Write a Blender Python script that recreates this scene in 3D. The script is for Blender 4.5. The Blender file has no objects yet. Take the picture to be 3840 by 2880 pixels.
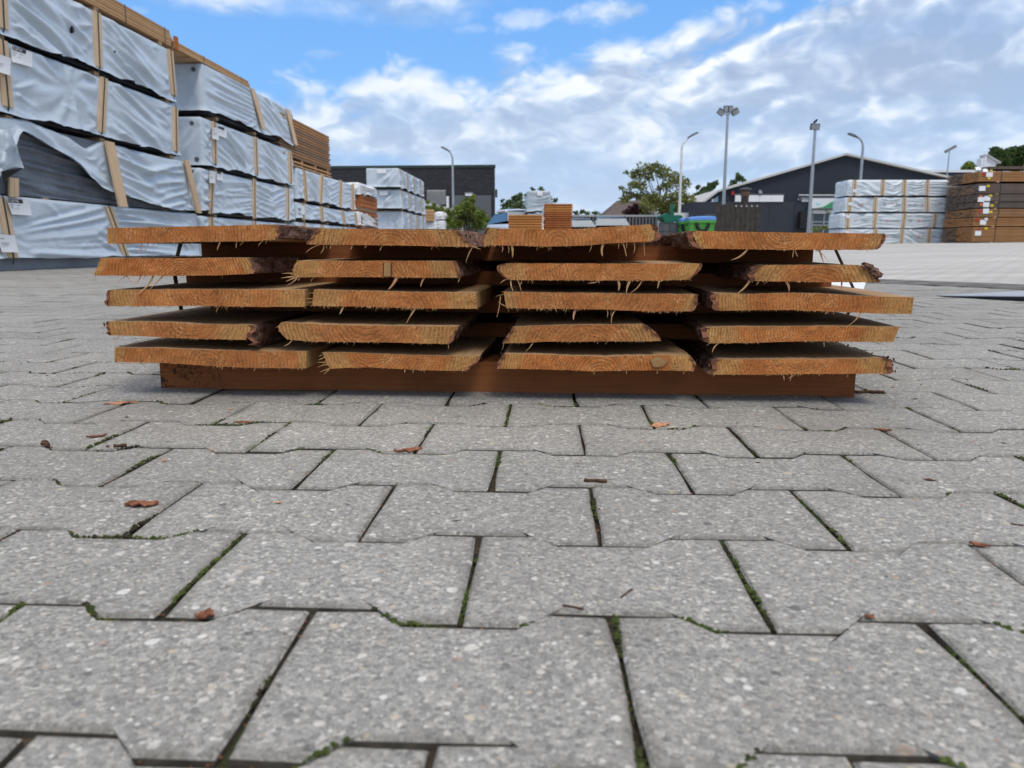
import bpy, math, random
import numpy as np
from mathutils import Vector, Matrix

scene = bpy.context.scene
COL = scene.collection

# ------------------------------------------------------------------ camera, light, sky, exposure
CAM_H, PITCH, FPX = 0.2389, 0.1752, 2885.0          # eye height (m), downward tilt, focal length for a 3840 px wide frame
cam_d = bpy.data.cameras.new('camera')
cam = bpy.data.objects.new('camera', cam_d)
COL.objects.link(cam)
cam.location = (0, 0, CAM_H)
cam.rotation_euler = (math.pi / 2 - PITCH, 0, 0)
cam_d.sensor_width = 36.0
cam_d.lens = 36.0 * FPX / 3840.0
cam_d.clip_start = 0.02
cam_d.clip_end = 3000
cam_d.dof.use_dof = True
cam_d.dof.focus_distance = 1.25
cam_d.dof.aperture_fstop = 11.0
scene.camera = cam

SUN_AZ, SUN_EL = math.radians(155), math.radians(57)   # behind the camera, to its right; veiled by cloud
sun_d = bpy.data.lights.new('sun', 'SUN')
sun_d.energy = 1.2
sun_d.angle = math.radians(18)
sun_d.color = (1.0, 0.95, 0.88)
sun = bpy.data.objects.new('sun', sun_d)
COL.objects.link(sun)
_sd = Vector((math.sin(SUN_AZ) * math.cos(SUN_EL), math.cos(SUN_AZ) * math.cos(SUN_EL), math.sin(SUN_EL)))
sun.rotation_euler = _sd.to_track_quat('Z', 'Y').to_euler()
sun.location = _sd * 60

vs = scene.view_settings
vs.view_transform = 'Standard'
vs.look = 'None'
vs.gamma = 1.0
vs.exposure = 0.10
vs.use_curve_mapping = False
scene.render.engine = 'CYCLES'
scene.cycles.use_denoising = True
try:
    scene.cycles.denoiser = 'OPENIMAGEDENOISE'
    scene.cycles.denoising_input_passes = 'RGB_ALBEDO_NORMAL'
    scene.cycles.denoising_prefilter = 'ACCURATE'
except Exception:
    pass
scene.cycles.use_adaptive_sampling = False
scene.cycles.max_bounces = 6
scene.cycles.diffuse_bounces = 3
scene.cycles.glossy_bounces = 3
scene.cycles.caustics_reflective = False
scene.cycles.caustics_refractive = False


class G:
    """Small node-graph helper."""
    def __init__(self, tree):
        self.t = tree

    def sock(self, s, v):
        if isinstance(v, bpy.types.NodeSocket):
            self.t.links.new(v, s)
        elif v is not None:
            if s.type == 'RGBA' and len(v) == 3:
                v = (*v, 1)
            s.default_value = v

    def node(self, typ, ins=None, **kw):
        n = self.t.nodes.new(typ)
        for k, v in kw.items():
            setattr(n, k, v)
        for k, v in (ins or {}).items():
            self.sock(n.inputs[k], v)
        return n

    def noise(self, vec, scale, detail=4, rough=.55, dist=0.0, color=False):
        n = self.node('ShaderNodeTexNoise', {'Vector': vec, 'Scale': scale, 'Detail': detail, 'Roughness': rough, 'Distortion': dist})
        return n.outputs['Color' if color else 'Fac']

    def vor(self, vec, scale, feature='F1', rnd=1.0):
        return self.node('ShaderNodeTexVoronoi', {'Vector': vec, 'Scale': scale, 'Randomness': rnd}, feature=feature)

    def ramp(self, fac, stops, interp='LINEAR'):
        n = self.node('ShaderNodeValToRGB', {'Fac': fac})
        n.color_ramp.interpolation = interp
        e = n.color_ramp.elements
        while len(e) < len(stops):
            e.new(0.5)
        for i, (p, c) in enumerate(stops):
            e[i].position = p
            if not hasattr(c, '__len__'):
                c = (c, c, c)
            e[i].color = (*c, 1)
        return n.outputs['Color']

    def mix(self, fac, a, b, blend='MIX'):
        n = self.t.nodes.new('ShaderNodeMix')
        n.data_type = 'RGBA'
        n.blend_type = blend
        self.sock(n.inputs[0], fac)
        self.sock(n.inputs[6], a)
        self.sock(n.inputs[7], b)
        return n.outputs[2]

    def math(self, op, a, b=None, c=None, clamp=False):
        n = self.t.nodes.new('ShaderNodeMath')
        n.operation = op
        n.use_clamp = clamp
        for i, v in enumerate((a, b, c)):
            if v is not None:
                self.sock(n.inputs[i], v)
        return n.outputs[0]

    def vmath(self, op, a, b=None):
        n = self.t.nodes.new('ShaderNodeVectorMath')
        n.operation = op
        self.sock(n.inputs[0], a)
        if b is not None:
            self.sock(n.inputs[1], b)
        return n.outputs['Value' if op in ('LENGTH', 'DOT_PRODUCT', 'DISTANCE') else 'Vector']

    def maprange(self, v, a, b, c=0.0, d=1.0, smooth=False):
        n = self.node('ShaderNodeMapRange', {'Value': v, 'From Min': a, 'From Max': b, 'To Min': c, 'To Max': d})
        n.interpolation_type = 'SMOOTHSTEP' if smooth else 'LINEAR'
        return n.outputs['Result']

    def scalevec(self, vec, s):
        n = self.node('ShaderNodeMapping', {'Vector': vec})
        n.inputs['Scale'].default_value = s
        return n.outputs['Vector']

    def bump(self, h, strength=.5, dist=.01, normal=None):
        n = self.node('ShaderNodeBump', {'Height': h, 'Strength': strength, 'Distance': dist})
        if normal is not None:
            self.sock(n.inputs['Normal'], normal)
        return n.outputs['Normal']


def ray(u, v):
    x = (u - 1920) / FPX
    y = -(v - 1440) / FPX
    c, s = math.cos(PITCH), math.sin(PITCH)
    return np.array([x, c + y * s, -s + y * c])


def at(u, v, Y):
    """The point at distance Y seen in direction (u, v) of the survey photograph."""
    d = ray(u, v)
    p = d * (Y / d[1])
    return Vector((p[0], p[1], p[2] + CAM_H))


def on_ground(u, v, z=0.0):
    d = ray(u, v)
    p = d * ((z - CAM_H) / d[2])
    return Vector((p[0], p[1], z))


FACE_A, FACE_B = -5.643, 0.049                      # the long left row of packs stands along X = FACE_A + FACE_B * Y


def on_face(u, v, off=0.0):
    d = ray(u, v)
    t = (FACE_A + off) / (d[0] - FACE_B * d[1])
    return Vector((d[0] * t, d[1] * t, d[2] * t + CAM_H))


# ---- world: Nishita sky with a procedural cloud deck
world = bpy.data.worlds.new('World')
scene.world = world
world.use_nodes = True
wt = world.node_tree
wt.nodes.clear()
w = G(wt)
sky = w.node('ShaderNodeTexSky', sky_type='NISHITA', sun_disc=False)
sky.sun_elevation = SUN_EL
sky.sun_rotation = SUN_AZ
sky.air_density = 1.0
sky.dust_density = 0.6
sky.ozone_density = 2.5
D = w.node('ShaderNodeTexCoord').outputs['Generated']
sep = w.node('ShaderNodeSeparateXYZ', {'Vector': D})
dx, dy, dz = sep.outputs
az = w.math('ARCTAN2', dx, dy)                       # radians, 0 = straight ahead
el = w.math('ARCSINE', dz)
den = w.math('ADD', w.math('MAXIMUM', dz, 0.0), 0.16)
pl = w.node('ShaderNodeCombineXYZ', {'X': w.math('DIVIDE', dx, den), 'Y': w.math('DIVIDE', dy, den), 'Z': 0.0}).outputs[0]
ang = w.node('ShaderNodeCombineXYZ', {'X': az, 'Y': w.math('MULTIPLY', el, 1.7), 'Z': 3.1}).outputs[0]
# top edge of the cloud bank against azimuth
edge_px = [(60, 300), (300, 235), (450, 185), (540, 180), (620, 178), (700, 152), (770, 166), (860, 156), (960, 166), (1040, 150), (1120, 118), (1170, 134),
           (1230, 96), (1350, 90), (1400, 128), (1440, 112), (1480, 78), (1540, 50), (1620, 26), (1720, 4), (1800, -30), (1950, -90), (2150, -150)]
stops = []
for (px_, py_) in edge_px:
    r_ = ray(px_ * 1.736, py_ * 1.736)
    a_, e_ = math.atan2(r_[0], r_[1]), math.asin(r_[2] / np.linalg.norm(r_))
    stops.append(((a_ + 1.0) / 2.0, e_))
fc = w.node('ShaderNodeFloatCurve', {'Value': w.maprange(az, -1.0, 1.0)})
cv = fc.mapping.curves[0]
cv.points[0].location = (0.0, 0.55)
cv.points[1].location = (1.0, 0.80)
for (p_, e_) in stops:
    cv.points.new(p_, e_)
fc.mapping.update()
edge = fc.outputs[0]
n_big = w.noise(ang, 5.0, 8, .58)
n_fine = w.noise(ang, 17.0, 7, .62)


def puffs(vec):
    # billowing heaps: summed octaves of folded noise
    out = None
    for sc, amp in ((7.0, .50), (14.5, .27), (30.0, .15), (61.0, .08)):
        n = w.noise(w.vmath('ADD', vec, (sc * .13, sc * .07, sc * .31)), sc, 0)
        b_ = w.math('MULTIPLY', w.math('MINIMUM', w.math('ABSOLUTE', w.math('SUBTRACT', n, .5)), .30), amp * 3.4)
        out = b_ if out is None else w.math('ADD', out, b_)
    return out


wv = w.vmath('ADD', ang, w.node('ShaderNodeVectorMath', {0: w.vmath('SUBTRACT', w.noise(ang, 6.0, 3, .6, color=True), (.5, .5, .5)), 1: (.10, .10, .0)}, operation='MULTIPLY').outputs['Vector'])
pf = puffs(wv)
pf_up = puffs(w.vmath('ADD', wv, (0.010, 0.030, 0.0)))
wob = w.math('ADD', w.math('ADD', w.math('MULTIPLY', w.math('SUBTRACT', n_big, .5), .06), w.math('MULTIPLY', w.math('SUBTRACT', n_fine, .5), .035)),
             w.math('MULTIPLY', w.math('SUBTRACT', pf, .31), .09))
depth = w.math('ADD', w.math('SUBTRACT', edge, el), wob)           # > 0 inside the bank
bank = w.maprange(depth, -.006, .050, 0, 1, True)
# loose cloud higher up, everywhere above the bank
n_hi = w.noise(pl, 1.15, 8, .6, .3)
hi = w.maprange(w.math('ADD', n_hi, w.maprange(el, .55, .95, -.10, .22)), .50, .64, 0, 1, True)


def blob(px_, py_, rx, ry, gain, nz):
    r_ = ray(px_ * 1.736, py_ * 1.736)
    a_, e_ = math.atan2(r_[0], r_[1]), math.asin(r_[2] / np.linalg.norm(r_))
    q = w.math('ADD', w.math('POWER', w.math('DIVIDE', w.math('ABSOLUTE', w.math('SUBTRACT', az, a_)), rx), 2.0),
               w.math('POWER', w.math('DIVIDE', w.math('ABSOLUTE', w.math('SUBTRACT', el, e_)), ry), 2.0))
    s_ = w.math('ADD', w.math('SUBTRACT', 1.0, q), w.math('MULTIPLY', w.math('SUBTRACT', nz, .5), 3.4))
    return w.maprange(s_, 0.1, 1.5, 0, gain, True)


c1 = blob(1290, 32, .055, .022, .75, n_fine)
c2 = blob(1140, 40, .040, .016, .45, n_fine)
c3 = blob(620, -12, .26, .034, .95, n_big)
c4 = blob(1010, 62, .03, .008, .3, n_fine)
c5 = blob(705, 118, .03, .007, .3, n_fine)
gap = blob(800, 348, .085, .018, .75, n_big)
mask = w.math('MAXIMUM', bank, hi)
for c_ in (c1, c2, c3, c4, c5):
    mask = w.math('MAXIMUM', mask, c_)
mask = w.math('MULTIPLY', mask, w.math('SUBTRACT', 1.0, gap))
# thinner, veil-like cover low down on the left
thin = w.maprange(w.noise(w.scalevec(ang, (1.0, 2.6, 1.0)), 4.2, 6, .55), .36, .60, .84, 1.0, True)
mask = w.math('MULTIPLY', mask, thin)
# relief: compare the density with the density a little higher up
up = w.vmath('ADD', ang, (0.02, 0.055, 0.0))
n_bu = w.noise(up, 5.0, 8, .58)
n_fu = w.noise(up, 17.0, 7, .62)
rel = w.math('ADD', w.math('MULTIPLY', w.math('SUBTRACT', pf, pf_up), 1.7), w.math('MULTIPLY', w.math('SUBTRACT', n_fine, n_fu), .55))
rim = w.maprange(depth, .0, .15, .42, 0.0, True)                    # bright sunlit top of the bank
strat = w.math('MULTIPLY', w.math('SUBTRACT', w.noise(w.scalevec(ang, (.8, 1.7, 1.0)), 4.6, 4, .5), .5), 1.5)
lum = w.math('ADD', w.math('ADD', w.math('ADD', rel, .30), rim), strat)
ccol = w.ramp(lum, [(0.0, (3.6, 4.65, 6.6)), (.34, (4.4, 5.5, 7.5)), (.62, (6.1, 7.2, 8.8)), (.85, (8.6, 9.2, 9.9)), (1.0, (9.8, 10.0, 10.3))])
low = w.maprange(el, .0, .27, .78, 0.0, True)
ccol = w.mix(low, ccol, (5.4, 6.8, 8.7))
zen = w.maprange(el, .62, 1.15, 0.0, 1.0, True)                       # the deck is thickest and brightest overhead
ccol = w.mix(zen, ccol, (18.6, 17.2, 15.3))
blue = w.mix(.85, sky.outputs['Color'], (.95, 3.3, 9.0))
blue = w.mix(w.maprange(el, .05, .56, .70, 0.0, True), blue, (3.0, 6.0, 9.8))
skyc = w.mix(mask, blue, ccol)
bg = w.node('ShaderNodeBackground', {'Color': skyc, 'Strength': 0.1})
wo = w.node('ShaderNodeOutputWorld', {'Surface': bg.outputs[0]})
world.cycles.sampling_method = 'AUTOMATIC'

# ------------------------------------------------------------------ builders


class MB:
    """Collects vertices and faces and links them as ONE mesh object."""
    def __init__(self):
        self.v, self.f, self.m = [], [], []

    def add(self, verts, faces, mi=0):
        o = len(self.v)
        self.v.extend(tuple(map(float, p)) for p in verts)
        self.f.extend(tuple(int(i) + o for i in fc_) for fc_ in faces)
        self.m.extend([mi] * len(faces))
        return self

    def box(self, x0, x1, y0, y1, z0, z1, mi=0, M=None, ch=0.0):
        vs_ = [(x0, y0, z0), (x1, y0, z0), (x1, y1, z0), (x0, y1, z0), (x0, y0, z1), (x1, y0, z1), (x1, y1, z1), (x0, y1, z1)]
        if M is not None:
            vs_ = [tuple(M @ Vector(p)) for p in vs_]
        return self.add(vs_, [(0, 3, 2, 1), (4, 5, 6, 7), (0, 1, 5, 4), (1, 2, 6, 5), (2, 3, 7, 6), (3, 0, 4, 7)], mi)

    def prism(self, poly, y0, y1, mi=0):
        """poly: (x, z) outline, counter-clockwise seen from -Y; extruded from y0 (front) to y1."""
        n = len(poly)
        vs_ = [(x, y0, z) for x, z in poly] + [(x, y1, z) for x, z in poly]
        fs = [tuple(range(n)), tuple(range(2 * n - 1, n - 1, -1))]
        fs += [(i, i + n, (i + 1) % n + n, (i + 1) % n) for i in range(n)]
        return self.add(vs_, fs, mi)

    def tube(self, pts, rad, n=8, mi=0, cap=True):
        pts = [Vector(p) for p in pts]
        if not hasattr(rad, '__len__'):
            rad = [rad] * len(pts)
        vs_, fs = [], []
        ref = Vector((0.31, 0.22, 0.93))
        for i, p in enumerate(pts):
            d = (pts[min(i + 1, len(pts) - 1)] - pts[max(i - 1, 0)]).normalized()
            a = d.cross(ref)
            if a.length < 1e-3:
                a = d.cross(Vector((1, 0, 0)))
            a.normalize()
            b = d.cross(a)
            for k in range(n):
                t = 2 * math.pi * k / n
                vs_.append(p + (a * math.cos(t) + b * math.sin(t)) * rad[i])
        for i in range(len(pts) - 1):
            for k in range(n):
                fs.append((i * n + k, i * n + (k + 1) % n, (i + 1) * n + (k + 1) % n, (i + 1) * n + k))
        if cap:
            fs.append(tuple(range(n - 1, -1, -1)))
            fs.append(tuple((len(pts) - 1) * n + k for k in range(n)))
        return self.add(vs_, fs, mi)

    def grid(self, P, mi=0, flip=False):
        """P: array (rows, cols, 3)."""
        r, c = P.shape[:2]
        fs = []
        for i in range(r - 1):
            for j in range(c - 1):
                q = (i * c + j, i * c + j + 1, (i + 1) * c + j + 1, (i + 1) * c + j)
                fs.append(q[::-1] if flip else q)
        return self.add(P.reshape(-1, 3), fs, mi)

    def mesh(self, name, mats, smooth=False):
        me = bpy.data.meshes.new(name)
        me.from_pydata(self.v, [], self.f)
        for m_ in (mats if isinstance(mats, (list, tuple)) else [mats]):
            me.materials.append(m_)
        me.polygons.foreach_set('material_index', self.m)
        if smooth:
            me.polygons.foreach_set('use_smooth', [True] * len(self.f))
        me.update()
        return me

    def build(self, name, mats, parent=None, smooth=False, loc=None):
        o = bpy.data.objects.new(name, self.mesh(name, mats, smooth))
        COL.objects.link(o)
        if parent is not None:
            o.parent = parent
        if loc is not None:
            o.location = loc
        return o


def link(name, me, parent=None, loc=None, rot=None):
    o = bpy.data.objects.new(name, me)
    COL.objects.link(o)
    if parent is not None:
        o.parent = parent
    if loc is not None:
        o.location = loc
    if rot is not None:
        o.rotation_euler = rot
    return o


def tag(o, label=None, cat=None, group=None, kind=None):
    if label:
        o['label'] = label
    if cat:
        o['category'] = cat
    if group:
        o['group'] = group
    if kind:
        o['kind'] = kind
    return o


def thing(name, label, cat, loc=(0, 0, 0), rotz=0.0, group=None):
    o = bpy.data.objects.new(name, None)
    o.empty_display_size = .1
    COL.objects.link(o)
    o.location = loc
    o.rotation_euler = (0, 0, rotz)
    return tag(o, label, cat, group)


def vnoise(x, y, seed=0):
    """Smooth 2-D value noise in [-1, 1] for numpy arrays."""
    x = np.asarray(x, float)
    y = np.asarray(y, float)
    xi, yi = np.floor(x).astype(np.int64), np.floor(y).astype(np.int64)
    xf, yf = x - xi, y - yi
    sx, sy = xf * xf * (3 - 2 * xf), yf * yf * (3 - 2 * yf)

    def h(a, b):
        n = (a * 374761393 + b * 668265263 + seed * 974711) & 0x7fffffff
        n = ((n ^ (n >> 13)) * 1274126177) & 0x7fffffff
        return ((n ^ (n >> 16)) & 0xffff) / 32767.5 - 1.0
    a = h(xi, yi) * (1 - sx) + h(xi + 1, yi) * sx
    b = h(xi, yi + 1) * (1 - sx) + h(xi + 1, yi + 1) * sx
    return a * (1 - sy) + b * sy


def fbm(x, y, seed=0, oct=4):
    s, a = 0, 1.0
    for k in range(oct):
        s = s + a * vnoise(np.asarray(x) * 2 ** k, np.asarray(y) * 2 ** k, seed + k)
        a *= .5
    return s


# ------------------------------------------------------------------ materials


def new_mat(name, rough=.7, spec=.3, metallic=0.0):
    m = bpy.data.materials.new(name)
    m.use_nodes = True
    g = G(m.node_tree)
    b = m.node_tree.nodes['Principled BSDF']
    b.inputs['Roughness'].default_value = rough
    b.inputs['Specular IOR Level'].default_value = spec
    b.inputs['Metallic'].default_value = metallic
    g.b = b
    g.m = m
    g.pos = g.node('ShaderNodeNewGeometry').outputs['Position']
    g.obj = g.node('ShaderNodeTexCoord').outputs['Object']
    g.rnd = g.node('ShaderNodeObjectInfo').outputs['Random']
    return m, g


def plain(name, col, rough=.6, spec=.3, metallic=0.0, var=.12, scale=8.0, bump=0.0, space='obj'):
    """Paint or metal with a little tonal wear of its own."""
    m, g = new_mat(name, rough, spec, metallic)
    n = g.noise(g.obj if space == 'obj' else g.pos, scale, 5, .6)
    c = g.mix(g.maprange(n, .3, .7), tuple(x * (1 - var) for x in col), tuple(min(1, x * (1 + var)) for x in col))
    g.sock(g.b.inputs['Base Color'], c)
    if bump:
        g.sock(g.b.inputs['Normal'], g.bump(n, bump, .01))
    return m


def concrete_paver():
    m, g = new_mat('paver_concrete', .88, .25)
    isl = g.node('ShaderNodeNewGeometry').outputs['Random Per Island']
    rr = g.math('FRACT', g.math('ADD', g.math('MULTIPLY', g.rnd, 7.31), isl))
    P = g.pos
    base = g.ramp(g.noise(P, 9.0, 5, .6), [(.3, (.285, .283, .278)), (.7, (.345, .343, .336))])
    base = g.mix(g.maprange(rr, 0, 1, .0, .55), base, (.20, .197, .19))
    # sand grains
    v1 = g.vor(P, 330)
    grain = g.ramp(g.node('ShaderNodeSeparateColor', {'Color': v1.outputs['Color']}).outputs[0],
                   [(0.0, (.14, .138, .132)), (.25, (.235, .232, .222)), (.6, (.305, .302, .288)), (.86, (.385, .38, .36)), (1.0, (.54, .53, .50))])
    col = g.mix(.62, base, grain)
    v1b = g.vor(P, 900)
    g2 = g.ramp(g.node('ShaderNodeSeparateColor', {'Color': v1b.outputs['Color']}).outputs[1], [(0, (.62, .62, .62)), (.5, (1, 1, 1)), (1, (1.38, 1.37, 1.33))])
    col = g.mix(.6, col, g2, 'MULTIPLY')
    # pebbles of several sizes
    for sc, thr, size in ((210, .82, .36), (105, .84, .31), (56, .91, .25)):
        v = g.vor(g.vmath('ADD', P, (sc * .37, sc * .11, 0.0)), sc)
        cc = g.node('ShaderNodeSeparateColor', {'Color': v.outputs['Color']}).outputs
        keep = g.math('GREATER_THAN', cc[0], thr)
        dist = g.math('ADD', v.outputs['Distance'], g.math('MULTIPLY', g.math('SUBTRACT', g.noise(P, sc * 3.2, 2), .5), .28))
        inside = g.maprange(dist, size * .86, size, 1, 0)
        pc = g.ramp(cc[1], [(0, (.62, .60, .56)), (.34, (.72, .71, .69)), (.54, (.54, .47, .36)), (.64, (.36, .25, .19)), (.69, (.42, .36, .30)), (.78, (.13, .13, .14)), (.88, (.08, .08, .085)), (1, (.46, .46, .45))], 'CONSTANT')
        col = g.mix(g.math('MULTIPLY', g.math('MULTIPLY', keep, inside), .68), col, pc)
    # grime that gathers along the joints
    eg = g.node('ShaderNodeAttribute', attribute_name='rim').outputs['Fac']
    gr = g.math('ADD', eg, g.math('MULTIPLY', g.math('SUBTRACT', g.noise(P, 26, 5, .65), .5), 1.5))
    col = g.mix(g.maprange(gr, .55, 1.25, 0, .55), col, (.13, .125, .105))
    # traffic dirt
    dirt = g.maprange(g.noise(P, 3.1, 6, .65), .50, .74, 0, .50)
    col = g.mix(g.maprange(g.noise(P, 1.1, 5, .6), .45, .65, 0, .22), col, (.17, .165, .155))
    col = g.mix(g.maprange(g.noise(P, 14, 4, .7), .60, .72, 0, .30), col, (.42, .415, .40))
    col = g.mix(dirt, col, (.15, .142, .13))
    col = g.mix(1.0, col, (1.0, .982, .945), 'MULTIPLY')
    g.sock(g.b.inputs['Base Color'], col)
    hgt = g.math('ADD', g.math('MULTIPLY', v1.outputs['Distance'], -.55), g.math('MULTIPLY', g.noise(P, 160, 4, .6), .8))
    g.sock(g.b.inputs['Normal'], g.bump(hgt, .7, .0024))
    return m


def joint_soil():
    m, g = new_mat('joint_soil', .95, .1)
    c = g.ramp(g.noise(g.pos, 55, 5, .7), [(.3, (.025, .021, .017)), (.55, (.062, .051, .038)), (.75, (.13, .105, .078))])
    c = g.mix(g.maprange(g.noise(g.pos, 7, 4, .6), .50, .66), c, (.035, .055, .014))
    g.sock(g.b.inputs['Base Color'], c)
    g.sock(g.b.inputs['Normal'], g.bump(g.noise(g.pos, 400, 4), .8, .002))
    return m


def moss_mat():
    m, g = new_mat('moss', .95, .1)
    c = g.ramp(g.noise(g.pos, 70, 4, .6), [(.3, (.022, .028, .009)), (.5, (.052, .072, .018)), (.72, (.115, .140, .040))])
    c = g.mix(g.maprange(g.noise(g.pos, 16, 3), .48, .60), c, (.035, .028, .018))
    g.sock(g.b.inputs['Base Color'], c)
    return m


def yard_mat():
    m, g = new_mat('yard_paving', .9, .25)
    P = g.pos
    st = g.scalevec(P, (.35, 1.3, 1))
    c = g.ramp(g.noise(st, 1.1, 7, .62), [(.28, (.37, .355, .33)), (.5, (.48, .462, .43)), (.72, (.57, .55, .51))])
    c = g.mix(g.maprange(g.noise(g.scalevec(P, (.25, 1.6, 1)), 1.1, 7, .68), .50, .68, 0, .60), c, (.24, .225, .20))
    c = g.mix(g.maprange(g.noise(g.scalevec(P, (.5, 2.2, 1)), 2.6, 6, .7), .56, .70, 0, .5), c, (.60, .585, .55))
    c = g.mix(g.maprange(g.noise(P, 55, 4, .7), .60, .78, 0, .5), c, (.16, .155, .15))
    c = g.mix(g.maprange(g.noise(P, 38, 2, .7), .66, .74, 0, .7), c, (.62, .6, .56))
    # courses of pavers too far off to tell apart
    rows = g.node('ShaderNodeTexBrick', {'Vector': g.scalevec(P, (1, 1, 1)), 'Scale': 1.0, 'Mortar Size': .012, 'Brick Width': .2, 'Row Height': .138,
                                         'Color1': (1, 1, 1, 1), 'Color2': (.9, .9, .9, 1), 'Mortar': (.62, .6, .58, 1)})
    c = g.mix(.75, c, rows.outputs['Color'], 'MULTIPLY')
    g.sock(g.b.inputs['Base Color'], c)
    g.sock(g.b.inputs['Normal'], g.bump(g.noise(P, 90, 5), .4, .004))
    return m


def gully_mat():
    m, g = new_mat('gully_dirt', .85, .3)
    c = g.ramp(g.noise(g.scalevec(g.pos, (.8, 2.0, 1)), 4, 7, .7), [(.32, (.055, .048, .04)), (.5, (.12, .108, .095)), (.68, (.24, .23, .21))])
    g.sock(g.b.inputs['Base Color'], c)
    g.sock(g.b.inputs['Normal'], g.bump(g.noise(g.pos, 60, 5), .6, .006))
    return m


def endgrain():
    """Sawn end of a board: rings round the pith, paler sapwood, torn fibres."""
    m, g = new_mat('end_grain', .82, .2)
    rc = g.node('ShaderNodeAttribute', attribute_name='ringco').outputs['Vector']    # x, z from the pith (m), board number
    ed = g.node('ShaderNodeAttribute', attribute_name='edge').outputs['Fac']         # metres to the nearer side
    s = g.node('ShaderNodeSeparateXYZ', {'Vector': rc}).outputs
    bid = s[2]
    w1 = g.math('ADD', g.math('MULTIPLY', g.math('SUBTRACT', g.noise(rc, 16, 3, .6), .5), .020), g.math('MULTIPLY', g.math('SUBTRACT', g.noise(rc, 130, 3, .6), .5), .0035))
    bv = g.node('ShaderNodeTexWhiteNoise', {'W': bid}, noise_dimensions='1D').outputs['Value']
    bv2 = g.node('ShaderNodeTexWhiteNoise', {'W': g.math('ADD', bid, 5.3)}, noise_dimensions='1D').outputs['Value']
    r = g.math('ADD', g.math('SQRT', g.math('ADD', g.math('POWER', g.math('ABSOLUTE', s[0]), 2.0), g.math('POWER', g.math('ABSOLUTE', s[1]), 2.0))), w1)
    wid = g.noise(g.node('ShaderNodeCombineXYZ', {'X': g.math('MULTIPLY', r, 24.0), 'Y': bid, 'Z': 0.0}).outputs[0], 1.0, 2)
    ph = g.math('MULTIPLY', g.math('ADD', r, g.math('MULTIPLY', wid, .010)), g.maprange(bv, 0, 1, 260.0, 150.0))
    saw = g.math('FRACT', ph)
    late = g.ramp(saw, [(0.0, 0.0), (.45, .10), (.82, .85), (.93, 1.0), (1.0, 0.1)])
    heart = g.ramp(g.noise(rc, 14, 5, .65), [(.3, (.56, .168, .038)), (.5, (.72, .245, .062)), (.72, (.80, .335, .10))])
    sap = g.ramp(g.noise(rc, 30, 4, .6), [(.3, (.62, .30, .085)), (.7, (.77, .43, .145))])
    e2 = g.math('ADD', ed, g.math('MULTIPLY', g.math('SUBTRACT', g.noise(rc, 25, 3), .5), .03))
    hw = g.maprange(g.noise(g.node('ShaderNodeCombineXYZ', {'X': g.math('MULTIPLY', bid, 3.7), 'Y': .5, 'Z': 0.0}).outputs[0], 1.0, 0), .35, .65, .018, .060)
    fs_ = g.math('SUBTRACT', 1.0, g.math('DIVIDE', e2, hw), clamp=True)
    col = g.mix(g.maprange(fs_, .0, .45, 0, 1, True), heart, sap)
    late = g.math('MULTIPLY', late, g.maprange(g.noise(rc, 19, 4, .6), .34, .58, .30, 1.0))
    col = g.mix(g.math('MULTIPLY', late, g.maprange(bv2, 0, 1, .60, .98)), col, (.23, .072, .020))
    col = g.mix(g.maprange(g.noise(rc, 11, 5, .65), .52, .72, 0, .45), col, (.34, .115, .032))
    col = g.mix(g.math('MULTIPLY', g.maprange(bv, .2, 1, 0, .22), 1.0), col, (.42, .25, .12))
    col = g.mix(g.math('MULTIPLY', g.math('FRACT', g.math('ADD', bv, bv2)), .24), col, (.30, .115, .038))
    # band-saw scoring across the end, and torn pale fibres along the rings
    sc = g.noise(g.node('ShaderNodeCombineXYZ', {'X': g.math('MULTIPLY', s[0], 420.0), 'Y': g.math('MULTIPLY', s[1], 110.0), 'Z': bid}).outputs[0], 1.0, 4, .65)
    col = g.mix(g.maprange(sc, .36, .66, .0, .50), col, (.26, .095, .028))
    v = g.vor(rc, 520)
    vv = g.node('ShaderNodeSeparateColor', {'Color': v.outputs['Color']}).outputs[0]
    fibre = g.math('MULTIPLY', g.math('GREATER_THAN', vv, .86), g.maprange(g.noise(rc, 28, 4, .6), .42, .62))
    col = g.mix(g.math('MULTIPLY', fibre, .50), col, (.70, .43, .20))
    dark = g.math('MULTIPLY', g.math('LESS_THAN', vv, .10), g.maprange(g.noise(rc, 33, 3), .45, .65))
    col = g.mix(g.math('MULTIPLY', dark, .6), col, (.10, .035, .012))
    g.sock(g.b.inputs['Base Color'], col)
    h = g.math('ADD', g.math('MULTIPLY', late, .5), g.math('ADD', g.math('MULTIPLY', sc, .9), g.math('MULTIPLY', vv, .8)))
    g.sock(g.b.inputs['Normal'], g.bump(h, .75, .0016))
    return m


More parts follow.
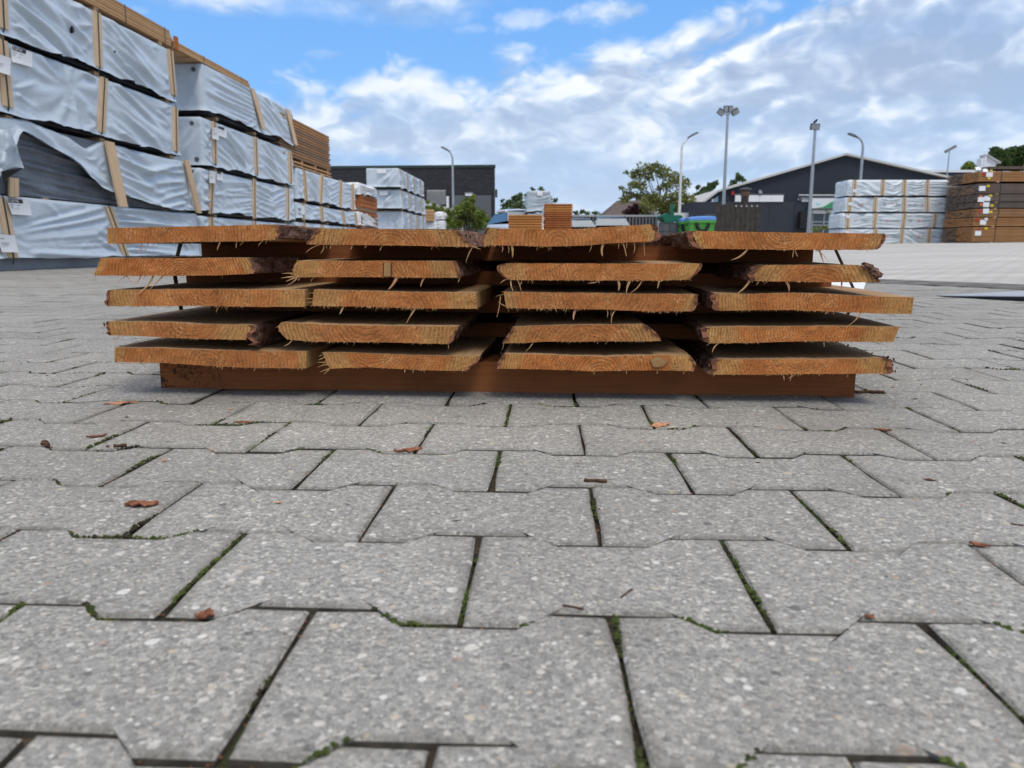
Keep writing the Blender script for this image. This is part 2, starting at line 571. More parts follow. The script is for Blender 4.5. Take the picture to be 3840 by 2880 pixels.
def sawn(name, a, b, dirt=(.2, .13, .08), stretch=(30, 2.0, 30), rough=.85, amt=.5, spots=0.0):
    each = .55 if name.startswith('lumber') else .30
    m, g = new_mat(name, rough, .2)
    v = g.scalevec(g.obj, stretch)
    n = g.noise(v, 1.6, 7, .66, .4)
    c = g.mix(g.maprange(n, .28, .72), a, b)
    c = g.mix(g.maprange(g.noise(g.obj, 6, 5, .6), .5, .75, 0, amt), c, dirt)
    c = g.mix(g.maprange(g.rnd, 0, 1, 0, each), c, dirt)
    if spots:
        ox = g.node('ShaderNodeSeparateXYZ', {'Vector': g.obj}).outputs[0]
        where = g.maprange(g.math('ADD', ox, g.math('MULTIPLY', g.noise(g.obj, 9, 3), .16)), -.52, -.38, 1, .0)
        c = g.mix(g.math('MULTIPLY', g.maprange(g.noise(g.obj, 120, 4, .7), .53, .60, 0, spots), where), c, (.025, .02, .016))
    g.sock(g.b.inputs['Base Color'], c)
    g.sock(g.b.inputs['Normal'], g.bump(n, .35, .003))
    return m


def bark_mat():
    m, g = new_mat('pine_bark', .92, .15)
    n = g.noise(g.scalevec(g.obj, (60, 22, 60)), 1.5, 7, .7)
    c = g.ramp(n, [(.28, (.035, .016, .010)), (.44, (.11, .052, .032)), (.58, (.20, .115, .080)), (.75, (.38, .29, .24))])
    g.sock(g.b.inputs['Base Color'], c)
    g.sock(g.b.inputs['Normal'], g.bump(n, .9, .006))
    return m


def wrap_film(name, a, b, rough=.36, bump=.35):
    m, g = new_mat(name, rough, .45)
    P = g.obj
    c = g.mix(g.maprange(g.noise(P, 1.7, 6, .6), .3, .7), a, b)
    c = g.mix(g.maprange(g.noise(P, 14, 6, .7), .60, .8, 0, .35), c, tuple(x * .62 for x in a))
    g.sock(g.b.inputs['Base Color'], c)
    cr = g.noise(g.scalevec(P, (1.0, 1.0, 2.0)), 6.0, 5, .55, 2.2)
    g.sock(g.b.inputs['Normal'], g.bump(g.math('ADD', cr, g.math('MULTIPLY', g.noise(P, 30, 3, .5, .6), .25)), bump, .022))
    g.sock(g.b.inputs['Roughness'], g.maprange(g.noise(P, 5, 4), .3, .7, rough - .06, rough + .12))
    return m


def leaf_mat(name, a, b):
    m, g = new_mat(name, .6, .3)
    isl = g.node('ShaderNodeNewGeometry').outputs['Random Per Island']
    c = g.mix(isl, a, b)
    c = g.mix(g.maprange(g.noise(g.pos, 1.2, 3), .35, .65), c, tuple(x * 1.25 for x in b))
    g.sock(g.b.inputs['Base Color'], c)
    tr = g.node('ShaderNodeBsdfTranslucent', {'Color': c})
    mx = g.node('ShaderNodeMixShader', {0: .3, 1: g.b.outputs[0], 2: tr.outputs[0]})
    out = [n for n in g.t.nodes if n.type == 'OUTPUT_MATERIAL'][0]
    g.t.links.new(mx.outputs[0], out.inputs['Surface'])
    return m


def brick_mat():
    m, g = new_mat('dark_brick', .85, .25)
    sp = g.node('ShaderNodeSeparateXYZ', {'Vector': g.obj}).outputs
    v = g.node('ShaderNodeCombineXYZ', {'X': sp[0], 'Y': sp[2], 'Z': 0.0}).outputs[0]
    br = g.node('ShaderNodeTexBrick', {'Vector': v, 'Scale': 1.0, 'Mortar Size': .008, 'Brick Width': .22, 'Row Height': .065,
                                       'Color1': (.030, .030, .034, 1), 'Color2': (.052, .052, .058, 1), 'Mortar': (.024, .024, .026, 1), 'Bias': -.1})
    pale = g.maprange(g.noise(g.scalevec(v, (1.0, 5.0, 1)), 1.3, 6, .7), .56, .72, 0, .35)
    c = g.mix(pale, br.outputs['Color'], (.13, .13, .14))
    g.sock(g.b.inputs['Base Color'], c)
    return m


def roof_tiles():
    m, g = new_mat('roof_tiles', .85, .2)
    c = g.ramp(g.noise(g.obj, 3, 6, .7), [(.3, (.075, .058, .05)), (.7, (.15, .12, .105))])
    g.sock(g.b.inputs['Base Color'], c)
    wv = g.node('ShaderNodeTexWave', {'Vector': g.obj, 'Scale': 1.6, 'Distortion': .5}, bands_direction='X')
    g.sock(g.b.inputs['Normal'], g.bump(wv.outputs['Fac'], .5, .05))
    return m


def glass_mat(name, col=(.02, .03, .035), rough=.05):
    m, g = new_mat(name, rough, .8)
    c = g.mix(g.noise(g.pos, 1.5, 3), col, tuple(x * 1.8 for x in col))
    g.sock(g.b.inputs['Base Color'], c)
    return m


M = dict(
    paver=concrete_paver(), soil=joint_soil(), moss=moss_mat(), yard=yard_mat(), gully=gully_mat(),
    end=endgrain(),
    face=sawn('sawn_face', (.39, .24, .12), (.52, .34, .185), (.21, .13, .07), (90, 4, 90)),
    paver_side=plain('paver_side_dirt_shade', (.085, .074, .060), .95, .1, var=.45, scale=60, space='pos'),  # soil-dirty sides, coloured dark so the joint groove's shade is painted in too
    side=sawn('sawn_side', (.40, .22, .08), (.52, .31, .13), (.2, .10, .04), (26, 1.6, 26)),
    batten=sawn('batten_wood', (.24, .080, .028), (.33, .12, .044), (.13, .045, .018), (4.0, 130, 130), amt=.6, spots=.0),
    base=sawn('base_batten_wood', (.27, .092, .032), (.40, .150, .052), (.14, .050, .020), (4.0, 130, 130), amt=.7, spots=.85),
    bark=bark_mat(),
    inner=plain('inner_bark', (.23, .095, .055), .85, .15, var=.35, scale=60),
    splinter=plain('splinter_wood', (.52, .31, .14), .8, .2, var=.25, scale=90),
    splinter_red=plain('splinter_reddish', (.50, .25, .14), .8, .2, var=.3, scale=90),
    strap=plain('strap_green', (.022, .036, .032), .45, .4, var=.2),
    film=wrap_film('wrap_film', (.505, .575, .64), (.565, .63, .69), .34, .32),
    film_grey=wrap_film('wrap_film_grey', (.37, .425, .46), (.43, .485, .52)),
    film2=wrap_film('wrap_film_pale', (.56, .62, .65), (.64, .69, .715), .34, .45),
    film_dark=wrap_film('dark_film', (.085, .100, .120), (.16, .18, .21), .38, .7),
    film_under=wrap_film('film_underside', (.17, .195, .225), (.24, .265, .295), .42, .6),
    film_white=wrap_film('white_film', (.66, .68, .69), (.74, .75, .76), .4, .8),
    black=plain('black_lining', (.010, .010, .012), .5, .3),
    slat=sawn('slat_wood', (.58, .41, .26), (.70, .53, .36), (.48, .31, .17), (30, 30, 2.0), amt=.5),
    slat_x=sawn('bearer_wood', (.42, .27, .15), (.52, .36, .21), (.25, .15, .08), (2.0, 26, 26)),
    lumber=sawn('lumber_pine', (.46, .27, .13), (.56, .36, .19), (.36, .19, .09), (1.2, 25, 25), amt=.35),
    lumber_brown=sawn('lumber_brown', (.25, .155, .095), (.33, .215, .14), (.17, .10, .06), (1.2, 25, 25), amt=.5),
    lumber_dark=sawn('lumber_weathered', (.15, .115, .095), (.21, .165, .14), (.09, .07, .058), (1.2, 25, 25), amt=.6),
    lumber_tan=sawn('lumber_tan', (.37, .188, .082), (.47, .262, .12), (.27, .125, .052), (1.2, 25, 25), amt=.4),
    lumber_red=sawn('lumber_red', (.34, .105, .032), (.46, .17, .058), (.16, .055, .02), (1.2, 25, 25), amt=.5),
    lumber_orange=sawn('lumber_orange', (.52, .205, .058), (.62, .29, .095), (.32, .13, .04), (1.2, 25, 25), amt=.4),
    paper=plain('paper', (.78, .79, .80), .6, .3, var=.04),
    ink=plain('ink', (.05, .05, .055), .7, .2),
    ink_grey=plain('ink_grey', (.36, .40, .42), .7, .2),
    ink_red=plain('ink_red', (.55, .32, .32), .7, .2),
    brick=brick_mat(),
    trim_green=plain('trim_dark_green', (.035, .05, .042), .5, .3),
    door_grey=plain('door_grey', (.115, .122, .135), .5, .3, var=.06),
    louver=plain('louver_grey', (.42, .42, .42), .5, .3),
    white=plain('white_paint', (.74, .75, .76), .5, .3, var=.05),
    offwhite=plain('off_white_render', (.52, .51, .48), .8, .2),
    lampglass=plain('lamp_diffuser', (.80, .80, .78), .4, .4, var=.03),
    steel=plain('galvanised_steel', (.36, .385, .40), .45, .5, .4),
    steel_white=plain('white_pole_paint', (.66, .66, .64), .5, .4),
    lamp_dark=plain('lamp_housing', (.085, .09, .095), .5, .4),
    navy=plain('navy_cladding', (.026, .031, .042), .55, .3, var=.10, scale=.6),
    navy2=plain('navy_cladding_low', (.036, .042, .054), .55, .3, var=.10, scale=.6),
    verge=plain('pale_verge', (.55, .54, .51), .6, .3, var=.06),
    glass=glass_mat('dark_glass'),
    glass_blue=glass_mat('pale_glass', (.16, .25, .30), .1),
    screen=glass_mat('windscreen', (.13, .16, .185), .15),
    screen2=glass_mat('windscreen_blue', (.085, .115, .15), .10),
    fence=plain('fence_grey', (.115, .118, .125), .6, .3, var=.15),
    fence_rail=plain('fence_rail', (.34, .35, .36), .5, .3),
    brownfence=plain('weathered_plank', (.060, .053, .045), .9, .15, var=.3, scale=5),
    skip=plain('green_skip_paint', (.006, .125, .068), .45, .4, var=.15, scale=3),
    bin=plain('green_plastic', (.075, .33, .045), .5, .4, var=.08),
    lid=plain('blue_plastic', (.12, .27, .62), .4, .4, var=.08),
    rubber=plain('black_rubber', (.018, .018, .02), .7, .3),
    sign_green=plain('sign_green', (.055, .30, .13), .45, .4, var=.05),
    sign_mint=plain('sign_mint', (.55, .72, .62), .45, .4, var=.03),
    sign_teal=plain('sign_teal', (.40, .66, .68), .45, .4, var=.06),
    car_white=plain('car_white', (.62, .63, .64), .25, .6, var=.03),
    car_silver=plain('car_silver', (.40, .43, .46), .3, .6, .4, var=.05),
    car_dark=plain('car_dark', (.03, .035, .045), .25, .6, var=.05),
    tiles=roof_tiles(),
    house=plain('house_brick', (.16, .095, .07), .85, .2, var=.25, scale=6),
    leaf_a=leaf_mat('leaves_green', (.070, .105, .018), (.17, .215, .042)),
    leaf_b=leaf_mat('leaves_olive', (.075, .092, .020), (.19, .200, .052)),
    leaf_c=leaf_mat('leaves_blue_green', (.040, .072, .030), (.095, .140, .055)),
    leaf_d=leaf_mat('leaves_dark', (.022, .045, .012), (.060, .100, .025)),
    leaf_red=leaf_mat('leaves_copper', (.035, .012, .014), (.07, .022, .024)),
    trunk=plain('tree_bark', (.075, .062, .05), .9, .15, var=.3),
    yellow=plain('tag_yellow', (.72, .56, .03), .6, .3),
    red=plain('tag_red', (.50, .035, .03), .6, .3),
    orange=plain('tag_orange', (.75, .18, .06), .6, .3),
    plate=plain('checker_plate', (.34, .36, .385), .5, .35, .0, var=.08),
    plate_edge=plain('plate_edge', (.035, .035, .04), .6, .4),
    flake=plain('bark_flake', (.21, .088, .050), .85, .15, var=.6, scale=140),
    twig=plain('twig', (.085, .045, .028), .85, .15, var=.35, scale=120),
)

# ------------------------------------------------------------------ ground
def gully_s(x, y):
    return (x - 2.6) * .894 + (y - 5.5) * .447


def gz(x, y):
    """Height of the yard: level near the camera, rising gently beyond the gully."""
    return .0175 * min(max(0.0, gully_s(x, y)), 60.0)


xs = np.concatenate([[-400, -200, -100, -60, -40, -25], np.arange(-16, 16.1, .5), [18, 20, 23, 27, 32, 40, 60, 100, 200, 400]])
ys = np.concatenate([[-60, -20, -8, -3], np.arange(-1, 14.1, .25), [15, 16, 18, 20, 23, 26, 30, 35, 40, 46, 52, 60, 75, 100, 150, 250, 400, 700]])
X, Y = np.meshgrid(xs, ys)
S = gully_s(X, Y)
q = np.clip(S / .3, 0, 1)
Zg = .0175 * np.clip(S, 0, 60) - .03 * (1 - q * q * (3 - 2 * q))
mb = MB()
mb.grid(np.stack([X, Y, Zg], -1))
yard = mb.build('yard', M['yard'])
tag(yard, kind='structure')

# bed of the block paving, joint sand and soil just below the paver tops
mb = MB()
rows = np.arange(-2.0, 15.01, .5)
P = np.array([[(-9.0, y, -.0055), (2.55 - .5 * (y - 5.5), y, -.0055)] for y in rows])
mb.grid(P)
pavement = mb.build('pavement', M['soil'])
tag(pavement, kind='structure')

PR, PL, PX, PY, PYAW = .138, .0785, .0637, .3956, -.045
pc, ps = math.cos(PYAW), math.sin(PYAW)
UP = PR - PL                                         # half-depth of a paver at its waist


def paver_outline(rng, jit):
    g_t, g_r = .0011, .0017
    pts = [(g_t, -PL + g_r), (.042, -PL + g_r), (.060, -UP + g_r), (.140, -UP + g_r), (.158, -PL + g_r), (.2 - g_t, -PL + g_r),
           (.2 - g_t, -.02), (.2 - g_t, .03),
           (.2 - g_t, PL - g_r), (.158, PL - g_r), (.140, UP - g_r), (.060, UP - g_r), (.042, PL - g_r), (g_t, PL - g_r), (g_t, .025), (g_t, -.03)]
    out = []
    for i, (x, y) in enumerate(pts):
        chip = rng.uniform(.001, .003) if (i in (0, 5, 8, 13) and rng.random() < .30) else 0.0
        out.append((x + rng.uniform(-jit, jit) - .1 - math.copysign(chip, x - .1), y + rng.uniform(-jit, jit) - math.copysign(chip * .8, y)))
    return out


def paver_geo(mb, pts, T):
    n = len(pts)
    cx, cy = 0.0, 0.0
    v = []
    for (ins, z) in ((.017, 0.0), (.0024, 0.0), (.0005, -.0018), (0.0, -.014)):
        for x, y in pts:
            x2 = x - math.copysign(min(ins, abs(x)), x)
            y2 = y - math.copysign(ins, y)
            v.append(T @ Vector((x2, y2, z)))
    mb.add(v, [tuple(range(n))])
    o_ = len(mb.v) - len(v)
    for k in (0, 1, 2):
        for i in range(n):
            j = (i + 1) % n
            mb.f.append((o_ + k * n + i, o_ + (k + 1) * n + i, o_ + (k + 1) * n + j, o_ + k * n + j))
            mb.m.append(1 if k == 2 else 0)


def set_rim(me):
    n = 16
    a = me.attributes.new('rim', 'FLOAT', 'POINT')
    a.data.foreach_set('value', [0.0 if (i // n) % 4 == 0 else 1.0 for i in range(len(me.vertices))])


rng = random.Random(11)
variants = []
for k in range(16):
    m_ = MB()
    paver_geo(m_, paver_outline(rng, .0010), Matrix.Identity(4))
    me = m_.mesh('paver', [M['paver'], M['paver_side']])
    set_rim(me)
    variants.append(me)
cells = []
for r in range(-3, 88):
    for k in range(-48, 30):
        a = (k + (.5 if r % 2 else 0.0)) * .2 + .1
        b = r * PR
        x, y = PX + a * pc - b * ps, PY + a * ps + b * pc
        if x < -8.6 or y > 12 or gully_s(x, y) > -.10 or y < .12:
            continue
        zc = y * math.cos(PITCH) + CAM_H * math.sin(PITCH)
        if abs(x) > .6655 * zc + .55:
            continue
        vis = abs(x) < .6655 * zc + .10 and y > .30
        cells.append((0 if vis else 1, y + .25 * abs(x), x, y))
cells.sort()
field = MB()
for i, (hid, d, x, y) in enumerate(cells):
    z = rng.gauss(0, .0005) + .0018 * float(vnoise(x * 1.7, y * 1.7, 5))
    rx, ry = rng.gauss(0, .0042), rng.gauss(0, .0035)
    if i < 300:
        link('paver', rng.choice(variants), pavement, (x, y, z), (rx, ry, PYAW + rng.gauss(0, .002) + (math.pi if rng.random() < .5 else 0)))
    else:
        T = Matrix.Translation((x, y, z)) @ Matrix.Rotation(PYAW, 4, 'Z') @ Matrix.Rotation(rx * 1.3, 4, 'X') @ Matrix.Rotation(ry * 1.3, 4, 'Y')
        paver_geo(field, paver_outline(rng, .0004), T)
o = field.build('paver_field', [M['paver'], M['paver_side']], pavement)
tag(o, kind='stuff')
set_rim(o.data)

# moss and crumbs in the joints of the nearer courses
mossb = MB()
crumb = MB()
OCT = [(1, 0, 0), (-1, 0, 0), (0, 1, 0), (0, -1, 0), (0, 0, 1), (0, 0, -1)]
OCF = [(0, 2, 4), (2, 1, 4), (1, 3, 4), (3, 0, 4), (2, 0, 5), (1, 2, 5), (3, 1, 5), (0, 3, 5)]


def clump(mb, x, y, z, r, flat=.7):
    a = rng.uniform(0, 6.28)
    c, s = math.cos(a), math.sin(a)
    vs_ = []
    for (ox, oy, oz) in OCT:
        k = r * rng.uniform(.7, 1.2)
        vs_.append((x + (ox * c - oy * s) * k, y + (ox * s + oy * c) * k, z + oz * k * flat))
    mb.add(vs_, OCF)


for r in range(-1, 13):
    for k in range(-16, 17):
        a0 = (k + (.5 if r % 2 else 0.0)) * .2
        segs = [((a0, r * PR - PL), (a0, r * PR + PL), .0018, .015)]
        segs.append(((a0 + .042, r * PR + PL), (a0 + .060, r * PR + UP), .0016, .09))
        segs.append(((a0 + .140, r * PR + UP), (a0 + .158, r * PR + PL), .0016, .09))
        segs.append(((a0 + .060, r * PR + UP), (a0 + .140, r * PR + UP), .0010, -.16))
        for (p, q2, wd, bias) in segs:
            ln = math.hypot(q2[0] - p[0], q2[1] - p[1])
            n = int(ln / (.0013 if r < 6 else .0022))
            for j in range(n):
                t = rng.random()
                a, b = p[0] + (q2[0] - p[0]) * t, p[1] + (q2[1] - p[1]) * t
                x, y = PX + a * pc - b * ps, PY + a * ps + b * pc
                if abs(x) > .6655 * y + .2 or y < .3 or gully_s(x, y) > -.2:
                    break
                dens = float(fbm(x * 13, y * 13, 3, 3)) + bias - .04
                if dens > .10:
                    rr = rng.uniform(.0008, .0021) * min(1.25, .7 + dens)
                    clump(mossb, x + rng.gauss(0, wd * .55), y + rng.gauss(0, wd * .55), -.0030 + min(.0035, dens * .006) + rng.uniform(-.0006, .0012), rr)
                elif rng.random() < .16:
                    clump(crumb, x + rng.gauss(0, wd * 1.3), y + rng.gauss(0, wd * 1.3), -.0024, rng.uniform(.0006, .0016))
o = mossb.build('moss', M['moss'])
tag(o, 'green moss growing in the joints between the grey pavers', 'moss', kind='stuff')
o = crumb.build('joint_grit', M['flake'])
tag(o, 'brown wood crumbs and grit lodged in the paver joints', 'grit', kind='stuff')

# dirt-filled drainage gully across the yard
mb = MB()
P = []
for j, tt in enumerate(np.linspace(-3.0, 9.0, 120)):
    cx, cy = 2.6 + .447 * tt, 5.5 - .894 * tt
    wob1, wob2 = .05 * float(fbm(tt * 2.2, 1, 7)), .09 * float(fbm(tt * 1.7, 5, 8))
    row = []
    for s_, z_ in ((-.17 + wob1, .001), (-.06 + wob1 * .5, -.001), (.06, -.004), (.20 + wob2 * .5, .003), (.34 + wob2, .0075)):
        row.append((cx + .894 * s_, cy + .447 * s_, z_ + .002))
    P.append(row)
mb.grid(np.array(P))
o = mb.build('gully', M['gully'])
tag(o, kind='structure')

# ------------------------------------------------------------------ the bundle of sawn boards
SX, SY, SPHI = 0.0, 1.185, math.atan(-.068)
SROOT = Matrix.Translation((SX, SY, 0)) @ Matrix.Rotation(SPHI, 4, 'Z')


def front_px(z, x, y, depth=0.0):
    """Stack-frame (along, up) of a point seen in survey close-up z of the photograph."""
    ox, oy, s_ = {1: (340, 800, 2.304), 2: (1000, 800, 2.3044), 3: (1750, 800, 2.3042), 4: (2500, 800, 2.212)}[z]
    d = ray(ox + x / s_, oy + y / s_)
    n = math.hypot(1, -.068)
    Yp = 1.185 + depth * n
    t = Yp / (d[1] + .068 * d[0])
    px_, py_, pz_ = d[0] * t, d[1] * t, d[2] * t + CAM_H
    return (px_ * 1 + (py_ - 1.185) * -.068) / n, pz_


BOARDS = [
  (1,1,[(-635.4,269.9),(-530.6,271.0),(-428.7,273.3),(-382.9,274.4),(-360.6,274.3)],[(-636.3,245.3),(-551.2,247.1),(-487.7,248.6),(-421.1,249.1),(-362.2,251.7)],[],[],(-515.0,256.3),'','b'),
  (1,2,[(-297.5,268.3),(-216.4,267.6),(-144.9,266.7),(-84.5,265.9)],[(-316.8,244.2),(-253.3,243.5),(-181.2,242.9),(-109.7,241.2),(-61.8,240.3)],[],[],(-190.6,228.0),'b','b'),
  (1,3,[(-37.2,268.7),(1.5,266.9),(62.6,266.0),(105.9,267.3),(157.6,270.6),(212.4,273.4)],[(-46.1,242.9),(1.5,242.3),(54.1,241.1),(106.3,242.3),(158.2,246.3),(192.6,247.9),(215.2,248.8)],[],[],(69.7,243.7),'b','B'),
  (1,4,[(267.5,263.8),(319.6,262.9),(372.3,261.9),(424.7,261.0),(476.7,260.6),(547.7,259.4)],[(280.1,238.2),(338.5,237.3),(391.3,236.4),(443.7,236.4),(495.7,236.5),(538.0,236.5)],[],[(546.3,251.3)],(403.0,273.2),'B','b'),
  (2,1,[(-648.4,223.3),(-572.0,222.8),(-497.0,222.9),(-422.7,224.0),(-409.7,223.6)],[(-660.6,196.1),(-593.2,195.7),(-527.2,195.9),(-461.6,196.9),(-402.0,199.4)],[],[(-404.9,211.9)],(-518.9,181.1),'','b'),
  (2,2,[(-333.5,219.5),(-254.2,219.2),(-181.8,219.3),(-88.7,219.0)],[(-335.7,193.7),(-291.7,194.3),(-236.9,194.5),(-191.6,194.6),(-146.4,193.6),(-80.1,193.8)],[(-341.3,210.2),(-343.8,197.8)],[(-83.5,207.1)],(-222.9,178.5),'','b'),
  (2,3,[(-8.3,215.6),(54.3,215.6),(124.2,215.3),(193.5,215.4),(283.2,216.0)],[(-6.5,190.7),(72.1,190.5),(142.1,190.5),(211.5,190.4),(267.5,191.9)],[(-21.5,210.7),(-16.2,200.3)],[(277.3,204.4)],(184.5,228.3),'b','b'),
  (2,4,[(371.5,213.3),(427.7,214.0),(480.0,213.9),(518.3,213.3)],[(356.8,190.2),(411.6,189.5),(464.3,188.7),(516.7,188.5),(548.8,189.0)],[],[(531.2,203.1)],(457.2,165.5),'B','b'),
  (3,1,[(-639.0,173.0),(-557.2,174.1),(-500.6,174.8),(-444.4,174.8),(-323.0,174.6)],[(-642.3,147.7),(-578.3,148.1),(-502.5,148.8),(-446.2,148.2),(-390.1,147.6),(-325.1,148.4)],[(-642.8,172.5),(-641.9,162.4),(-645.2,157.8)],[],(-479.8,176.7),'b',''),
  (3,2,[(-310.0,174.6),(-255.9,173.4),(-201.3,172.3),(-146.9,171.3),(-92.9,171.0),(-56.2,170.2)],[(-314.8,149.4),(-275.2,149.1),(-229.4,148.8),(-183.8,147.4),(-129.4,146.4),(-54.6,146.1)],[],[],(-167.6,139.4),'',''),
  (3,3,[(-12.8,172.2),(54.6,171.5),(107.4,170.9),(177.4,170.3),(246.8,169.7),(279.6,169.3)],[(-9.2,148.3),(37.1,146.7),(90.2,147.0),(143.0,146.1),(195.6,144.1),(272.0,144.1)],[],[(279.3,155.9)],(133.6,178.0),'','b'),
  (3,4,[(307.0,171.2),(359.6,170.5),(412.7,172.1),(465.5,171.3),(518.2,168.4),(570.5,167.2),(597.1,166.6)],[(309.1,145.3),(360.9,146.5),(414.2,147.3),(449.6,146.0),(502.6,144.2),(555.2,142.1),(597.0,142.0)],[],[],(464.7,158.4),'B',''),
  (4,1,[(-648.5,122.8),(-580.5,122.7),(-542.5,121.6),(-485.8,118.9),(-410.5,118.8)],[(-644.8,101.1),(-601.6,99.9),(-544.4,97.6),(-487.4,96.2),(-423.2,95.4)],[(-648.7,110.7)],[],(-512.5,141.1),'b','B'),
  (4,2,[(-363.4,123.7),(-313.3,121.3),(-257.9,119.9),(-202.8,119.3),(-148.1,118.8),(-83.7,119.2)],[(-355.5,96.3),(-314.6,93.9),(-258.9,93.4),(-203.6,93.5),(-148.6,92.5),(-98.5,91.7)],[(-370.4,115.5),(-364.4,105.4)],[],(-227.9,139.1),'','b'),
  (4,3,[(3.3,118.0),(37.2,120.1),(90.5,121.7),(143.5,122.6),(200.5,123.8)],[(-13.8,92.7),(19.4,93.5),(55.2,96.0),(108.6,96.4),(161.7,97.2),(227.6,98.3)],[],[(212.1,116.8),(222.9,106.3)],(117.9,74.9),'b','b'),
  (4,4,[(295.9,119.2),(344.4,121.0),(415.8,121.9),(468.9,122.8),(521.8,122.6),(580.8,122.5)],[(302.3,95.7),(363.6,96.8),(417.1,99.1),(470.4,100.4),(523.5,99.4),(574.1,99.8)],[],[(577.1,110.4)],(442.6,119.4),'B',''),
  (5,1,[(-641.9,80.9),(-564.9,80.6),(-488.7,78.5),(-413.0,77.0),(-326.5,77.2)],[(-644.1,57.4),(-566.9,56.8),(-509.5,54.0),(-471.5,51.6),(-414.6,50.3),(-328.3,50.3)],[],[],(-488.7,52.4),'',''),
  (5,2,[(-300.5,75.6),(-259.6,76.0),(-204.2,73.8),(-149.1,72.8),(-94.3,72.0),(-50.6,71.9)],[(-290.4,49.8),(-260.5,52.0),(-223.3,52.9),(-186.4,50.9),(-149.6,49.5),(-112.9,48.6),(-72.7,49.0)],[(-297.3,63.7)],[(-58.0,58.7)],(-222.1,91.9),'','b'),
  (5,3,[(-11.1,76.4),(55.4,75.8),(109.0,74.0),(144.5,73.4),(197.5,76.1),(273.0,76.4)],[(-22.9,53.2),(37.6,52.8),(91.5,52.1),(127.2,50.6),(180.5,52.5),(215.9,52.9),(278.3,52.8)],[],[(278.7,63.9)],(136.2,44.4),'b','b'),
  (5,4,[(316.1,71.0),(382.9,71.7),(454.5,72.4),(507.8,73.3),(559.0,74.7)],[(304.5,47.4),(366.2,47.7),(438.1,49.4),(509.5,50.6),(569.7,51.3)],[],[(569.8,71.1),(572.6,59.2)],(436.0,83.6),'B','B'),
]


BLABEL = {
    (1, 1): 'leftmost board of the top layer, with flaky bark on its right side',
    (1, 2): 'second board from the left in the top layer, slanting at both ends',
    (1, 3): 'cupped board of the top layer whose right end rises highest',
    (1, 4): 'rightmost board of the top layer with a slanting right end, before the green bin',
    (2, 1): 'board sticking out farthest left in the second layer, with hanging splinters',
    (2, 2): 'second board from the left in the second layer, with a short dark-rimmed streak',
    (2, 3): 'wide third board of the second layer, pointed at both ends',
    (2, 4): 'right board of the second layer with a curl of dark bark on its tip',
    (3, 1): 'leftmost board of the middle layer, butting against its neighbour',
    (3, 2): 'square-edged second board of the middle layer with a long pale splinter below',
    (3, 3): 'third board of the middle layer, with a reddish bark edge on its right',
    (3, 4): 'board reaching farthest right in the middle layer, square cut',
    (4, 1): 'leftmost board of the fourth layer with a loose bark slab under its right edge',
    (4, 2): 'second board of the fourth layer with a blackened split left corner',
    (4, 3): 'narrow third board of the fourth layer with a small dark notch in its top edge',
    (4, 4): 'rightmost board of the fourth layer with pale sapwood corner',
    (5, 1): 'leftmost board of the bottom layer lying on the black-speckled end of the timber',
    (5, 2): 'wavy second board of the bottom layer with a frayed left end',
    (5, 3): 'third board of the bottom layer with an oval knot in its end',
    (5, 4): 'rightmost board of the bottom layer with a dark bark tip',
}
BY_OFF = {(1, 1): 0, (2, 1): -.004, (2, 4): .004, (5, 2): .004, (4, 3): .005, (3, 2): .003}

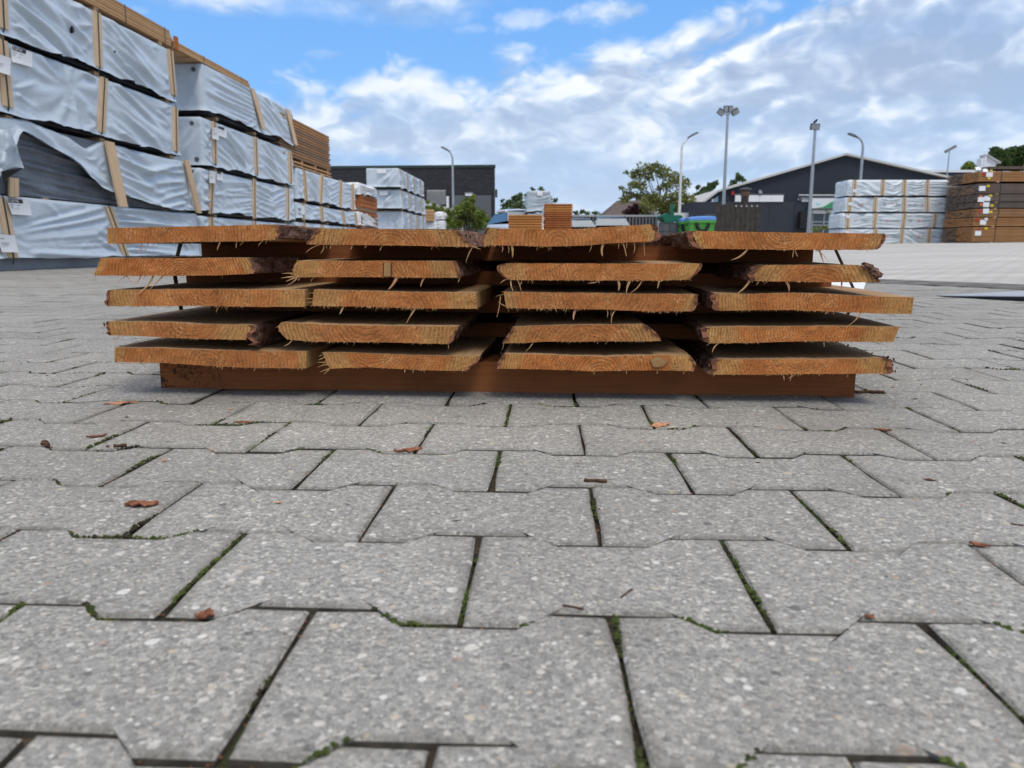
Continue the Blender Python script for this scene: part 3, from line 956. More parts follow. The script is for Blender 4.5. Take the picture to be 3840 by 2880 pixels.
SPL = {
    (1, 1): [(1, 1115, 245, 1085, 320, 12, 0), (1, 1262, 240, 1262, 300, 8, 0), (1, 1320, 238, 1285, 275, 6, 0), (1, 1490, 235, 1450, 285, 6, 0), (1, 1520, 235, 1508, 262, 5, 0),
             (1, 435, 262, 405, 350, 10, 1), (1, 490, 262, 455, 325, 10, 1), (1, 540, 260, 525, 295, 6, 1), (1, 590, 258, 565, 290, 5, 1), (1, 875, 250, 810, 290, 6, 0)],
    (1, 2): [(2, 450, 272, 335, 340, 8, 0), (2, 490, 272, 458, 345, 8, 0), (2, 515, 272, 508, 305, 7, 0), (2, 548, 272, 545, 308, 10, 0), (2, 735, 272, 720, 312, 10, 1), (2, 860, 275, 842, 300, 12, 1),
             (2, 995, 278, 978, 322, 8, 0), (2, 1435, 285, 1418, 312, 5, 0), (2, 1780, 285, 1720, 430, 9, 0), (2, 1770, 280, 1850, 310, 9, 0)],
    (1, 3): [(3, 390, 278, 392, 383, 18, 0), (3, 305, 278, 305, 335, 8, 1), (3, 357, 278, 357, 345, 6, 0), (3, 610, 282, 605, 320, 5, 0), (3, 730, 282, 710, 325, 5, 0), (3, 1080, 272, 1058, 330, 7, 0),
             (3, 1180, 265, 1178, 370, 22, 0), (3, 1318, 255, 1312, 310, 6, 0), (3, 1350, 252, 1378, 372, 10, 0), (3, 1380, 250, 1380, 305, 6, 0), (3, 1448, 248, 1440, 345, 8, 0), (3, 1535, 245, 1540, 365, 5, 0)],
    (1, 4): [(4, 300, 290, 297, 306, 10, 0), (4, 680, 295, 540, 382, 18, 0), (4, 1065, 300, 1050, 365, 8, 0), (4, 1075, 300, 1095, 360, 8, 0), (4, 1275, 300, 1310, 410, 18, 1), (4, 1245, 300, 1335, 410, 6, 1)],
    (2, 1): [(1, 320, 538, 250, 610, 8, 1), (1, 315, 538, 385, 620, 10, 1), (1, 440, 540, 400, 608, 14, 1), (1, 550, 538, 395, 700, 20, 0), (1, 632, 538, 520, 655, 12, 0), (1, 48, 536, 55, 605, 4, 0),
             (1, 1145, 535, 1138, 568, 4, 0), (1, 480, 540, 460, 570, 6, 1), (1, 60, 530, -20, 522, 7, 0)],
    (2, 2): [(2, 235, 520, 125, 520, 10, 0), (2, 240, 548, 122, 560, 12, 0), (2, 255, 552, 165, 590, 10, 0), (2, 260, 552, 175, 620, 10, 1), (2, 1120, 552, 1050, 655, 28, 1), (2, 1360, 555, 1330, 635, 18, 1),
             (2, 1665, 555, 1650, 595, 8, 0), (2, 280, 552, 268, 585, 6, 0), (2, 400, 550, 375, 595, 6, 0)],
    (2, 3): [(3, 345, 570, 290, 608, 8, 0), (3, 380, 577, 405, 670, 12, 0), (3, 440, 577, 470, 670, 10, 0), (3, 475, 577, 450, 630, 8, 0), (3, 575, 577, 565, 610, 6, 0), (3, 1310, 578, 1310, 670, 24, 0),
             (3, 1415, 578, 1380, 690, 18, 0), (3, 1520, 578, 1405, 685, 10, 1), (3, 1670, 578, 1650, 650, 12, 0), (3, 1165, 578, 1045, 600, 10, 1)],
    (2, 4): [(4, 700, 560, 585, 668, 16, 0), (4, 1000, 565, 1020, 650, 22, 1), (4, 1465, 570, 1460, 640, 16, 1), (4, 775, 562, 750, 595, 6, 0), (4, 830, 562, 815, 588, 6, 0)],
    (3, 1): [(1, 1110, 802, 1090, 860, 5, 0), (1, 1165, 805, 1185, 845, 5, 0)],
    (3, 2): [(2, 655, 803, 630, 870, 18, 0), (2, 1285, 818, 1200, 955, 14, 0), (2, 500, 802, 490, 830, 5, 0), (2, 400, 690, 350, 700, 6, 0), (2, 395, 740, 335, 735, 7, 0), (2, 392, 770, 345, 780, 6, 0)],
    (3, 3): [(3, 325, 700, 250, 720, 6, 0), (3, 290, 720, 260, 895, 9, 0), (3, 335, 805, 270, 765, 10, 0), (3, 945, 825, 925, 920, 26, 1), (3, 1215, 832, 1212, 900, 8, 0), (3, 1285, 838, 1255, 950, 12, 0), (3, 1250, 835, 1245, 885, 5, 0)],
    (3, 4): [(4, 1620, 825, 1515, 932, 12, 0), (4, 1335, 812, 1322, 838, 11, 0), (4, 1400, 815, 1388, 838, 11, 0)],
    (4, 1): [(1, 240, 1055, 190, 1128, 6, 0), (1, 150, 985, 75, 990, 5, 0), (1, 640, 1072, 610, 1098, 6, 0)],
    (4, 2): [(2, 220, 1092, 155, 1140, 10, 0), (2, 1565, 1125, 1570, 1170, 8, 0), (2, 765, 1110, 750, 1145, 6, 0), (2, 700, 1110, 695, 1137, 6, 0)],
    (4, 3): [(3, 575, 1118, 505, 1195, 8, 0), (3, 1140, 1108, 1132, 1132, 8, 0), (3, 1225, 1108, 1200, 1135, 6, 0), (3, 316, 1122, 297, 1190, 5, 0)],
    (4, 4): [(4, 440, 1076, 385, 1158, 14, 0), (4, 1315, 1060, 1313, 1108, 8, 0), (4, 1780, 1068, 1835, 1115, 6, 1), (4, 365, 1076, 335, 1100, 8, 0)],
    (5, 2): [(2, 500, 1250, 445, 1270, 8, 0), (2, 520, 1300, 425, 1295, 9, 0), (2, 530, 1310, 430, 1340, 9, 0), (2, 545, 1340, 450, 1375, 10, 0), (2, 540, 1342, 490, 1390, 8, 0), (2, 485, 1215, 440, 1240, 7, 0),
             (2, 1190, 1348, 1190, 1380, 10, 0), (2, 1265, 1352, 1255, 1388, 9, 0), (2, 1365, 1355, 1360, 1380, 6, 0), (2, 1620, 1360, 1615, 1385, 6, 0)],
    (5, 3): [(3, 1100, 1362, 1100, 1395, 12, 0), (3, 1385, 1356, 1385, 1392, 10, 0), (3, 1890, 1358, 1870, 1390, 8, 0), (3, 1650, 1356, 1645, 1390, 6, 0)],
    (5, 4): [(4, 975, 1338, 980, 1385, 12, 1), (4, 1070, 1338, 1010, 1365, 8, 0), (4, 1040, 1338, 1025, 1395, 6, 0), (4, 1510, 1332, 1500, 1370, 10, 1)],
}
# how ragged the lower edge is (saw tear-out), per board
FR = {(3, 1): 1.5, (3, 2): 1.4, (5, 1): 1.4, (3, 3): 1.3, (4, 2): 1.2, (1, 3): 1.2}


def polyx(pts, x):
    return float(np.interp(x, [p[0] for p in pts], [p[1] for p in pts]))


def layer_fit(ly, which):
    pts = [p for b in BOARDS if b[0] == ly for p in b[which]]
    A = np.polyfit([p[0] / 1000 for p in pts], [p[1] / 1000 for p in pts], 1)
    return A


def make_board(idx, bd):
    ly, k, top, bot, lm, rm, pith, bl, br = bd
    key = (ly, k)
    r_ = random.Random(100 + idx)
    top = [(a / 1000, z / 1000) for a, z in top]
    bot = [(a / 1000, z / 1000) for a, z in bot]
    lprof = [bot[0]] + [(a / 1000, z / 1000) for a, z in lm][::-1] + [top[0]]
    rprof = [bot[-1]] + [(a / 1000, z / 1000) for a, z in rm][::-1] + [top[-1]]
    NC, NR = 64, 5

    def along(prof, f):
        d = [0]
        for p, q_ in zip(prof, prof[1:]):
            d.append(d[-1] + math.hypot(q_[0] - p[0], q_[1] - p[1]))
        f *= d[-1]
        return np.array([np.interp(f, d, [p[0] for p in prof]), np.interp(f, d, [p[1] for p in prof])])

    tz0 = np.polyfit([p[0] for p in top], [p[1] for p in top], 1)
    th = np.mean([p[1] for p in top]) - np.mean([p[1] for p in bot])
    F = np.zeros((NR, NC, 2))
    for i in range(NR):
        f = i / (NR - 1)
        L_, R_ = along(lprof, f), along(rprof, f)
        for j in range(NC):
            s_ = j / (NC - 1)
            a = L_[0] + (R_[0] - L_[0]) * s_
            aT = top[0][0] + (top[-1][0] - top[0][0]) * s_
            aB = bot[0][0] + (bot[-1][0] - bot[0][0]) * s_
            zT, zB = polyx(top, aT), polyx(bot, aB)
            lin = zB + (zT - zB) * f
            w0 = max(0, 1 - s_ / .05)
            w1 = max(0, 1 - (1 - s_) / .05)
            z = lin * (1 - w0 - w1) + L_[1] * w0 + R_[1] * w1
            F[i, j] = (a, z)
    jj = np.arange(NC)
    F[0, 1:-1, 1] -= .0006 * np.abs(fbm(jj[1:-1] * .9, idx * 3.3, 21, 3))
    F[-1, 1:-1, 1] += .0004 * fbm(jj[1:-1] * .7, idx * 5.1, 22, 3)
    # front plus the loft of sections towards the back
    ts = [0, .012, .05, .12, .22, .36, .6, 1.0, 1.6, 2.4]
    yo = BY_OFF.get(key, r_.uniform(-.002, .003))
    edge_loop = [(0, j) for j in range(NC)] + [(i, NC - 1) for i in range(1, NR)] + [(NR - 1, j) for j in range(NC - 2, -1, -1)] + [(i, 0) for i in range(NR - 2, 0, -1)]
    V, Fc, MI, ring, edge = [], [], [], [], []
    fl = (.012 * (r_.random() - .3), .012 * (r_.random() - .3))
    for i in range(NR):
        for j in range(NC):
            a, z = F[i, j]
            V.append((a, yo + .0012 * float(fbm(a * 60, z * 60, idx, 3)), z))
    for i in range(NR - 1):
        for j in range(NC - 1):
            Fc.append((i * NC + j, i * NC + j + 1, (i + 1) * NC + j + 1, (i + 1) * NC + j))
            MI.append(0)
    prev = [i * NC + j for i, j in edge_loop]
    loops = [prev]
    mid = .5 * (bot[0][0] + bot[-1][0])
    for t in ts[1:]:
        q_ = min(1, t / .20)
        q_ = q_ * q_ * (3 - 2 * q_)
        cur = []
        for (i, j) in edge_loop:
            a, z = F[i, j]
            zf = np.polyval(tz0, mid) + (a - mid) * tz0[0] * .6 - th * (1 - i / (NR - 1))
            zz = z * (1 - q_) + zf * q_
            side = (a - mid) / .14
            aa = a + (fl[1] if side > 0 else -fl[0]) * min(1, t / .5) * abs(side) + .004 * abs(side) * float(vnoise(t * 6, idx + (7 if side > 0 else 0), 9)) * min(1, t / .1)
            cur.append(len(V))
            V.append((aa, yo + t, zz + .0006 * float(vnoise(a * 25, t * 20, idx))))
        n = len(cur)
        for m_ in range(n):
            m2 = (m_ + 1) % n
            Fc.append((prev[m_], cur[m_], cur[m2], prev[m2]))
            i0, j0 = edge_loop[m_]
            i1, j1 = edge_loop[m2]
            MI.append(2 if (j0 == j1 and j0 in (0, NC - 1)) else 1)
        prev = cur
        loops.append(cur)
    Fc.append(tuple(reversed(prev)))
    MI.append(0)
    mb_ = MB()
    mb_.v, mb_.f, mb_.m = V, Fc, MI
    me = mb_.mesh('board', [M['end'], M['face'], M['side']])
    rc, eg = [], []
    for (a, y, z) in V:
        rc += [a - pith[0] / 1000, z - pith[1] / 1000, idx * 1.37]
        f = min(1, max(0, (z - bot[0][1]) / max(.005, th)))
        aL = lprof[0][0] + (lprof[-1][0] - lprof[0][0]) * f
        aR = rprof[0][0] + (rprof[-1][0] - rprof[0][0]) * f
        eg.append(min(a - aL, aR - a))
    me.attributes.new('ringco', 'FLOAT_VECTOR', 'POINT')
    me.attributes['ringco'].data.foreach_set('vector', [float(q_) for q_ in rc])
    me.attributes.new('edge', 'FLOAT', 'POINT')
    me.attributes['edge'].data.foreach_set('value', [float(q_) for q_ in eg])
    root = link('board', me, None, (SX, SY, 0), (0, 0, SPHI))
    tag(root, BLABEL[key], 'board', 'sawn boards stacked in the strapped bundle')
    # waney edges: bark left on the sides
    for flag, j, sgn in ((bl, 0, -1), (br, NC - 1, 1)):
        if not flag:
            continue
        big = flag == 'B'
        tt = np.concatenate([np.linspace(-.002, .10, 26), np.linspace(.115, .5, 26), np.linspace(.6, 2.3, 16)])
        G_ = np.zeros((len(tt), 9, 3))
        n_ = len(edge_loop)
        col_idx = [m_ for m_, (i, jx) in enumerate(edge_loop) if jx == j]
        col_idx.sort(key=lambda m_: edge_loop[m_][0])
        for ti, t in enumerate(tt):
            tc = max(0, t)
            k0 = max(0, min(len(ts) - 2, int(np.searchsorted(ts, tc, 'right')) - 1))
            f = (tc - ts[k0]) / (ts[k0 + 1] - ts[k0])
            P0 = np.array([V[loops[k0][m_]] for m_ in col_idx])
            P1 = np.array([V[loops[k0 + 1][m_]] for m_ in col_idx])
            Pm = P0 + (P1 - P0) * f
            for r9 in range(9):
                fr = r9 / 8
                p = np.array([np.interp(fr * (NR - 1), range(NR), Pm[:, c_]) for c_ in range(3)])
                thick = (.0055 if big else .0022) * (1.0 + .9 * float(fbm(t * 34, fr * 2.4 + idx * 5, 31 + idx, 4)))
                if r9 in (0, 8):
                    thick *= .12
                thick = max(-.001, thick)
                dz = 0.0
                if key == (4, 1) and sgn > 0:                # the loose slab hanging under the edge
                    thick = thick * 1.3 + .010 * (1 - fr)
                    dz = -.017 * (1 - fr) * min(1, (t + .03) / .06)
                p = p + np.array([sgn * thick, (t - tc) + (.003 * float(vnoise(fr * 5, idx, 3)) if ti == 0 else 0), dz])
                G_[ti, r9] = p
        b_ = MB()
        b_.grid(G_, 0, flip=(sgn < 0))
        # close the front rim so the bark shows its thickness
        rim_in = G_[0].copy()
        rim_in[:, 0] -= sgn * (.008 if big else .004)
        b_.grid(np.stack([G_[0], rim_in]), 1, flip=(sgn > 0))
        # lifted flakes
        for q_ in range(26 if big else 8):
            ti = r_.randrange(0, 44)
            r9 = r_.randrange(1, 8)
            c = G_[ti, r9] + np.array([sgn * .0015, 0, 0])
            sz = r_.uniform(.002, .006)
            ang_ = r_.uniform(0, 6.28)
            ring_ = []
            for w_ in range(6):
                th_ = ang_ + w_ * 1.047
                rr = sz * r_.uniform(.6, 1.1)
                ring_.append((c[0] + sgn * (r_.uniform(.000, .004)), c[1] + rr * math.cos(th_), c[2] + .7 * rr * math.sin(th_)))
            b_.add(ring_ + [(c[0] + sgn * .0005 * 3, c[1], c[2])], [(w_, (w_ + 1) % 6, 6) for w_ in range(6)], 0)
        b_.build('bark', [M['bark'], M['inner']], root, smooth=False)
    # torn fibres along the lower arris
    fb = MB()
    kfr = FR.get(key, 1.0)
    for q_ in range(int(155 * kfr)):
        s_ = r_.random()
        j = s_ * (NC - 1)
        j0 = int(min(NC - 2, j))
        a = F[0, j0, 0] + (F[0, j0 + 1, 0] - F[0, j0, 0]) * (j - j0)
        z = F[0, j0, 1] + (F[0, j0 + 1, 1] - F[0, j0, 1]) * (j - j0)
        dens = .25 + .95 * float(fbm(a * 22, idx * 2.2, 41, 3))
        if r_.random() > dens:
            continue
        ln = r_.uniform(.0008, .0028) * kfr * (2.2 if r_.random() < .06 else 1)
        wd = r_.uniform(.0003, .00075)
        lean = r_.gauss(-.1, .45) * ln
        y0_ = yo + r_.uniform(-.0005, .003)
        fb.add([(a - wd, y0_, z + .0008), (a + wd, y0_, z + .0008), (a, y0_ + wd * 1.6, z + .0006), (a + lean, y0_ - r_.uniform(0, .002), z - ln)], [(0, 1, 3), (1, 2, 3), (2, 0, 3)])
    for q_ in range(16):                                      # a few stick out of the cut face and the ends
        i, j = r_.randrange(NR), (r_.choice((0, NC - 1)) if r_.random() < .45 else r_.randrange(NC))
        a, z = F[i, j]
        ln = r_.uniform(.0012, .004)
        wd = r_.uniform(.0003, .0006)
        dirx = (-1 if j == 0 else 1 if j == NC - 1 else r_.uniform(-.5, .5)) * ln
        fb.add([(a, yo - .0002, z - wd), (a, yo - .0002, z + wd), (a + wd, yo, z), (a + dirx, yo - r_.uniform(.0005, .003), z + r_.gauss(-.0004, .001))], [(0, 1, 3), (1, 2, 3), (2, 0, 3)])
    fo = fb.build('splinter_fringe', M['splinter'], root)
    tag(fo, kind='stuff')
    for (zz_, x0, y0, x1, y1, wpx, red) in SPL.get(key, []):
        p0, p1 = front_px(zz_, x0, y0), front_px(zz_, x1, y1)
        wd = wpx / 2.3 / FPX * 1.19 * .5
        sb = MB()
        N_ = 6
        bend = r_.uniform(-.14, .14)
        perp = np.array([-(p1[1] - p0[1]), p1[0] - p0[0]])
        L_ = np.hypot(*perp)
        perp = perp / max(1e-6, L_)
        fwd = r_.uniform(-.35, .1) * L_
        rings = []
        for q_ in range(N_):
            f = q_ / (N_ - 1)
            c = np.array(p0) * (1 - f) + np.array(p1) * f + perp * bend * L_ * math.sin(math.pi * f * .9)
            ww = wd * (1.0 - f ** 2.2 * .72) * r_.uniform(.8, 1.1)
            y_ = yo + .002 + fwd * f * f
            tk = min(.0009, ww * .5)
            rings.append([(c[0] - perp[0] * ww, y_, c[1] - perp[1] * ww), (c[0], y_ - tk, c[1]), (c[0] + perp[0] * ww, y_, c[1] + perp[1] * ww), (c[0], y_ + tk, c[1])])
        vs_ = [p for rg in rings for p in rg]
        fs = [(q_ * 4 + m_, q_ * 4 + (m_ + 1) % 4, q_ * 4 + 4 + (m_ + 1) % 4, q_ * 4 + 4 + m_) for q_ in range(N_ - 1) for m_ in range(4)]
        fs += [(3, 2, 1, 0), tuple((N_ - 1) * 4 + m_ for m_ in range(4))]
        sb.add(vs_, fs)
        sb.build('splinter', M['splinter_red' if red else 'splinter'], root)
    if key == (2, 4):                                         # curl of bark on the tip
        cb = MB()
        tcv = [front_px(4, *q_) for q_ in ((1655, 425), (1690, 398), (1745, 424), (1792, 458), (1842, 500))]
        bcv = [front_px(4, *q_) for q_ in ((1640, 442), (1672, 470), (1700, 500), (1722, 528), (1738, 545))]
        Gc = np.zeros((8, 17, 3))
        for i in range(8):
            for j in range(17):
                u_, v_ = i / 7, j / 16 * 4
                k_ = min(3, int(v_))
                f_ = v_ - k_
                T_ = np.array(tcv[k_]) * (1 - f_) + np.array(tcv[k_ + 1]) * f_
                B_ = np.array(bcv[k_]) * (1 - f_) + np.array(bcv[k_ + 1]) * f_
                c_ = T_ * u_ + B_ * (1 - u_)
                rag = .0022 * float(fbm(j * .9, i * .5, 4)) * (1 if i in (0, 7) or j == 16 else .3)
                Gc[i, j] = (c_[0] + rag, yo - .004 + .022 * u_ - .010 * math.sin(math.pi * u_) + .003 * float(fbm(j * .6, i * .6, 8)), c_[1] + rag)
        cb.grid(Gc)
        cb.grid(Gc + np.array([.0, .0028, -.0006]), flip=True)
        cb.build('bark_curl', M['bark'], root)
    if key == (5, 3):
        kb = MB()
        Kc, Rx, Rz = (.226, .0652), .0125, .0078
        n = 22
        vs_ = [(Kc[0], yo - .0024, Kc[1])]
        for rr_, dy in ((.55, -.0026), (.93, -.0022), (1.01, -.0018), (1.08, -.0002)):
            for q_ in range(n):
                th_ = 6.2832 * q_ / n
                w_ = 1 + .08 * math.sin(3 * th_ + 1) + .05 * math.sin(5 * th_)
                vs_.append((Kc[0] + Rx * rr_ * w_ * math.cos(th_), yo + dy, Kc[1] + Rz * rr_ * w_ * math.sin(th_)))
        fs, mi = [], []
        for q_ in range(n):
            fs.append((0, 1 + (q_ + 1) % n, 1 + q_)); mi.append(0)
        for L2 in range(3):
            for q_ in range(n):
                fs.append((1 + L2 * n + q_, 1 + L2 * n + (q_ + 1) % n, 1 + (L2 + 1) * n + (q_ + 1) % n, 1 + (L2 + 1) * n + q_)); mi.append(1 if L2 == 1 else 0)
        kb.add(vs_, fs)
        kb.m = mi
        kb.build('knot', [M['side'], M['bark']], root)
    if key == (2, 2):                                         # pale streak with two dark checks
        kb = MB()
        for a0_, a1_, mi in ((-.2000, -.1988, 1), (-.1985, -.1882, 0), (-.1879, -.1866, 1)):
            kb.add([(a0_, yo - .0016, .1955), (a1_, yo - .0016, .1955), (a1_ + .001, yo - .0016, .2165), (a0_ + .001, yo - .0016, .2165),
                    (a0_, yo + .001, .1955), (a1_, yo + .001, .1955), (a1_ + .001, yo + .001, .2165), (a0_ + .001, yo + .001, .2165)],
                   [(0, 1, 2, 3), (0, 3, 7, 4), (1, 5, 6, 2), (3, 2, 6, 7), (0, 4, 5, 1)], mi)
        kb.build('resin_streak', [M['side'], M['ink']], root)
    return F


FR_EDGE = {}
for i_, bd_ in enumerate(BOARDS):
    FR_EDGE[(bd_[0], bd_[1])] = make_board(i_, bd_)


def sticker(name, label, cat, a0, a1, y0, y1, lo, hi, mat, group=None, n=10):
    b_ = MB()
    rr = random.Random(len(label))
    aa = np.linspace(a0, a1, n)
    rows_ = []
    for (y_, zf) in ((y0, lo), (y0, hi), (y1, hi), (y1, lo)):
        rows_.append([(a, y_ + rr.uniform(-.0006, .0006), float(zf(a)) + rr.uniform(-.0004, .0004)) for a in aa])
    rows_.append(rows_[0])
    b_.grid(np.array(rows_))
    b_.add([rows_[k_][0] for k_ in range(4)], [(3, 2, 1, 0)])
    b_.add([rows_[k_][-1] for k_ in range(4)], [(0, 1, 2, 3)])
    o_ = b_.build(name, mat, None, loc=(SX, SY, 0))
    o_.rotation_euler = (0, 0, SPHI)
    return tag(o_, label, cat, group)


WORDS = {1: 'top and second', 2: 'second and middle', 3: 'middle and fourth', 4: 'fourth and bottom'}
ENDS = {1: (-.611, .528), 2: (-.645, .564), 3: (-.60, .55), 4: (-.60, .55)}
for ly in (1, 2, 3, 4):
    lo_, hi_ = layer_fit(ly + 1, 2), layer_fit(ly, 3)
    for (y0_, y1_, where) in ((.262, .318, 'front'), (1.5, 1.56, 'back')):
        sticker('spacer_batten', 'brown %s spacer batten laid between the %s layers of boards' % (where, WORDS[ly]), 'batten', ENDS[ly][0], ENDS[ly][1], y0_, y1_,
                lambda a, q=lo_: np.polyval(q, a) - .0025, lambda a, q=hi_: np.polyval(q, a) + .0025, M['batten'], 'spacer battens between the board layers')
hi5 = layer_fit(5, 3)
for (y0_, y1_, where) in ((.078, .165, 'front timber bearing the whole bundle, black-speckled at its left end'), (1.5, 1.58, 'rear timber bearing the bundle, in shadow')):
    sticker('base_timber', 'thick brown ' + where, 'timber', -.611, .551, y0_, y1_, lambda a: .0005, lambda a, q=hi5: np.polyval(q, a) + .001, M['base'], 'timbers under the bundle', 14)

# plastic strap round the bundle
pts = []
for key, F_ in FR_EDGE.items():
    for (i, j) in ((0, 0), (-1, 0), (0, -1), (-1, -1)):
        a_, z_ = F_[i, j]
        pts.append((a_, min(z_, float(np.polyval(layer_fit(1, 2), a_)) + .001) if key[0] == 1 else z_))
pts += [(-.611, .004), (.551, .004), (-.611, .05), (.551, .045)]
pts = sorted(set(pts))


def half(ps_):
    h_ = []
    for p in ps_:
        while len(h_) > 1 and (h_[-1][0] - h_[-2][0]) * (p[1] - h_[-2][1]) - (h_[-1][1] - h_[-2][1]) * (p[0] - h_[-2][0]) <= 0:
            h_.pop()
        h_.append(p)
    return h_


hull = half(pts)[:-1] + half(pts[::-1])[:-1]
cxh, czh = np.mean([p[0] for p in hull]), np.mean([p[1] for p in hull])
mb = MB()
rows_ = []
for p in hull + hull[:1]:
    d = np.array([p[0] - cxh, (p[1] - czh) * 3])
    d = d / np.hypot(*d)
    o1, o2 = np.array(p) + d * .0025, np.array(p) + d * .0036
    zlift = max(.0016, o1[1])
    zl2 = max(.0010, o2[1])
    rows_.append([(o1[0], .246, zlift), (o1[0], .260, zlift), (o2[0], .260, zl2), (o2[0], .246, zl2), (o1[0], .246, zlift)])
mb.grid(np.array(rows_))
o = mb.build('strap', M['strap'], None, loc=(SX, SY, 0))
o.rotation_euler = (0, 0, SPHI)
tag(o, 'dark green plastic strap pulled tight round the bundle of boards', 'strap')

# ------------------------------------------------------------------ bits lying on the pavers


def flake(name, label, cat, u, v, ln, wd, rot, mat, seed, curl=.3, th=.0011, group=None):
    r_ = random.Random(seed)
    p = on_ground(u, v)
    b_ = MB()
    n, m_ = 9, 6
    Gt = np.zeros((m_, n, 3))
    for i in range(m_):
        for j in range(n):
            s_, t_ = j / (n - 1) - .5, i / (m_ - 1) - .5
            half_w = wd * (1 - (2 * abs(s_)) ** 1.6 * .9) * (1 + .55 * float(vnoise(s_ * 11, seed + (3 if t_ > 0 else 0), 2)))
            z = .0010 + curl * ln * (s_ * s_ + .6 * t_ * t_) * .7 + .16 * wd * float(fbm(s_ * 9, t_ * 7, seed))
            Gt[i, j] = (s_ * ln, t_ * half_w * 1.0, max(.0006, z))
    b_.grid(Gt)
    Gb = Gt.copy()
    Gb[..., 2] = np.maximum(.0002, Gb[..., 2] - th)
    b_.grid(Gb, flip=True)
    ring_ = [(0, j) for j in range(n)] + [(i, n - 1) for i in range(1, m_)] + [(m_ - 1, j) for j in range(n - 2, -1, -1)] + [(i, 0) for i in range(m_ - 2, 0, -1)]
    for a_, c_ in zip(ring_, ring_[1:] + ring_[:1]):
        b_.add([Gt[a_], Gt[c_], Gb[c_], Gb[a_]], [(3, 2, 1, 0)])
    o_ = b_.build(name, mat, None, loc=(p.x, p.y, .0006))
    o_.rotation_euler = (0, 0, rot)
    return tag(o_, label, cat, group)


flake('bark_flake', 'curled reddish bark flake lying alone on the pavers at left', 'bark flake', 532, 1896, .030, .017, .2, M['flake'], 1, .22)
flake('bark_flake', 'small tangle of orange bark in the joint at lower left', 'bark flake', 768, 2316, .013, .012, 1.2, M['flake'], 2, .5)
flake('bark_flake', 'crumbled rusty bark by the joint, left of the middle of the paving', 'bark flake', 1530, 1693, .034, .013, .3, M['flake'], 3, .15)
flake('bark_flake', 'tan pointed wood chip in front of the middle of the bundle', 'wood chip', 2474, 1600, .034, .014, .5, M['splinter_red'], 4, .3)
flake('bark_flake', 'thin brown chip on the paver at left, near a black twig', 'bark flake', 363, 1640, .024, .008, .4, M['flake'], 5, .3)
flake('wood_chip', 'long pale chip in a joint just left of the bundle', 'wood chip', 453, 1515, .050, .012, .35, M['splinter_red'], 6, .1)
flake('wood_chip', 'brown chip under the left front edge of the bundle', 'wood chip', 915, 1588, .028, .009, .1, M['flake'], 7, .2)
flake('wood_chip', 'small orange chip on the right-hand pavers by a corner joint', 'wood chip', 3260, 2318, .007, .005, .4, M['flake'], 8, .3)
flake('wood_chip', 'tan chip lying in the far right joint of the paving', 'wood chip', 3310, 1615, .022, .007, 2.6, M['flake'], 9, .2)
flake('wood_chip', 'reddish crumb at the end of the joint at right edge of the paving', 'wood chip', 3672, 2048, .015, .006, 2.5, M['flake'], 10, .2)


def twig(label, p0, p1, r0, seed, group=None):
    r_ = random.Random(seed)
    a, b = on_ground(*p0), on_ground(*p1)
    pts_ = []
    for q_ in range(6):
        f = q_ / 5
        p = a.lerp(b, f)
        pts_.append((p.x + r_.uniform(-1, 1) * r0 * .7, p.y + r_.uniform(-1, 1) * r0 * .7, r0 * (1.05 + .2 * r_.random())))
    b_ = MB()
    b_.tube(pts_, [r0 * r_.uniform(.75, 1.0) for _ in range(6)], 6)
    return tag(b_.build('twig', M['twig']), label, 'twig', group)


twig('dark brown stick with a pale broken end on the paving joint right of the middle', (2196, 1811), (2272, 1813), .0024, 1)
twig('short dark twig on the pavers at left', (424, 1683), (468, 1680), .0028, 2)
twig('thin twig lying along the joint in the front middle', (2112, 2275), (2190, 2290), .0009, 3)
twig('tiny dark splinter slanting on the front middle paver', (2330, 2243), (2368, 2215), .0008, 4)
twig('dark crumb beside the short twig on the left pavers', (160, 1672), (185, 1680), .0035, 5)
twig('thin stick poking out under the right end of the base timber', (3190, 1476), (3312, 1477), .0030, 6)
twig('dark thin twig at the right edge of the paving', (3790, 1968), (3840, 1976), .0010, 7)

# crumbs of bark and sawdust strewn thinly over the paving
cb = MB()
rr_ = random.Random(77)
for q_ in range(130):
    y = rr_.uniform(.45, 3.2) if rr_.random() < .6 else rr_.uniform(.9, 1.6)
    x = rr_.uniform(-.72, .72) * y
    if gully_s(x, y) > -.2:
        continue
    rad = rr_.uniform(.0008, .0022) * (1.6 if rr_.random() < .15 else 1)
    a_ = rr_.uniform(0, 3.14)
    sx_ = rr_.uniform(1.2, 3.2)
    vs_ = []
    for (ox, oy, oz) in OCT:
        k = rad * rr_.uniform(.7, 1.2)
        px_, py_ = ox * k * sx_, oy * k
        vs_.append((x + px_ * math.cos(a_) - py_ * math.sin(a_), y + px_ * math.sin(a_) + py_ * math.cos(a_), .0012 + oz * k * .5))
    cb.add(vs_, OCF, 0 if rr_.random() < .7 else 1)
o = cb.build('wood_crumbs', [M['twig'], M['splinter_red']])
tag(o, 'tiny bark and sawdust crumbs strewn over the grey pavers', 'crumbs', kind='stuff')

# ------------------------------------------------------------------ wrapped timber packs
ROT_ROW = math.pi / 2 - math.atan(FACE_B)
NROW = math.hypot(1, FACE_B)


def row_loc(Y, z):
    return (FACE_A + FACE_B * Y, Y, z)


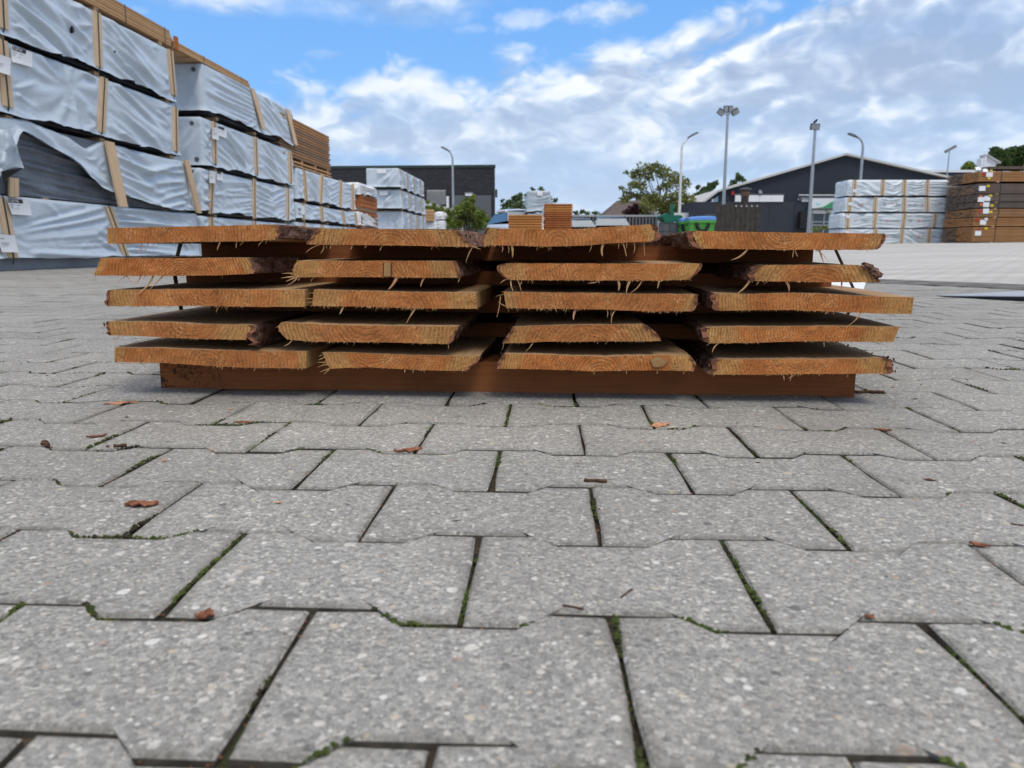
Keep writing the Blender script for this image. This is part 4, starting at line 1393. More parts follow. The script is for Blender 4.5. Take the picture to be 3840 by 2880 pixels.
def fold_field(specs):
    """Sum of creases. spec: (u0, v0, u1, v1, amp, width at start, width at end, mode); mode 'out' fades away from the start."""
    def f(U, Vv):
        Dd = np.zeros_like(U)
        for (u0, v0, u1, v1, amp, w0, w1, mode) in specs:
            du, dv = u1 - u0, v1 - v0
            L2 = du * du + dv * dv
            t = ((U - u0) * du + (Vv - v0) * dv) / L2
            q_ = ((U - u0) * -dv + (Vv - v0) * du) / math.sqrt(L2)
            tc = np.clip(t, 0, 1)
            wdt = w0 + (w1 - w0) * tc
            q_ = q_ + .35 * wdt * np.sin(tc * 5 + u0 * 9)
            if mode == 'out':
                env = np.clip(1 - tc, 0, 1) ** .7 * np.clip(tc / .06, 0, 1)
            else:
                env = np.sin(math.pi * tc) ** .6
            env = env * (t > 0) * (t < 1)
            x = q_ / wdt
            Dd += amp * env * (np.exp(-x * x) - .55 * np.exp(-((x - 1.5) / 1.2) ** 2))
        return Dd
    return f


def bay_folds(r_, ua, ub, H, style, k=1.0):
    S_ = []
    L = ub - ua
    U = r_.uniform
    if style == 'diag':
        for i in range(9):
            v0 = H * (1.05 - .10 * i) + U(-.02, .02)
            S_.append((ua + U(-.02, .25) * L, v0, ua + L * U(.65, 1.0), v0 - H * U(.45, .8), U(.018, .042) * k, U(.025, .04), U(.045, .09), 'mid'))
    elif style == 'star':
        cu, cv_ = ua + L * .62, H * .62
        for i in range(13):
            a_ = i / 13 * 6.283 + U(-.15, .15)
            r0 = U(.06, .14)
            S_.append((cu + r0 * math.cos(a_), cv_ + r0 * .6 * math.sin(a_), cu + L * .55 * math.cos(a_), cv_ + H * .75 * math.sin(a_), U(.014, .030) * k, .04, U(.07, .13), 'mid'))
    elif style in ('fanr', 'fanl'):
        a_, b_ = (ub, ua) if style == 'fanr' else (ua, ub)
        for i in range(9):
            f = i / 8
            S_.append((a_, H * (.92 - .75 * f) + U(-.02, .02), b_ + (a_ - b_) * U(0, .3), H * (1.0 - 1.0 * f) * U(.7, 1.0), U(.018, .042) * k, U(.014, .02), U(.03, .06), 'out'))
    elif style == 'fanlow':
        for i in range(10):
            f = i / 9
            S_.append((ua, H * (.18 + .30 * f), ub, H * (.10 + .92 * f) + U(-.03, .03), U(.018, .038) * k, U(.015, .022), U(.028, .05), 'mid'))
    elif style == 'swag':
        for i in range(6):
            v0 = H * (.95 - .14 * i)
            sag = H * U(.18, .36)
            m_ = ua + L * U(.4, .6)
            am = U(.018, .038) * k
            S_.append((ua, v0, m_ + .1 * L, v0 - sag, am, .016, .045, 'mid'))
            S_.append((ub, v0 + U(-.05, .05) * H, m_ - .1 * L, v0 - sag, am, .016, .045, 'mid'))
    elif style == 'horiz':
        for i in range(9):
            v0 = H * (.95 - .105 * i) + U(-.01, .01)
            S_.append((ub, v0, ua + L * U(0, .2), v0 + H * U(.0, .12), U(.016, .034) * k, .018, U(.03, .05), 'mid'))
    for i in range(int(5 + 3 * L)):
        u0, v0 = ua + L * U(0, 1), H * U(.05, 1)
        a_ = U(-1.2, .4)
        ln = U(.12, .45)
        S_.append((u0, v0, u0 + ln * math.cos(a_), v0 + ln * math.sin(a_) * .7, U(.005, .013) * k, .014, .035, 'mid'))
    return S_


def ribbon(L, W, H, dside, dend, hem, du=.035, nv=34, r=.035, top=None, near=True, far=True, cap=True, flare=.0, vedge=True):
    """The film as one sheet: near end, long side, far end, folded over the top edge."""
    path = []                                            # (x, y, nx, ny, kind, coordinate)
    if near:
        for e in np.linspace(W, r, max(6, int(W / du))):
            path.append((0, e, -1, 0, 'e', e))
        for a in np.linspace(0, math.pi / 2, 5)[1:-1]:
            path.append((r - r * math.cos(a), r - r * math.sin(a), -math.cos(a), -math.sin(a), 'c', 0))
    for x in np.linspace(r if near else 0, L - r if far else L, int(L / du)):
        path.append((x, 0, 0, -1, 's', x))
    if far:
        for a in np.linspace(0, math.pi / 2, 5)[1:-1]:
            path.append((L - r + r * math.sin(a), r - r * math.cos(a), math.sin(a), -math.cos(a), 'c', 0))
        for e in np.linspace(r, W, max(5, int(W / du / 2))):
            path.append((L, e, 1, 0, 'f', e))
    n = len(path)
    X_ = np.array([p[0] for p in path]); Y_ = np.array([p[1] for p in path])
    NX = np.array([p[2] for p in path]); NY = np.array([p[3] for p in path])
    kind = [p[4] for p in path]
    us = np.array([p[5] if p[4] == 's' else (0 if p[0] < L / 2 else L) for p in path])
    es = np.array([p[5] for p in path])
    hm = np.array([hem(u) for u in us])
    tp = np.array([(top(u) if top else H) for u in us])
    rows = []
    straight = np.linspace(0, 1, nv)
    iss = np.array([k == 's' for k in kind])
    isc = np.array([k == 'c' for k in kind])
    for s_ in straight:
        v = hm + (tp - r - hm) * s_
        dS = dside(us, v)
        dE = dend(es, v)
        d = np.where(iss, dS, np.where(isc, .25 * dS, dE))
        fade = np.clip(np.minimum(np.abs(us - 0), np.abs(L - us)) / .10, 0, 1)
        if vedge:
            d = d * np.where(iss, .25 + .75 * fade, 1)
        d = d + flare * np.maximum(0, 1 - s_ / .16) ** 2
        rows.append(np.stack([X_ + NX * d, Y_ + NY * d, v], -1))
        last = d
    for a in np.linspace(0, math.pi / 2, 5)[1:]:
        ins = r * (1 - math.cos(a))
        d = last * math.cos(a) * .8 - ins
        rows.append(np.stack([X_ + NX * d, Y_ + NY * d, tp - r + r * math.sin(a)], -1))
    P_ = np.array(rows)
    mb_ = MB()
    mb_.grid(P_, 0, flip=False)
    if cap:
        base = (len(rows) - 1) * n
        o_ = len(mb_.v)
        pts_ = [(path[0][0] + (0 if near else 0), W, H), (L, W, H)]
        cx = np.array([(x, W * .5, H + .004) for x in X_])
        k0 = len(mb_.v)
        mb_.v.extend(map(tuple, cx))
        for j in range(n - 1):
            mb_.f.append((base + j, base + j + 1, k0 + j + 1, k0 + j))
            mb_.m.append(0)
    return mb_


def slat_part(root, u0, u1, v0, v1, out0=.004, out1=.004, w=.15, th=.022, pair=True, strap=True, mat='slat', vs0=None, vs1=None):
    """Wooden edge laths held by the strap; (u0, v0) top, (u1, v1) bottom."""
    defs = [(-w / 2, -.003), (.003, w / 2)] if pair else [(-w / 2, w / 2)]
    for (a, b) in defs:
        m_ = MB()
        v = []
        for (uu, vv, oo) in ((u1, v1, out1), (u0, v0, out0)):
            v += [(uu + a, -oo, vv), (uu + b, -oo, vv), (uu + b, -oo - th, vv), (uu + a, -oo - th, vv)]
        m_.add(v, [(0, 1, 2, 3), (7, 6, 5, 4), (1, 0, 4, 5), (2, 1, 5, 6), (3, 2, 6, 7), (0, 3, 7, 4)])
        m_.build('slat', M[mat], root)
    if strap:
        m_ = MB()
        va, vb = (v0 + .03 if vs0 is None else vs0), (v1 - .07 if vs1 is None else vs1)
        k = (u1 - u0) / (v1 - v0) if abs(v1 - v0) > 1e-6 else 0
        pts_ = [(u0 + k * (va - v0), -out0 - th * .3, va), (u0, -out0 - th - .003, v0), (u1, -out1 - th - .003, v1), (u1 + k * (vb - v1), -.006, vb)]
        v = []
        for (x, y, z) in pts_:
            v += [(x - .010, y, z), (x + .010, y, z), (x + .010, y - .003, z), (x - .010, y - .003, z)]
        f = []
        for i in range(3):
            for j in range(4):
                f.append((i * 4 + j, i * 4 + (j + 1) % 4, i * 4 + 4 + (j + 1) % 4, i * 4 + 4 + j))
        m_.add(v, f)
        m_.build('pack_strap', M['strap'], root)


SEG = {'0': 'abcdef', '1': 'bc', '2': 'abged', '3': 'abgcd', '4': 'fgbc', '5': 'afgcd', '6': 'afgedc', '7': 'abc', '8': 'abcdefg', '9': 'gfabcd'}
SEGR = {'a': (0, .86, 1, 1), 'g': (0, .43, 1, .57), 'd': (0, 0, 1, .14), 'f': (0, .5, .24, 1), 'b': (.76, .5, 1, 1), 'e': (0, 0, .24, .5), 'c': (.76, 0, 1, .5)}


def sheet(root, corners, bow=.0, inks=(), name='label_sheet'):
    """Paper label given by its world corners TL, TR, BR, BL; inks: (x0, y0, x1, y1, material, lift) in sheet units."""
    inv = (Matrix.Translation(root.location) @ Matrix.Rotation(root.rotation_euler.z, 4, 'Z')).inverted()
    TL, TR, BR, BL = [inv @ Vector(c) for c in corners]
    nrm = (TR - TL).cross(BL - TL).normalized()
    if nrm.y > 0:
        nrm = -nrm

    def P_(x, y, off=0.0):
        p = TL.lerp(TR, x).lerp(BL.lerp(BR, x), 1 - y)
        return p + nrm * (off + bow * math.sin(math.pi * x) * .5 + bow * (.5 - y) ** 2 * 2)
    m_ = MB()
    n = 7
    for off, fl in ((.0012, False), (0.0, True)):
        A = np.array([[P_(j / (n - 1), i / (n - 1), off) for j in range(n)] for i in range(n)])
        m_.grid(A, 0, flip=fl)
    s_ = m_.build(name, M['paper'], root)
    by = {}
    for (x0, y0, x1, y1, mat, lift) in inks:
        b_ = by.setdefault(mat, MB())
        k = 4 if x1 - x0 > .3 else 1
        for q_ in range(k):
            xa, xb = x0 + (x1 - x0) * q_ / k, x0 + (x1 - x0) * (q_ + 1) / k
            b_.add([P_(xa, y0, lift), P_(xb, y0, lift), P_(xb, y1, lift), P_(xa, y1, lift)], [(0, 1, 2, 3)])
    for mat, b_ in by.items():
        b_.build('print', M[mat], s_)
    return s_


def number_ink(txt, x, y, w, h, mat='paper', lift=.0048):
    out = []
    cw = w / len(txt)
    for i, ch in enumerate(txt):
        for sg in SEG[ch]:
            a, b, c, d = SEGR[sg]
            out.append((x + cw * (i + .08 + .76 * a), y + h * b, x + cw * (i + .08 + .76 * c), y + h * d, mat, lift))
    return out


HEAD_INK = [(.02, .74, .66, .99, 'ink', .003)] + number_ink('9132745', .04, .78, .42, .16) + \
           [(.04, .58, .24, .64, 'ink_grey', .003), (.34, .58, .54, .63, 'ink_grey', .003), (.04, .44, .18, .49, 'ink_grey', .003), (.34, .40, .40, .46, 'ink_grey', .003), (.56, .40, .60, .45, 'ink_grey', .003),
            (.04, .34, .44, .355, 'ink_grey', .003), (.55, .22, .66, .235, 'ink_grey', .003)]
BLANK_INK = [(.05, .74, .30, .80, 'ink_grey', .003), (.08, .52, .55, .55, 'ink_grey', .003), (.08, .46, .50, .485, 'ink_grey', .003), (.08, .40, .52, .42, 'ink_grey', .003), (.10, .30, .40, .32, 'ink_grey', .003)]


def wrapped_pack(label, group, loc, rot, L, W, H, slats, styles, seed, film='film', near=True, far=True, du=.035, nv=34, amp=1.0, hem_amp=.02, arch=0.0, core='black',
                 bearers=(), bearer_h=.05, hem=None, top=None, cap=True, flare=.02, r=.035, bulge=.022, core_bottom=0.0):
    r_ = random.Random(seed)
    root = thing('wrapped_timber_pack', label, 'timber pack', loc, rot, group)
    us = sorted([.5 * (s_[0] + s_[1]) for s_ in slats])
    bays = list(zip([-.05] + us, us + [L + .05]))
    specs = []
    for (a, b), st in zip(bays, styles):
        if b - a > .12:
            specs += bay_folds(r_, a, b, H, st, amp)
    for s_ in slats:                                       # pinched creases where the laths press
        for q_ in range(6):
            sg = r_.choice((-1, 1))
            v0 = H * r_.uniform(.05, 1)
            specs.append((.5 * (s_[0] + s_[1]) + sg * .06, v0, s_[0] + sg * r_.uniform(.25, .6), v0 + H * r_.uniform(-.35, .25), r_.uniform(.014, .030) * amp, .010, .04, 'out'))
    ff = fold_field(specs)
    especs = []
    for q_ in range(13):
        e0 = W * r_.uniform(0, .5)
        especs.append((e0, H * r_.uniform(.6, 1.05), e0 + W * r_.uniform(-.1, .5), H * r_.uniform(-.1, .4), r_.uniform(.014, .030) * amp, .03, .08, 'mid'))
    fe = fold_field(especs)

    def dside(U, V_):
        press = np.ones_like(U)
        bl = np.zeros_like(U)
        for s_ in slats:
            uv_ = s_[1] + (s_[0] - s_[1]) * np.clip((V_ - s_[3]) / max(.05, s_[2] - s_[3]), 0, 1)
            press *= np.clip((np.abs(U - uv_) - .085) / .09, .03, 1)
        for (a, b) in bays:
            m_ = (U > a) & (U <= b)
            bl = np.where(m_, np.sin(math.pi * np.clip((U - a) / (b - a), 0, 1)), bl)
        return .004 + (np.maximum(ff(U, V_), -.030) + bulge * bl * (.45 + .55 * np.clip(1 - V_ / H, 0, 1)) + .004 * vnoise(U * 9, V_ * 9, seed)) * press

    def dend(E_, V_):
        return .004 + np.maximum(fe(E_, V_), -.026) + .005 * vnoise(E_ * 7, V_ * 7, seed + 2)

    def hem0(u):
        a_ = 0
        for (x0, x1) in bays:
            if x0 < u <= x1:
                a_ = math.sin(math.pi * (u - x0) / (x1 - x0))
        return .012 + hem_amp * float(fbm(u * 2.3, seed, 13, 4)) + arch * a_
    fb = ribbon(L, W, H, dside, dend, hem or hem0, du, nv, r, top, near, far, cap, flare)
    fb.build('film_wrap', M[film], root, smooth=True)
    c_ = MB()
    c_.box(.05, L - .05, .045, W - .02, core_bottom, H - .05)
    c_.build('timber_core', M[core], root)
    for u in bearers:
        b_ = MB()
        b_.box(u - .05, u + .05, .02, W - .05, -bearer_h, core_bottom - .001)
        b_.build('bearer', M['slat_x'], root)
    for s_ in slats:
        slat_part(root, *s_[:4], **(s_[4] if len(s_) > 4 else {}))
    return root, dside


YA = 5.53                                               # near end of the first stack, outside the picture


def uA(Y):
    return (Y - YA) * NROW


GA = 'film wrapped timber packs in the left row of stacks'
LA = (12.13 - YA) * NROW
A1, _ = wrapped_pack('top wrapped pack of the nearest left stack, with a small black tear', GA, row_loc(YA, 2.395), ROT_ROW, LA, 1.15, .725,
                     [(uA(6.9), uA(6.9), .70, .05), (uA(8.46), uA(8.40), .72, .06), (uA(10.16), uA(10.10), .715, .055), (uA(12.02), uA(12.04), .715, .085)],
                     ['diag', 'diag', 'diag', 'diag', 'swag'], 3, bearers=(uA(6.9), uA(8.4), uA(10.1), uA(11.9)), amp=1.5, hem_amp=.022)
A2, _ = wrapped_pack('wrapped pack second from the top in the nearest left stack, with two paper labels', GA, row_loc(YA, 1.60), ROT_ROW, LA, 1.15, .745,
                     [(uA(6.9), uA(6.9), .70, .05), (uA(8.36), uA(8.34), .735, .075), (uA(10.19), uA(10.02), .745, .060), (uA(12.05), uA(11.97), .71, .065)],
                     ['diag', 'swag', 'star', 'diag', 'swag'], 4, bearers=(uA(6.9), uA(8.4), uA(10.1), uA(11.9)), amp=1.35, hem_amp=.020)
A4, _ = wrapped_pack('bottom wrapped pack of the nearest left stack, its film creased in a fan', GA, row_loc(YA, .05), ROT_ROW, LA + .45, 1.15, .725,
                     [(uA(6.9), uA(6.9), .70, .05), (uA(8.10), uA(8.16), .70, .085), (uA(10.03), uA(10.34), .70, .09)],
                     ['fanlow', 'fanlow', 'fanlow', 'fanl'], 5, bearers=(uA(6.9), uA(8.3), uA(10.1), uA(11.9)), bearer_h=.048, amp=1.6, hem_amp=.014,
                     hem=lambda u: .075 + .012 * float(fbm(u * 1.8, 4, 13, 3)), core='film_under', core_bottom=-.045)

# the torn pack between them
hemY = [5.0, 7.9, 8.30, 8.45, 8.73, 9.06, 9.37, 9.59, 9.84, 10.06, 10.32, 10.92, 11.33, 11.9, 12.44, 12.6]
hemZ = [.80, .82, 1.20, 1.45, 1.41, 1.30, 1.22, 1.085, .98, .945, .918, .852, .805, .80, .855, .88]
topY = [5.0, 8.2, 8.6, 9.34, 9.60, 9.72, 10.05, 10.47, 11.34, 12.16, 12.6]
topZ = [1.56, 1.56, 1.60, 1.52, 1.445, 1.43, 1.56, 1.556, 1.535, 1.552, 1.55]
ZA3 = .79
LA3 = (12.36 - YA) * NROW
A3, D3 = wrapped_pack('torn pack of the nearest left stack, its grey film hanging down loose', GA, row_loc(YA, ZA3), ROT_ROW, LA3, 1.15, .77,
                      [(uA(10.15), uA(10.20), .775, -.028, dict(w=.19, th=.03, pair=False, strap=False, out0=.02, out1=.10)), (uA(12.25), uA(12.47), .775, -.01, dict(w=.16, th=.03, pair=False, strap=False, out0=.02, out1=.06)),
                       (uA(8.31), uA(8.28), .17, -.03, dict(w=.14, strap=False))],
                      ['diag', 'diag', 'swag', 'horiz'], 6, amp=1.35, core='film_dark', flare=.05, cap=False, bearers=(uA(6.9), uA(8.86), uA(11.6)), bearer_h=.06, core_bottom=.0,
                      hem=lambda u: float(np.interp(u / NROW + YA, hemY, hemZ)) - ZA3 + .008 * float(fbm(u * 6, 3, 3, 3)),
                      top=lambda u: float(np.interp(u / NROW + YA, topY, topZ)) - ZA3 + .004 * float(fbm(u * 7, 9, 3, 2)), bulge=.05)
# dark inner film laid bare by the tear
r_ = random.Random(8)
sp = []
for q_ in range(26):
    v0 = .70 - .026 * q_
    u0 = uA(7.9) + r_.uniform(0, .8)
    sp.append((u0, v0 + r_.uniform(-.02, .02), u0 + r_.uniform(1.2, 2.4), v0 - r_.uniform(.05, .16), r_.uniform(.016, .04), .014, .032, 'mid'))
fi = fold_field(sp)
uu, vv = np.meshgrid(np.linspace(uA(7.2), uA(12.2), 130), np.linspace(.0, .755, 44))
dd = fi(uu, vv) + .004 * vnoise(uu * 9, vv * 20, 5)
mb = MB()
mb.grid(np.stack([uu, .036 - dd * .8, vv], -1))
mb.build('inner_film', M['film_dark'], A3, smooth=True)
# loose torn end of the film at the picture's left edge, black inside
Gf = np.zeros((15, 13, 3))
left = [(-40, 480), (-30, 560), (-25, 610), (-20, 640)]
right = [(40, 495), (64, 545), (70, 572), (91, 628)]
inv = (Matrix.Translation(A3.location) @ Matrix.Rotation(A3.rotation_euler.z, 4, 'Z')).inverted()
for i in range(15):
    f = i / 14 * 3
    k = min(2, int(f))
    g_ = f - k
    l_ = (left[k][0] + (left[k + 1][0] - left[k][0]) * g_, left[k][1] + (left[k + 1][1] - left[k][1]) * g_)
    r2 = (right[k][0] + (right[k + 1][0] - right[k][0]) * g_, right[k][1] + (right[k + 1][1] - right[k][1]) * g_)
    for j in range(13):
        s_ = j / 12
        off = .16 + .035 * math.sin(s_ * 9 + i * .4) + .05 * s_ * (1 - i / 14) + .02 * float(fbm(s_ * 5, i * .4, 7))
        p = inv @ on_face(l_[0] + (r2[0] - l_[0]) * s_, l_[1] + (r2[1] - l_[1]) * s_ + 5 * math.sin(s_ * 7), off)
        Gf[i, j] = p
mb = MB()
mb.grid(Gf, flip=True)
mb.build('torn_flap', M['film'], A3, smooth=True)
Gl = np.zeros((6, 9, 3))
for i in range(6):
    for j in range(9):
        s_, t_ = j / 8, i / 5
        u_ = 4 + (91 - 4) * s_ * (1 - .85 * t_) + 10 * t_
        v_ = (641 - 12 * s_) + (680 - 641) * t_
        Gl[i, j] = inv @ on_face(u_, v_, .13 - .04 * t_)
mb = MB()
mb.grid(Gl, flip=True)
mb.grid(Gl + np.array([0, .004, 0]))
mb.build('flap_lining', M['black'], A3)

Z1 = lambda x, y: (x / 2.765, y / 2.765)
Z2 = lambda x, y: (x / 2.765, 500 + y / 2.765)
Z3 = lambda x, y: (600 + x / 2.2125, 150 + y / 2.2125)
Z4 = lambda x, y: (1200 + x / 2.765, 500 + y / 2.765)


def fsheet(root, zf, pts_, off, inks, bow=.01):
    return sheet(root, [on_face(*zf(*p), off) for p in pts_], bow, inks)


fsheet(A2, Z1, [(116, 470), (332, 545), (333, 700), (120, 640)], .045, HEAD_INK)
fsheet(A2, Z1, [(-60, 550), (112, 605), (104, 785), (-60, 735)], .06, BLANK_INK)
fsheet(A4, Z2, [(65, 675), (300, 690), (328, 852), (120, 840)], .045, HEAD_INK)
fsheet(A4, Z2, [(-30, 1045), (150, 1060), (190, 1236), (15, 1230)], .06, BLANK_INK)
# black tears in the top film
for (pp) in ([(748, 268), (765, 285), (772, 330), (757, 345), (750, 315)], [(1190, 525), (1204, 530), (1203, 545), (1192, 542)], [(690, 585), (730, 590), (755, 602), (700, 598)]):
    m_ = MB()
    q_ = [(Matrix.Translation(A1.location) @ Matrix.Rotation(A1.rotation_euler.z, 4, 'Z')).inverted() @ on_face(*Z1(*p), .052) for p in pp]
    m_.add([tuple(p) for p in q_] + [(p.x, p.y + .03, p.z) for p in q_], [tuple(range(len(q_)))[::-1]] + [(i, (i + 1) % len(q_), (i + 1) % len(q_) + len(q_), i + len(q_)) for i in range(len(q_))])
    m_.build('tear', M['black'], A1)

# second stack
YB = 13.0


def uB(Y):
    return (Y - YB) * NROW


WB = 1.15
B1, _ = wrapped_pack('top wrapped pack of the second left stack, film pulled into level creases', GA, row_loc(13.12, 2.415), ROT_ROW, 4.40, WB, .765,
                     [(15.21 - 13.12, 15.58 - 13.12, .77, .09, dict(pair=False, w=.20, strap=False, out1=.05)), (17.16 - 13.12, 17.50 - 13.12, .73, .04, dict(pair=False, w=.22, strap=False, out1=.05))],
                     ['horiz', 'diag', 'swag'], 14, arch=.045, amp=1.1, bearers=(.5, 2.2, 4.0), flare=.035)
B2, _ = wrapped_pack('wrapped pack second from the top in the second left stack, labels by its corner lath', GA, row_loc(12.93, 1.555), ROT_ROW, 4.46, WB, .765,
                     [(13.40 - 12.93, 13.33 - 12.93, .755, .07), (15.24 - 12.93, 15.19 - 12.93, .76, .07, dict(w=.16)), (17.2 - 12.93, 17.15 - 12.93, .72, .07, dict(w=.2))],
                     ['swag', 'diag', 'diag', 'swag'], 15, arch=.02, amp=1.0, bearers=(.5, 2.2, 4.0))
B3, _ = wrapped_pack('wrapped pack third from the top in the second left stack, deep swags in its film', GA, row_loc(12.80, .79), ROT_ROW, 4.55, WB, .72,
                     [(13.22 - 12.8, 13.03 - 12.8, .71, .0), (15.05 - 12.8, 14.95 - 12.8, .73, .0, dict(w=.16)), (16.95 - 12.8, 16.85 - 12.8, .70, .04, dict(w=.16))],
                     ['swag', 'fanr', 'swag', 'swag'], 16, arch=.035, amp=1.1, bearers=(.5, 2.2, 4.0))
B4, _ = wrapped_pack('bottom wrapped pack of the second left stack, mostly hidden by the boards', GA, row_loc(12.70, .05), ROT_ROW, 4.60, WB, .70,
                     [(13.05 - 12.7, 13.0 - 12.7, .69, .0), (14.95 - 12.7, 14.9 - 12.7, .69, .0, dict(w=.16)), (16.85 - 12.7, 16.8 - 12.7, .68, .0, dict(w=.16))],
                     ['swag', 'diag', 'swag', 'swag'], 17, amp=.8, bearers=(.5, 2.2, 4.0))
fsheet(B2, Z3, [(437, 722), (490, 735), (487, 832), (432, 818)], .06, BLANK_INK)
fsheet(B2, Z3, [(478, 712), (553, 738), (556, 822), (480, 790)], .04, HEAD_INK[:1] + HEAD_INK[-6:])
fsheet(B3, Z3, [(410, 1085), (462, 1095), (458, 1190), (408, 1185)], .06, BLANK_INK)
fsheet(B3, Z3, [(468, 1088), (518, 1100), (520, 1172), (470, 1160)], .04, HEAD_INK[:1] + HEAD_INK[-6:])
for root in (B1, B2, B3):                                  # dark rivet holes in the folded end film
    for (y_, v_) in ((.14, .66), (.10, .10), (.62, .10)):
        m_ = MB()
        m_.tube([(-.03, y_, v_), (.02, y_, v_)], .035, 10)
        m_.build('rivet', M['lamp_dark'], root)

# third, lower stack
C1, _ = wrapped_pack('wrapped pack on top of the low third left stack, under the brown planks', GA, row_loc(17.6, 1.30), ROT_ROW, 5.15, WB, .70,
                     [(18.12 - 17.6, 18.2 - 17.6, .67, .0, dict(w=.22)), (19.53 - 17.6, 19.3 - 17.6, .72, .0, dict(w=.22)), (21.25 - 17.6, 21.1 - 17.6, .72, .0, dict(w=.24)), (22.5 - 17.6, 22.45 - 17.6, .72, .0, dict(w=.24))],
                     ['swag', 'diag', 'swag', 'fanr', 'swag'], 21, amp=1.0, arch=.03, du=.05, nv=26, bearers=(.6, 2.5, 4.6))
C2, _ = wrapped_pack('shallow middle pack of the third left stack, wrapped in grey film', GA, row_loc(17.5, .87), ROT_ROW, 5.4, WB, .37,
                     [(17.95 - 17.5, 17.9 - 17.5, .36, .0, dict(w=.2)), (19.37 - 17.5, 19.4 - 17.5, .37, .0, dict(w=.22)), (21.3 - 17.5, 21.5 - 17.5, .37, .0, dict(w=.22)), (22.7 - 17.5, 22.8 - 17.5, .36, .0, dict(w=.22))],
                     ['swag', 'swag', 'diag', 'swag', 'swag'], 22, amp=1.0, arch=.02, du=.05, nv=18, bearers=(.6, 2.5, 4.6))
C3, _ = wrapped_pack('bottom pack of the third left stack, only a strip of film in view', GA, row_loc(17.5, .05), ROT_ROW, 5.4, WB, .76,
                     [(17.95 - 17.5, 17.9 - 17.5, .74, .0, dict(w=.2)), (19.37 - 17.5, 19.4 - 17.5, .74, .0, dict(w=.22)), (21.3 - 17.5, 21.5 - 17.5, .74, .0, dict(w=.22))],
                     ['swag', 'swag', 'diag', 'swag', 'swag'], 23, amp=.8, du=.06, nv=18, bearers=(.6, 2.5, 4.6))
fsheet(C2, Z3, [(1165, 1372), (1200, 1376), (1200, 1448), (1163, 1444)], .05, BLANK_INK[:3])

# fourth stack, its end towards the camera
DG = []
for (lab, z0, H, L, y0, st, sd) in (('top pack of the far end-on stack, label at the middle of its top edge', 2.42, .72, 5.7, 29.4, ['diag', 'diag', 'swag', 'swag', 'swag'], 31),
                                    ('middle pack of the far end-on stack, loose film bagging at its front', 1.66, .73, 5.7, 29.6, ['diag', 'swag', 'swag', 'diag', 'swag'], 32),
                                    ('third pack down in the far end-on stack, right behind the boards', .85, .76, 5.6, 29.9, ['diag', 'swag', 'swag', 'swag', 'swag'], 33),
                                    ('lowest pack of the far end-on stack, hidden behind the boards', .08, .72, 5.6, 29.9, ['diag', 'swag', 'swag', 'swag', 'swag'], 34)):
    rt, _ = wrapped_pack(lab, GA, row_loc(y0, z0), ROT_ROW, L, 1.2, H,
                         [(.25, .30, H, .0, dict(w=.12)), (1.7, 1.75, H, .0, dict(w=.2)), (3.2, 3.25, H, .0, dict(w=.2)), (4.8, 4.75, H, .0, dict(w=.2))], st, sd, film='film', amp=1.7, du=.06, nv=20, arch=.04, bearers=(.5, 2.6, 4.9), flare=.04)
    DG.append(rt)
for rt, (x0, x1, y0, y1) in ((DG[0], (590, 685, 370, 412)), (DG[1], (618, 705, 598, 640))):
    c4 = [at(*Z4(*p), rt.location.y - .05) for p in ((x0, y0), (x1, y0 - 3), (x1, y1), (x0, y1))]
    s_ = sheet(rt, c4, 0, (), 'label_sheet')


# ---- bare lumber
def plank_meshes(L, w, h, mat, n=3, seed=1):
    out = []
    rr = random.Random(seed)
    for k in range(n):
        m_ = MB()
        j = [rr.uniform(-.002, .002) for _ in range(8)]
        c = .003 if h < .042 else h * .17
        prof = [(c, 0), (w - c, 0), (w, c), (w, h - c), (w - c, h), (c, h), (0, h - c), (0, c)]
        v = [(0, y + j[i % 8], z) for i, (y, z) in enumerate(prof)] + [(L, y + j[(i + 3) % 8], z) for i, (y, z) in enumerate(prof)]
        f = [tuple(range(7, -1, -1)), tuple(range(8, 16))] + [(i, (i + 1) % 8, (i + 1) % 8 + 8, i + 8) for i in range(8)]
        m_.add(v, f)
        out.append(m_.mesh('plank', M[mat]))
    return out


def lumber_pack(label, cat, loc, rot, L, rows, cols, w, h, mats, seed, group=None, gap=.004, jit=.04, bearers=(), bh=.06, name='lumber_pack', pick=None, sticks=0.0, inward=0.0):
    rr = random.Random(seed)
    root = thing(name, label, cat, loc, rot, group)
    sets = [plank_meshes(L, w, h, m_, 3, seed + i) for i, m_ in enumerate(mats)]
    for i in range(rows):
        rj = rr.gauss(0, jit * .6)
        for c in range(cols):
            if cols > 3 and 0 < i < rows - 1 and c not in (0, cols - 1) and pick == 'shell':
                continue
            s_ = sets[rr.randrange(len(sets))]
            z = i * (h + gap + sticks)
            link('plank', rr.choice(s_), root, (rj + rr.gauss(0, jit), c * (w + .004) + rr.uniform(-.003, .003) + (abs(rr.gauss(0, inward)) if c == 0 else 0), z))
    for u in bearers:
        m_ = MB()
        m_.box(u - .045, u + .045, .01, cols * (w + .004) - .01, -bh, -.001)
        m_.build('bearer', M['slat_x'], root)
    return root


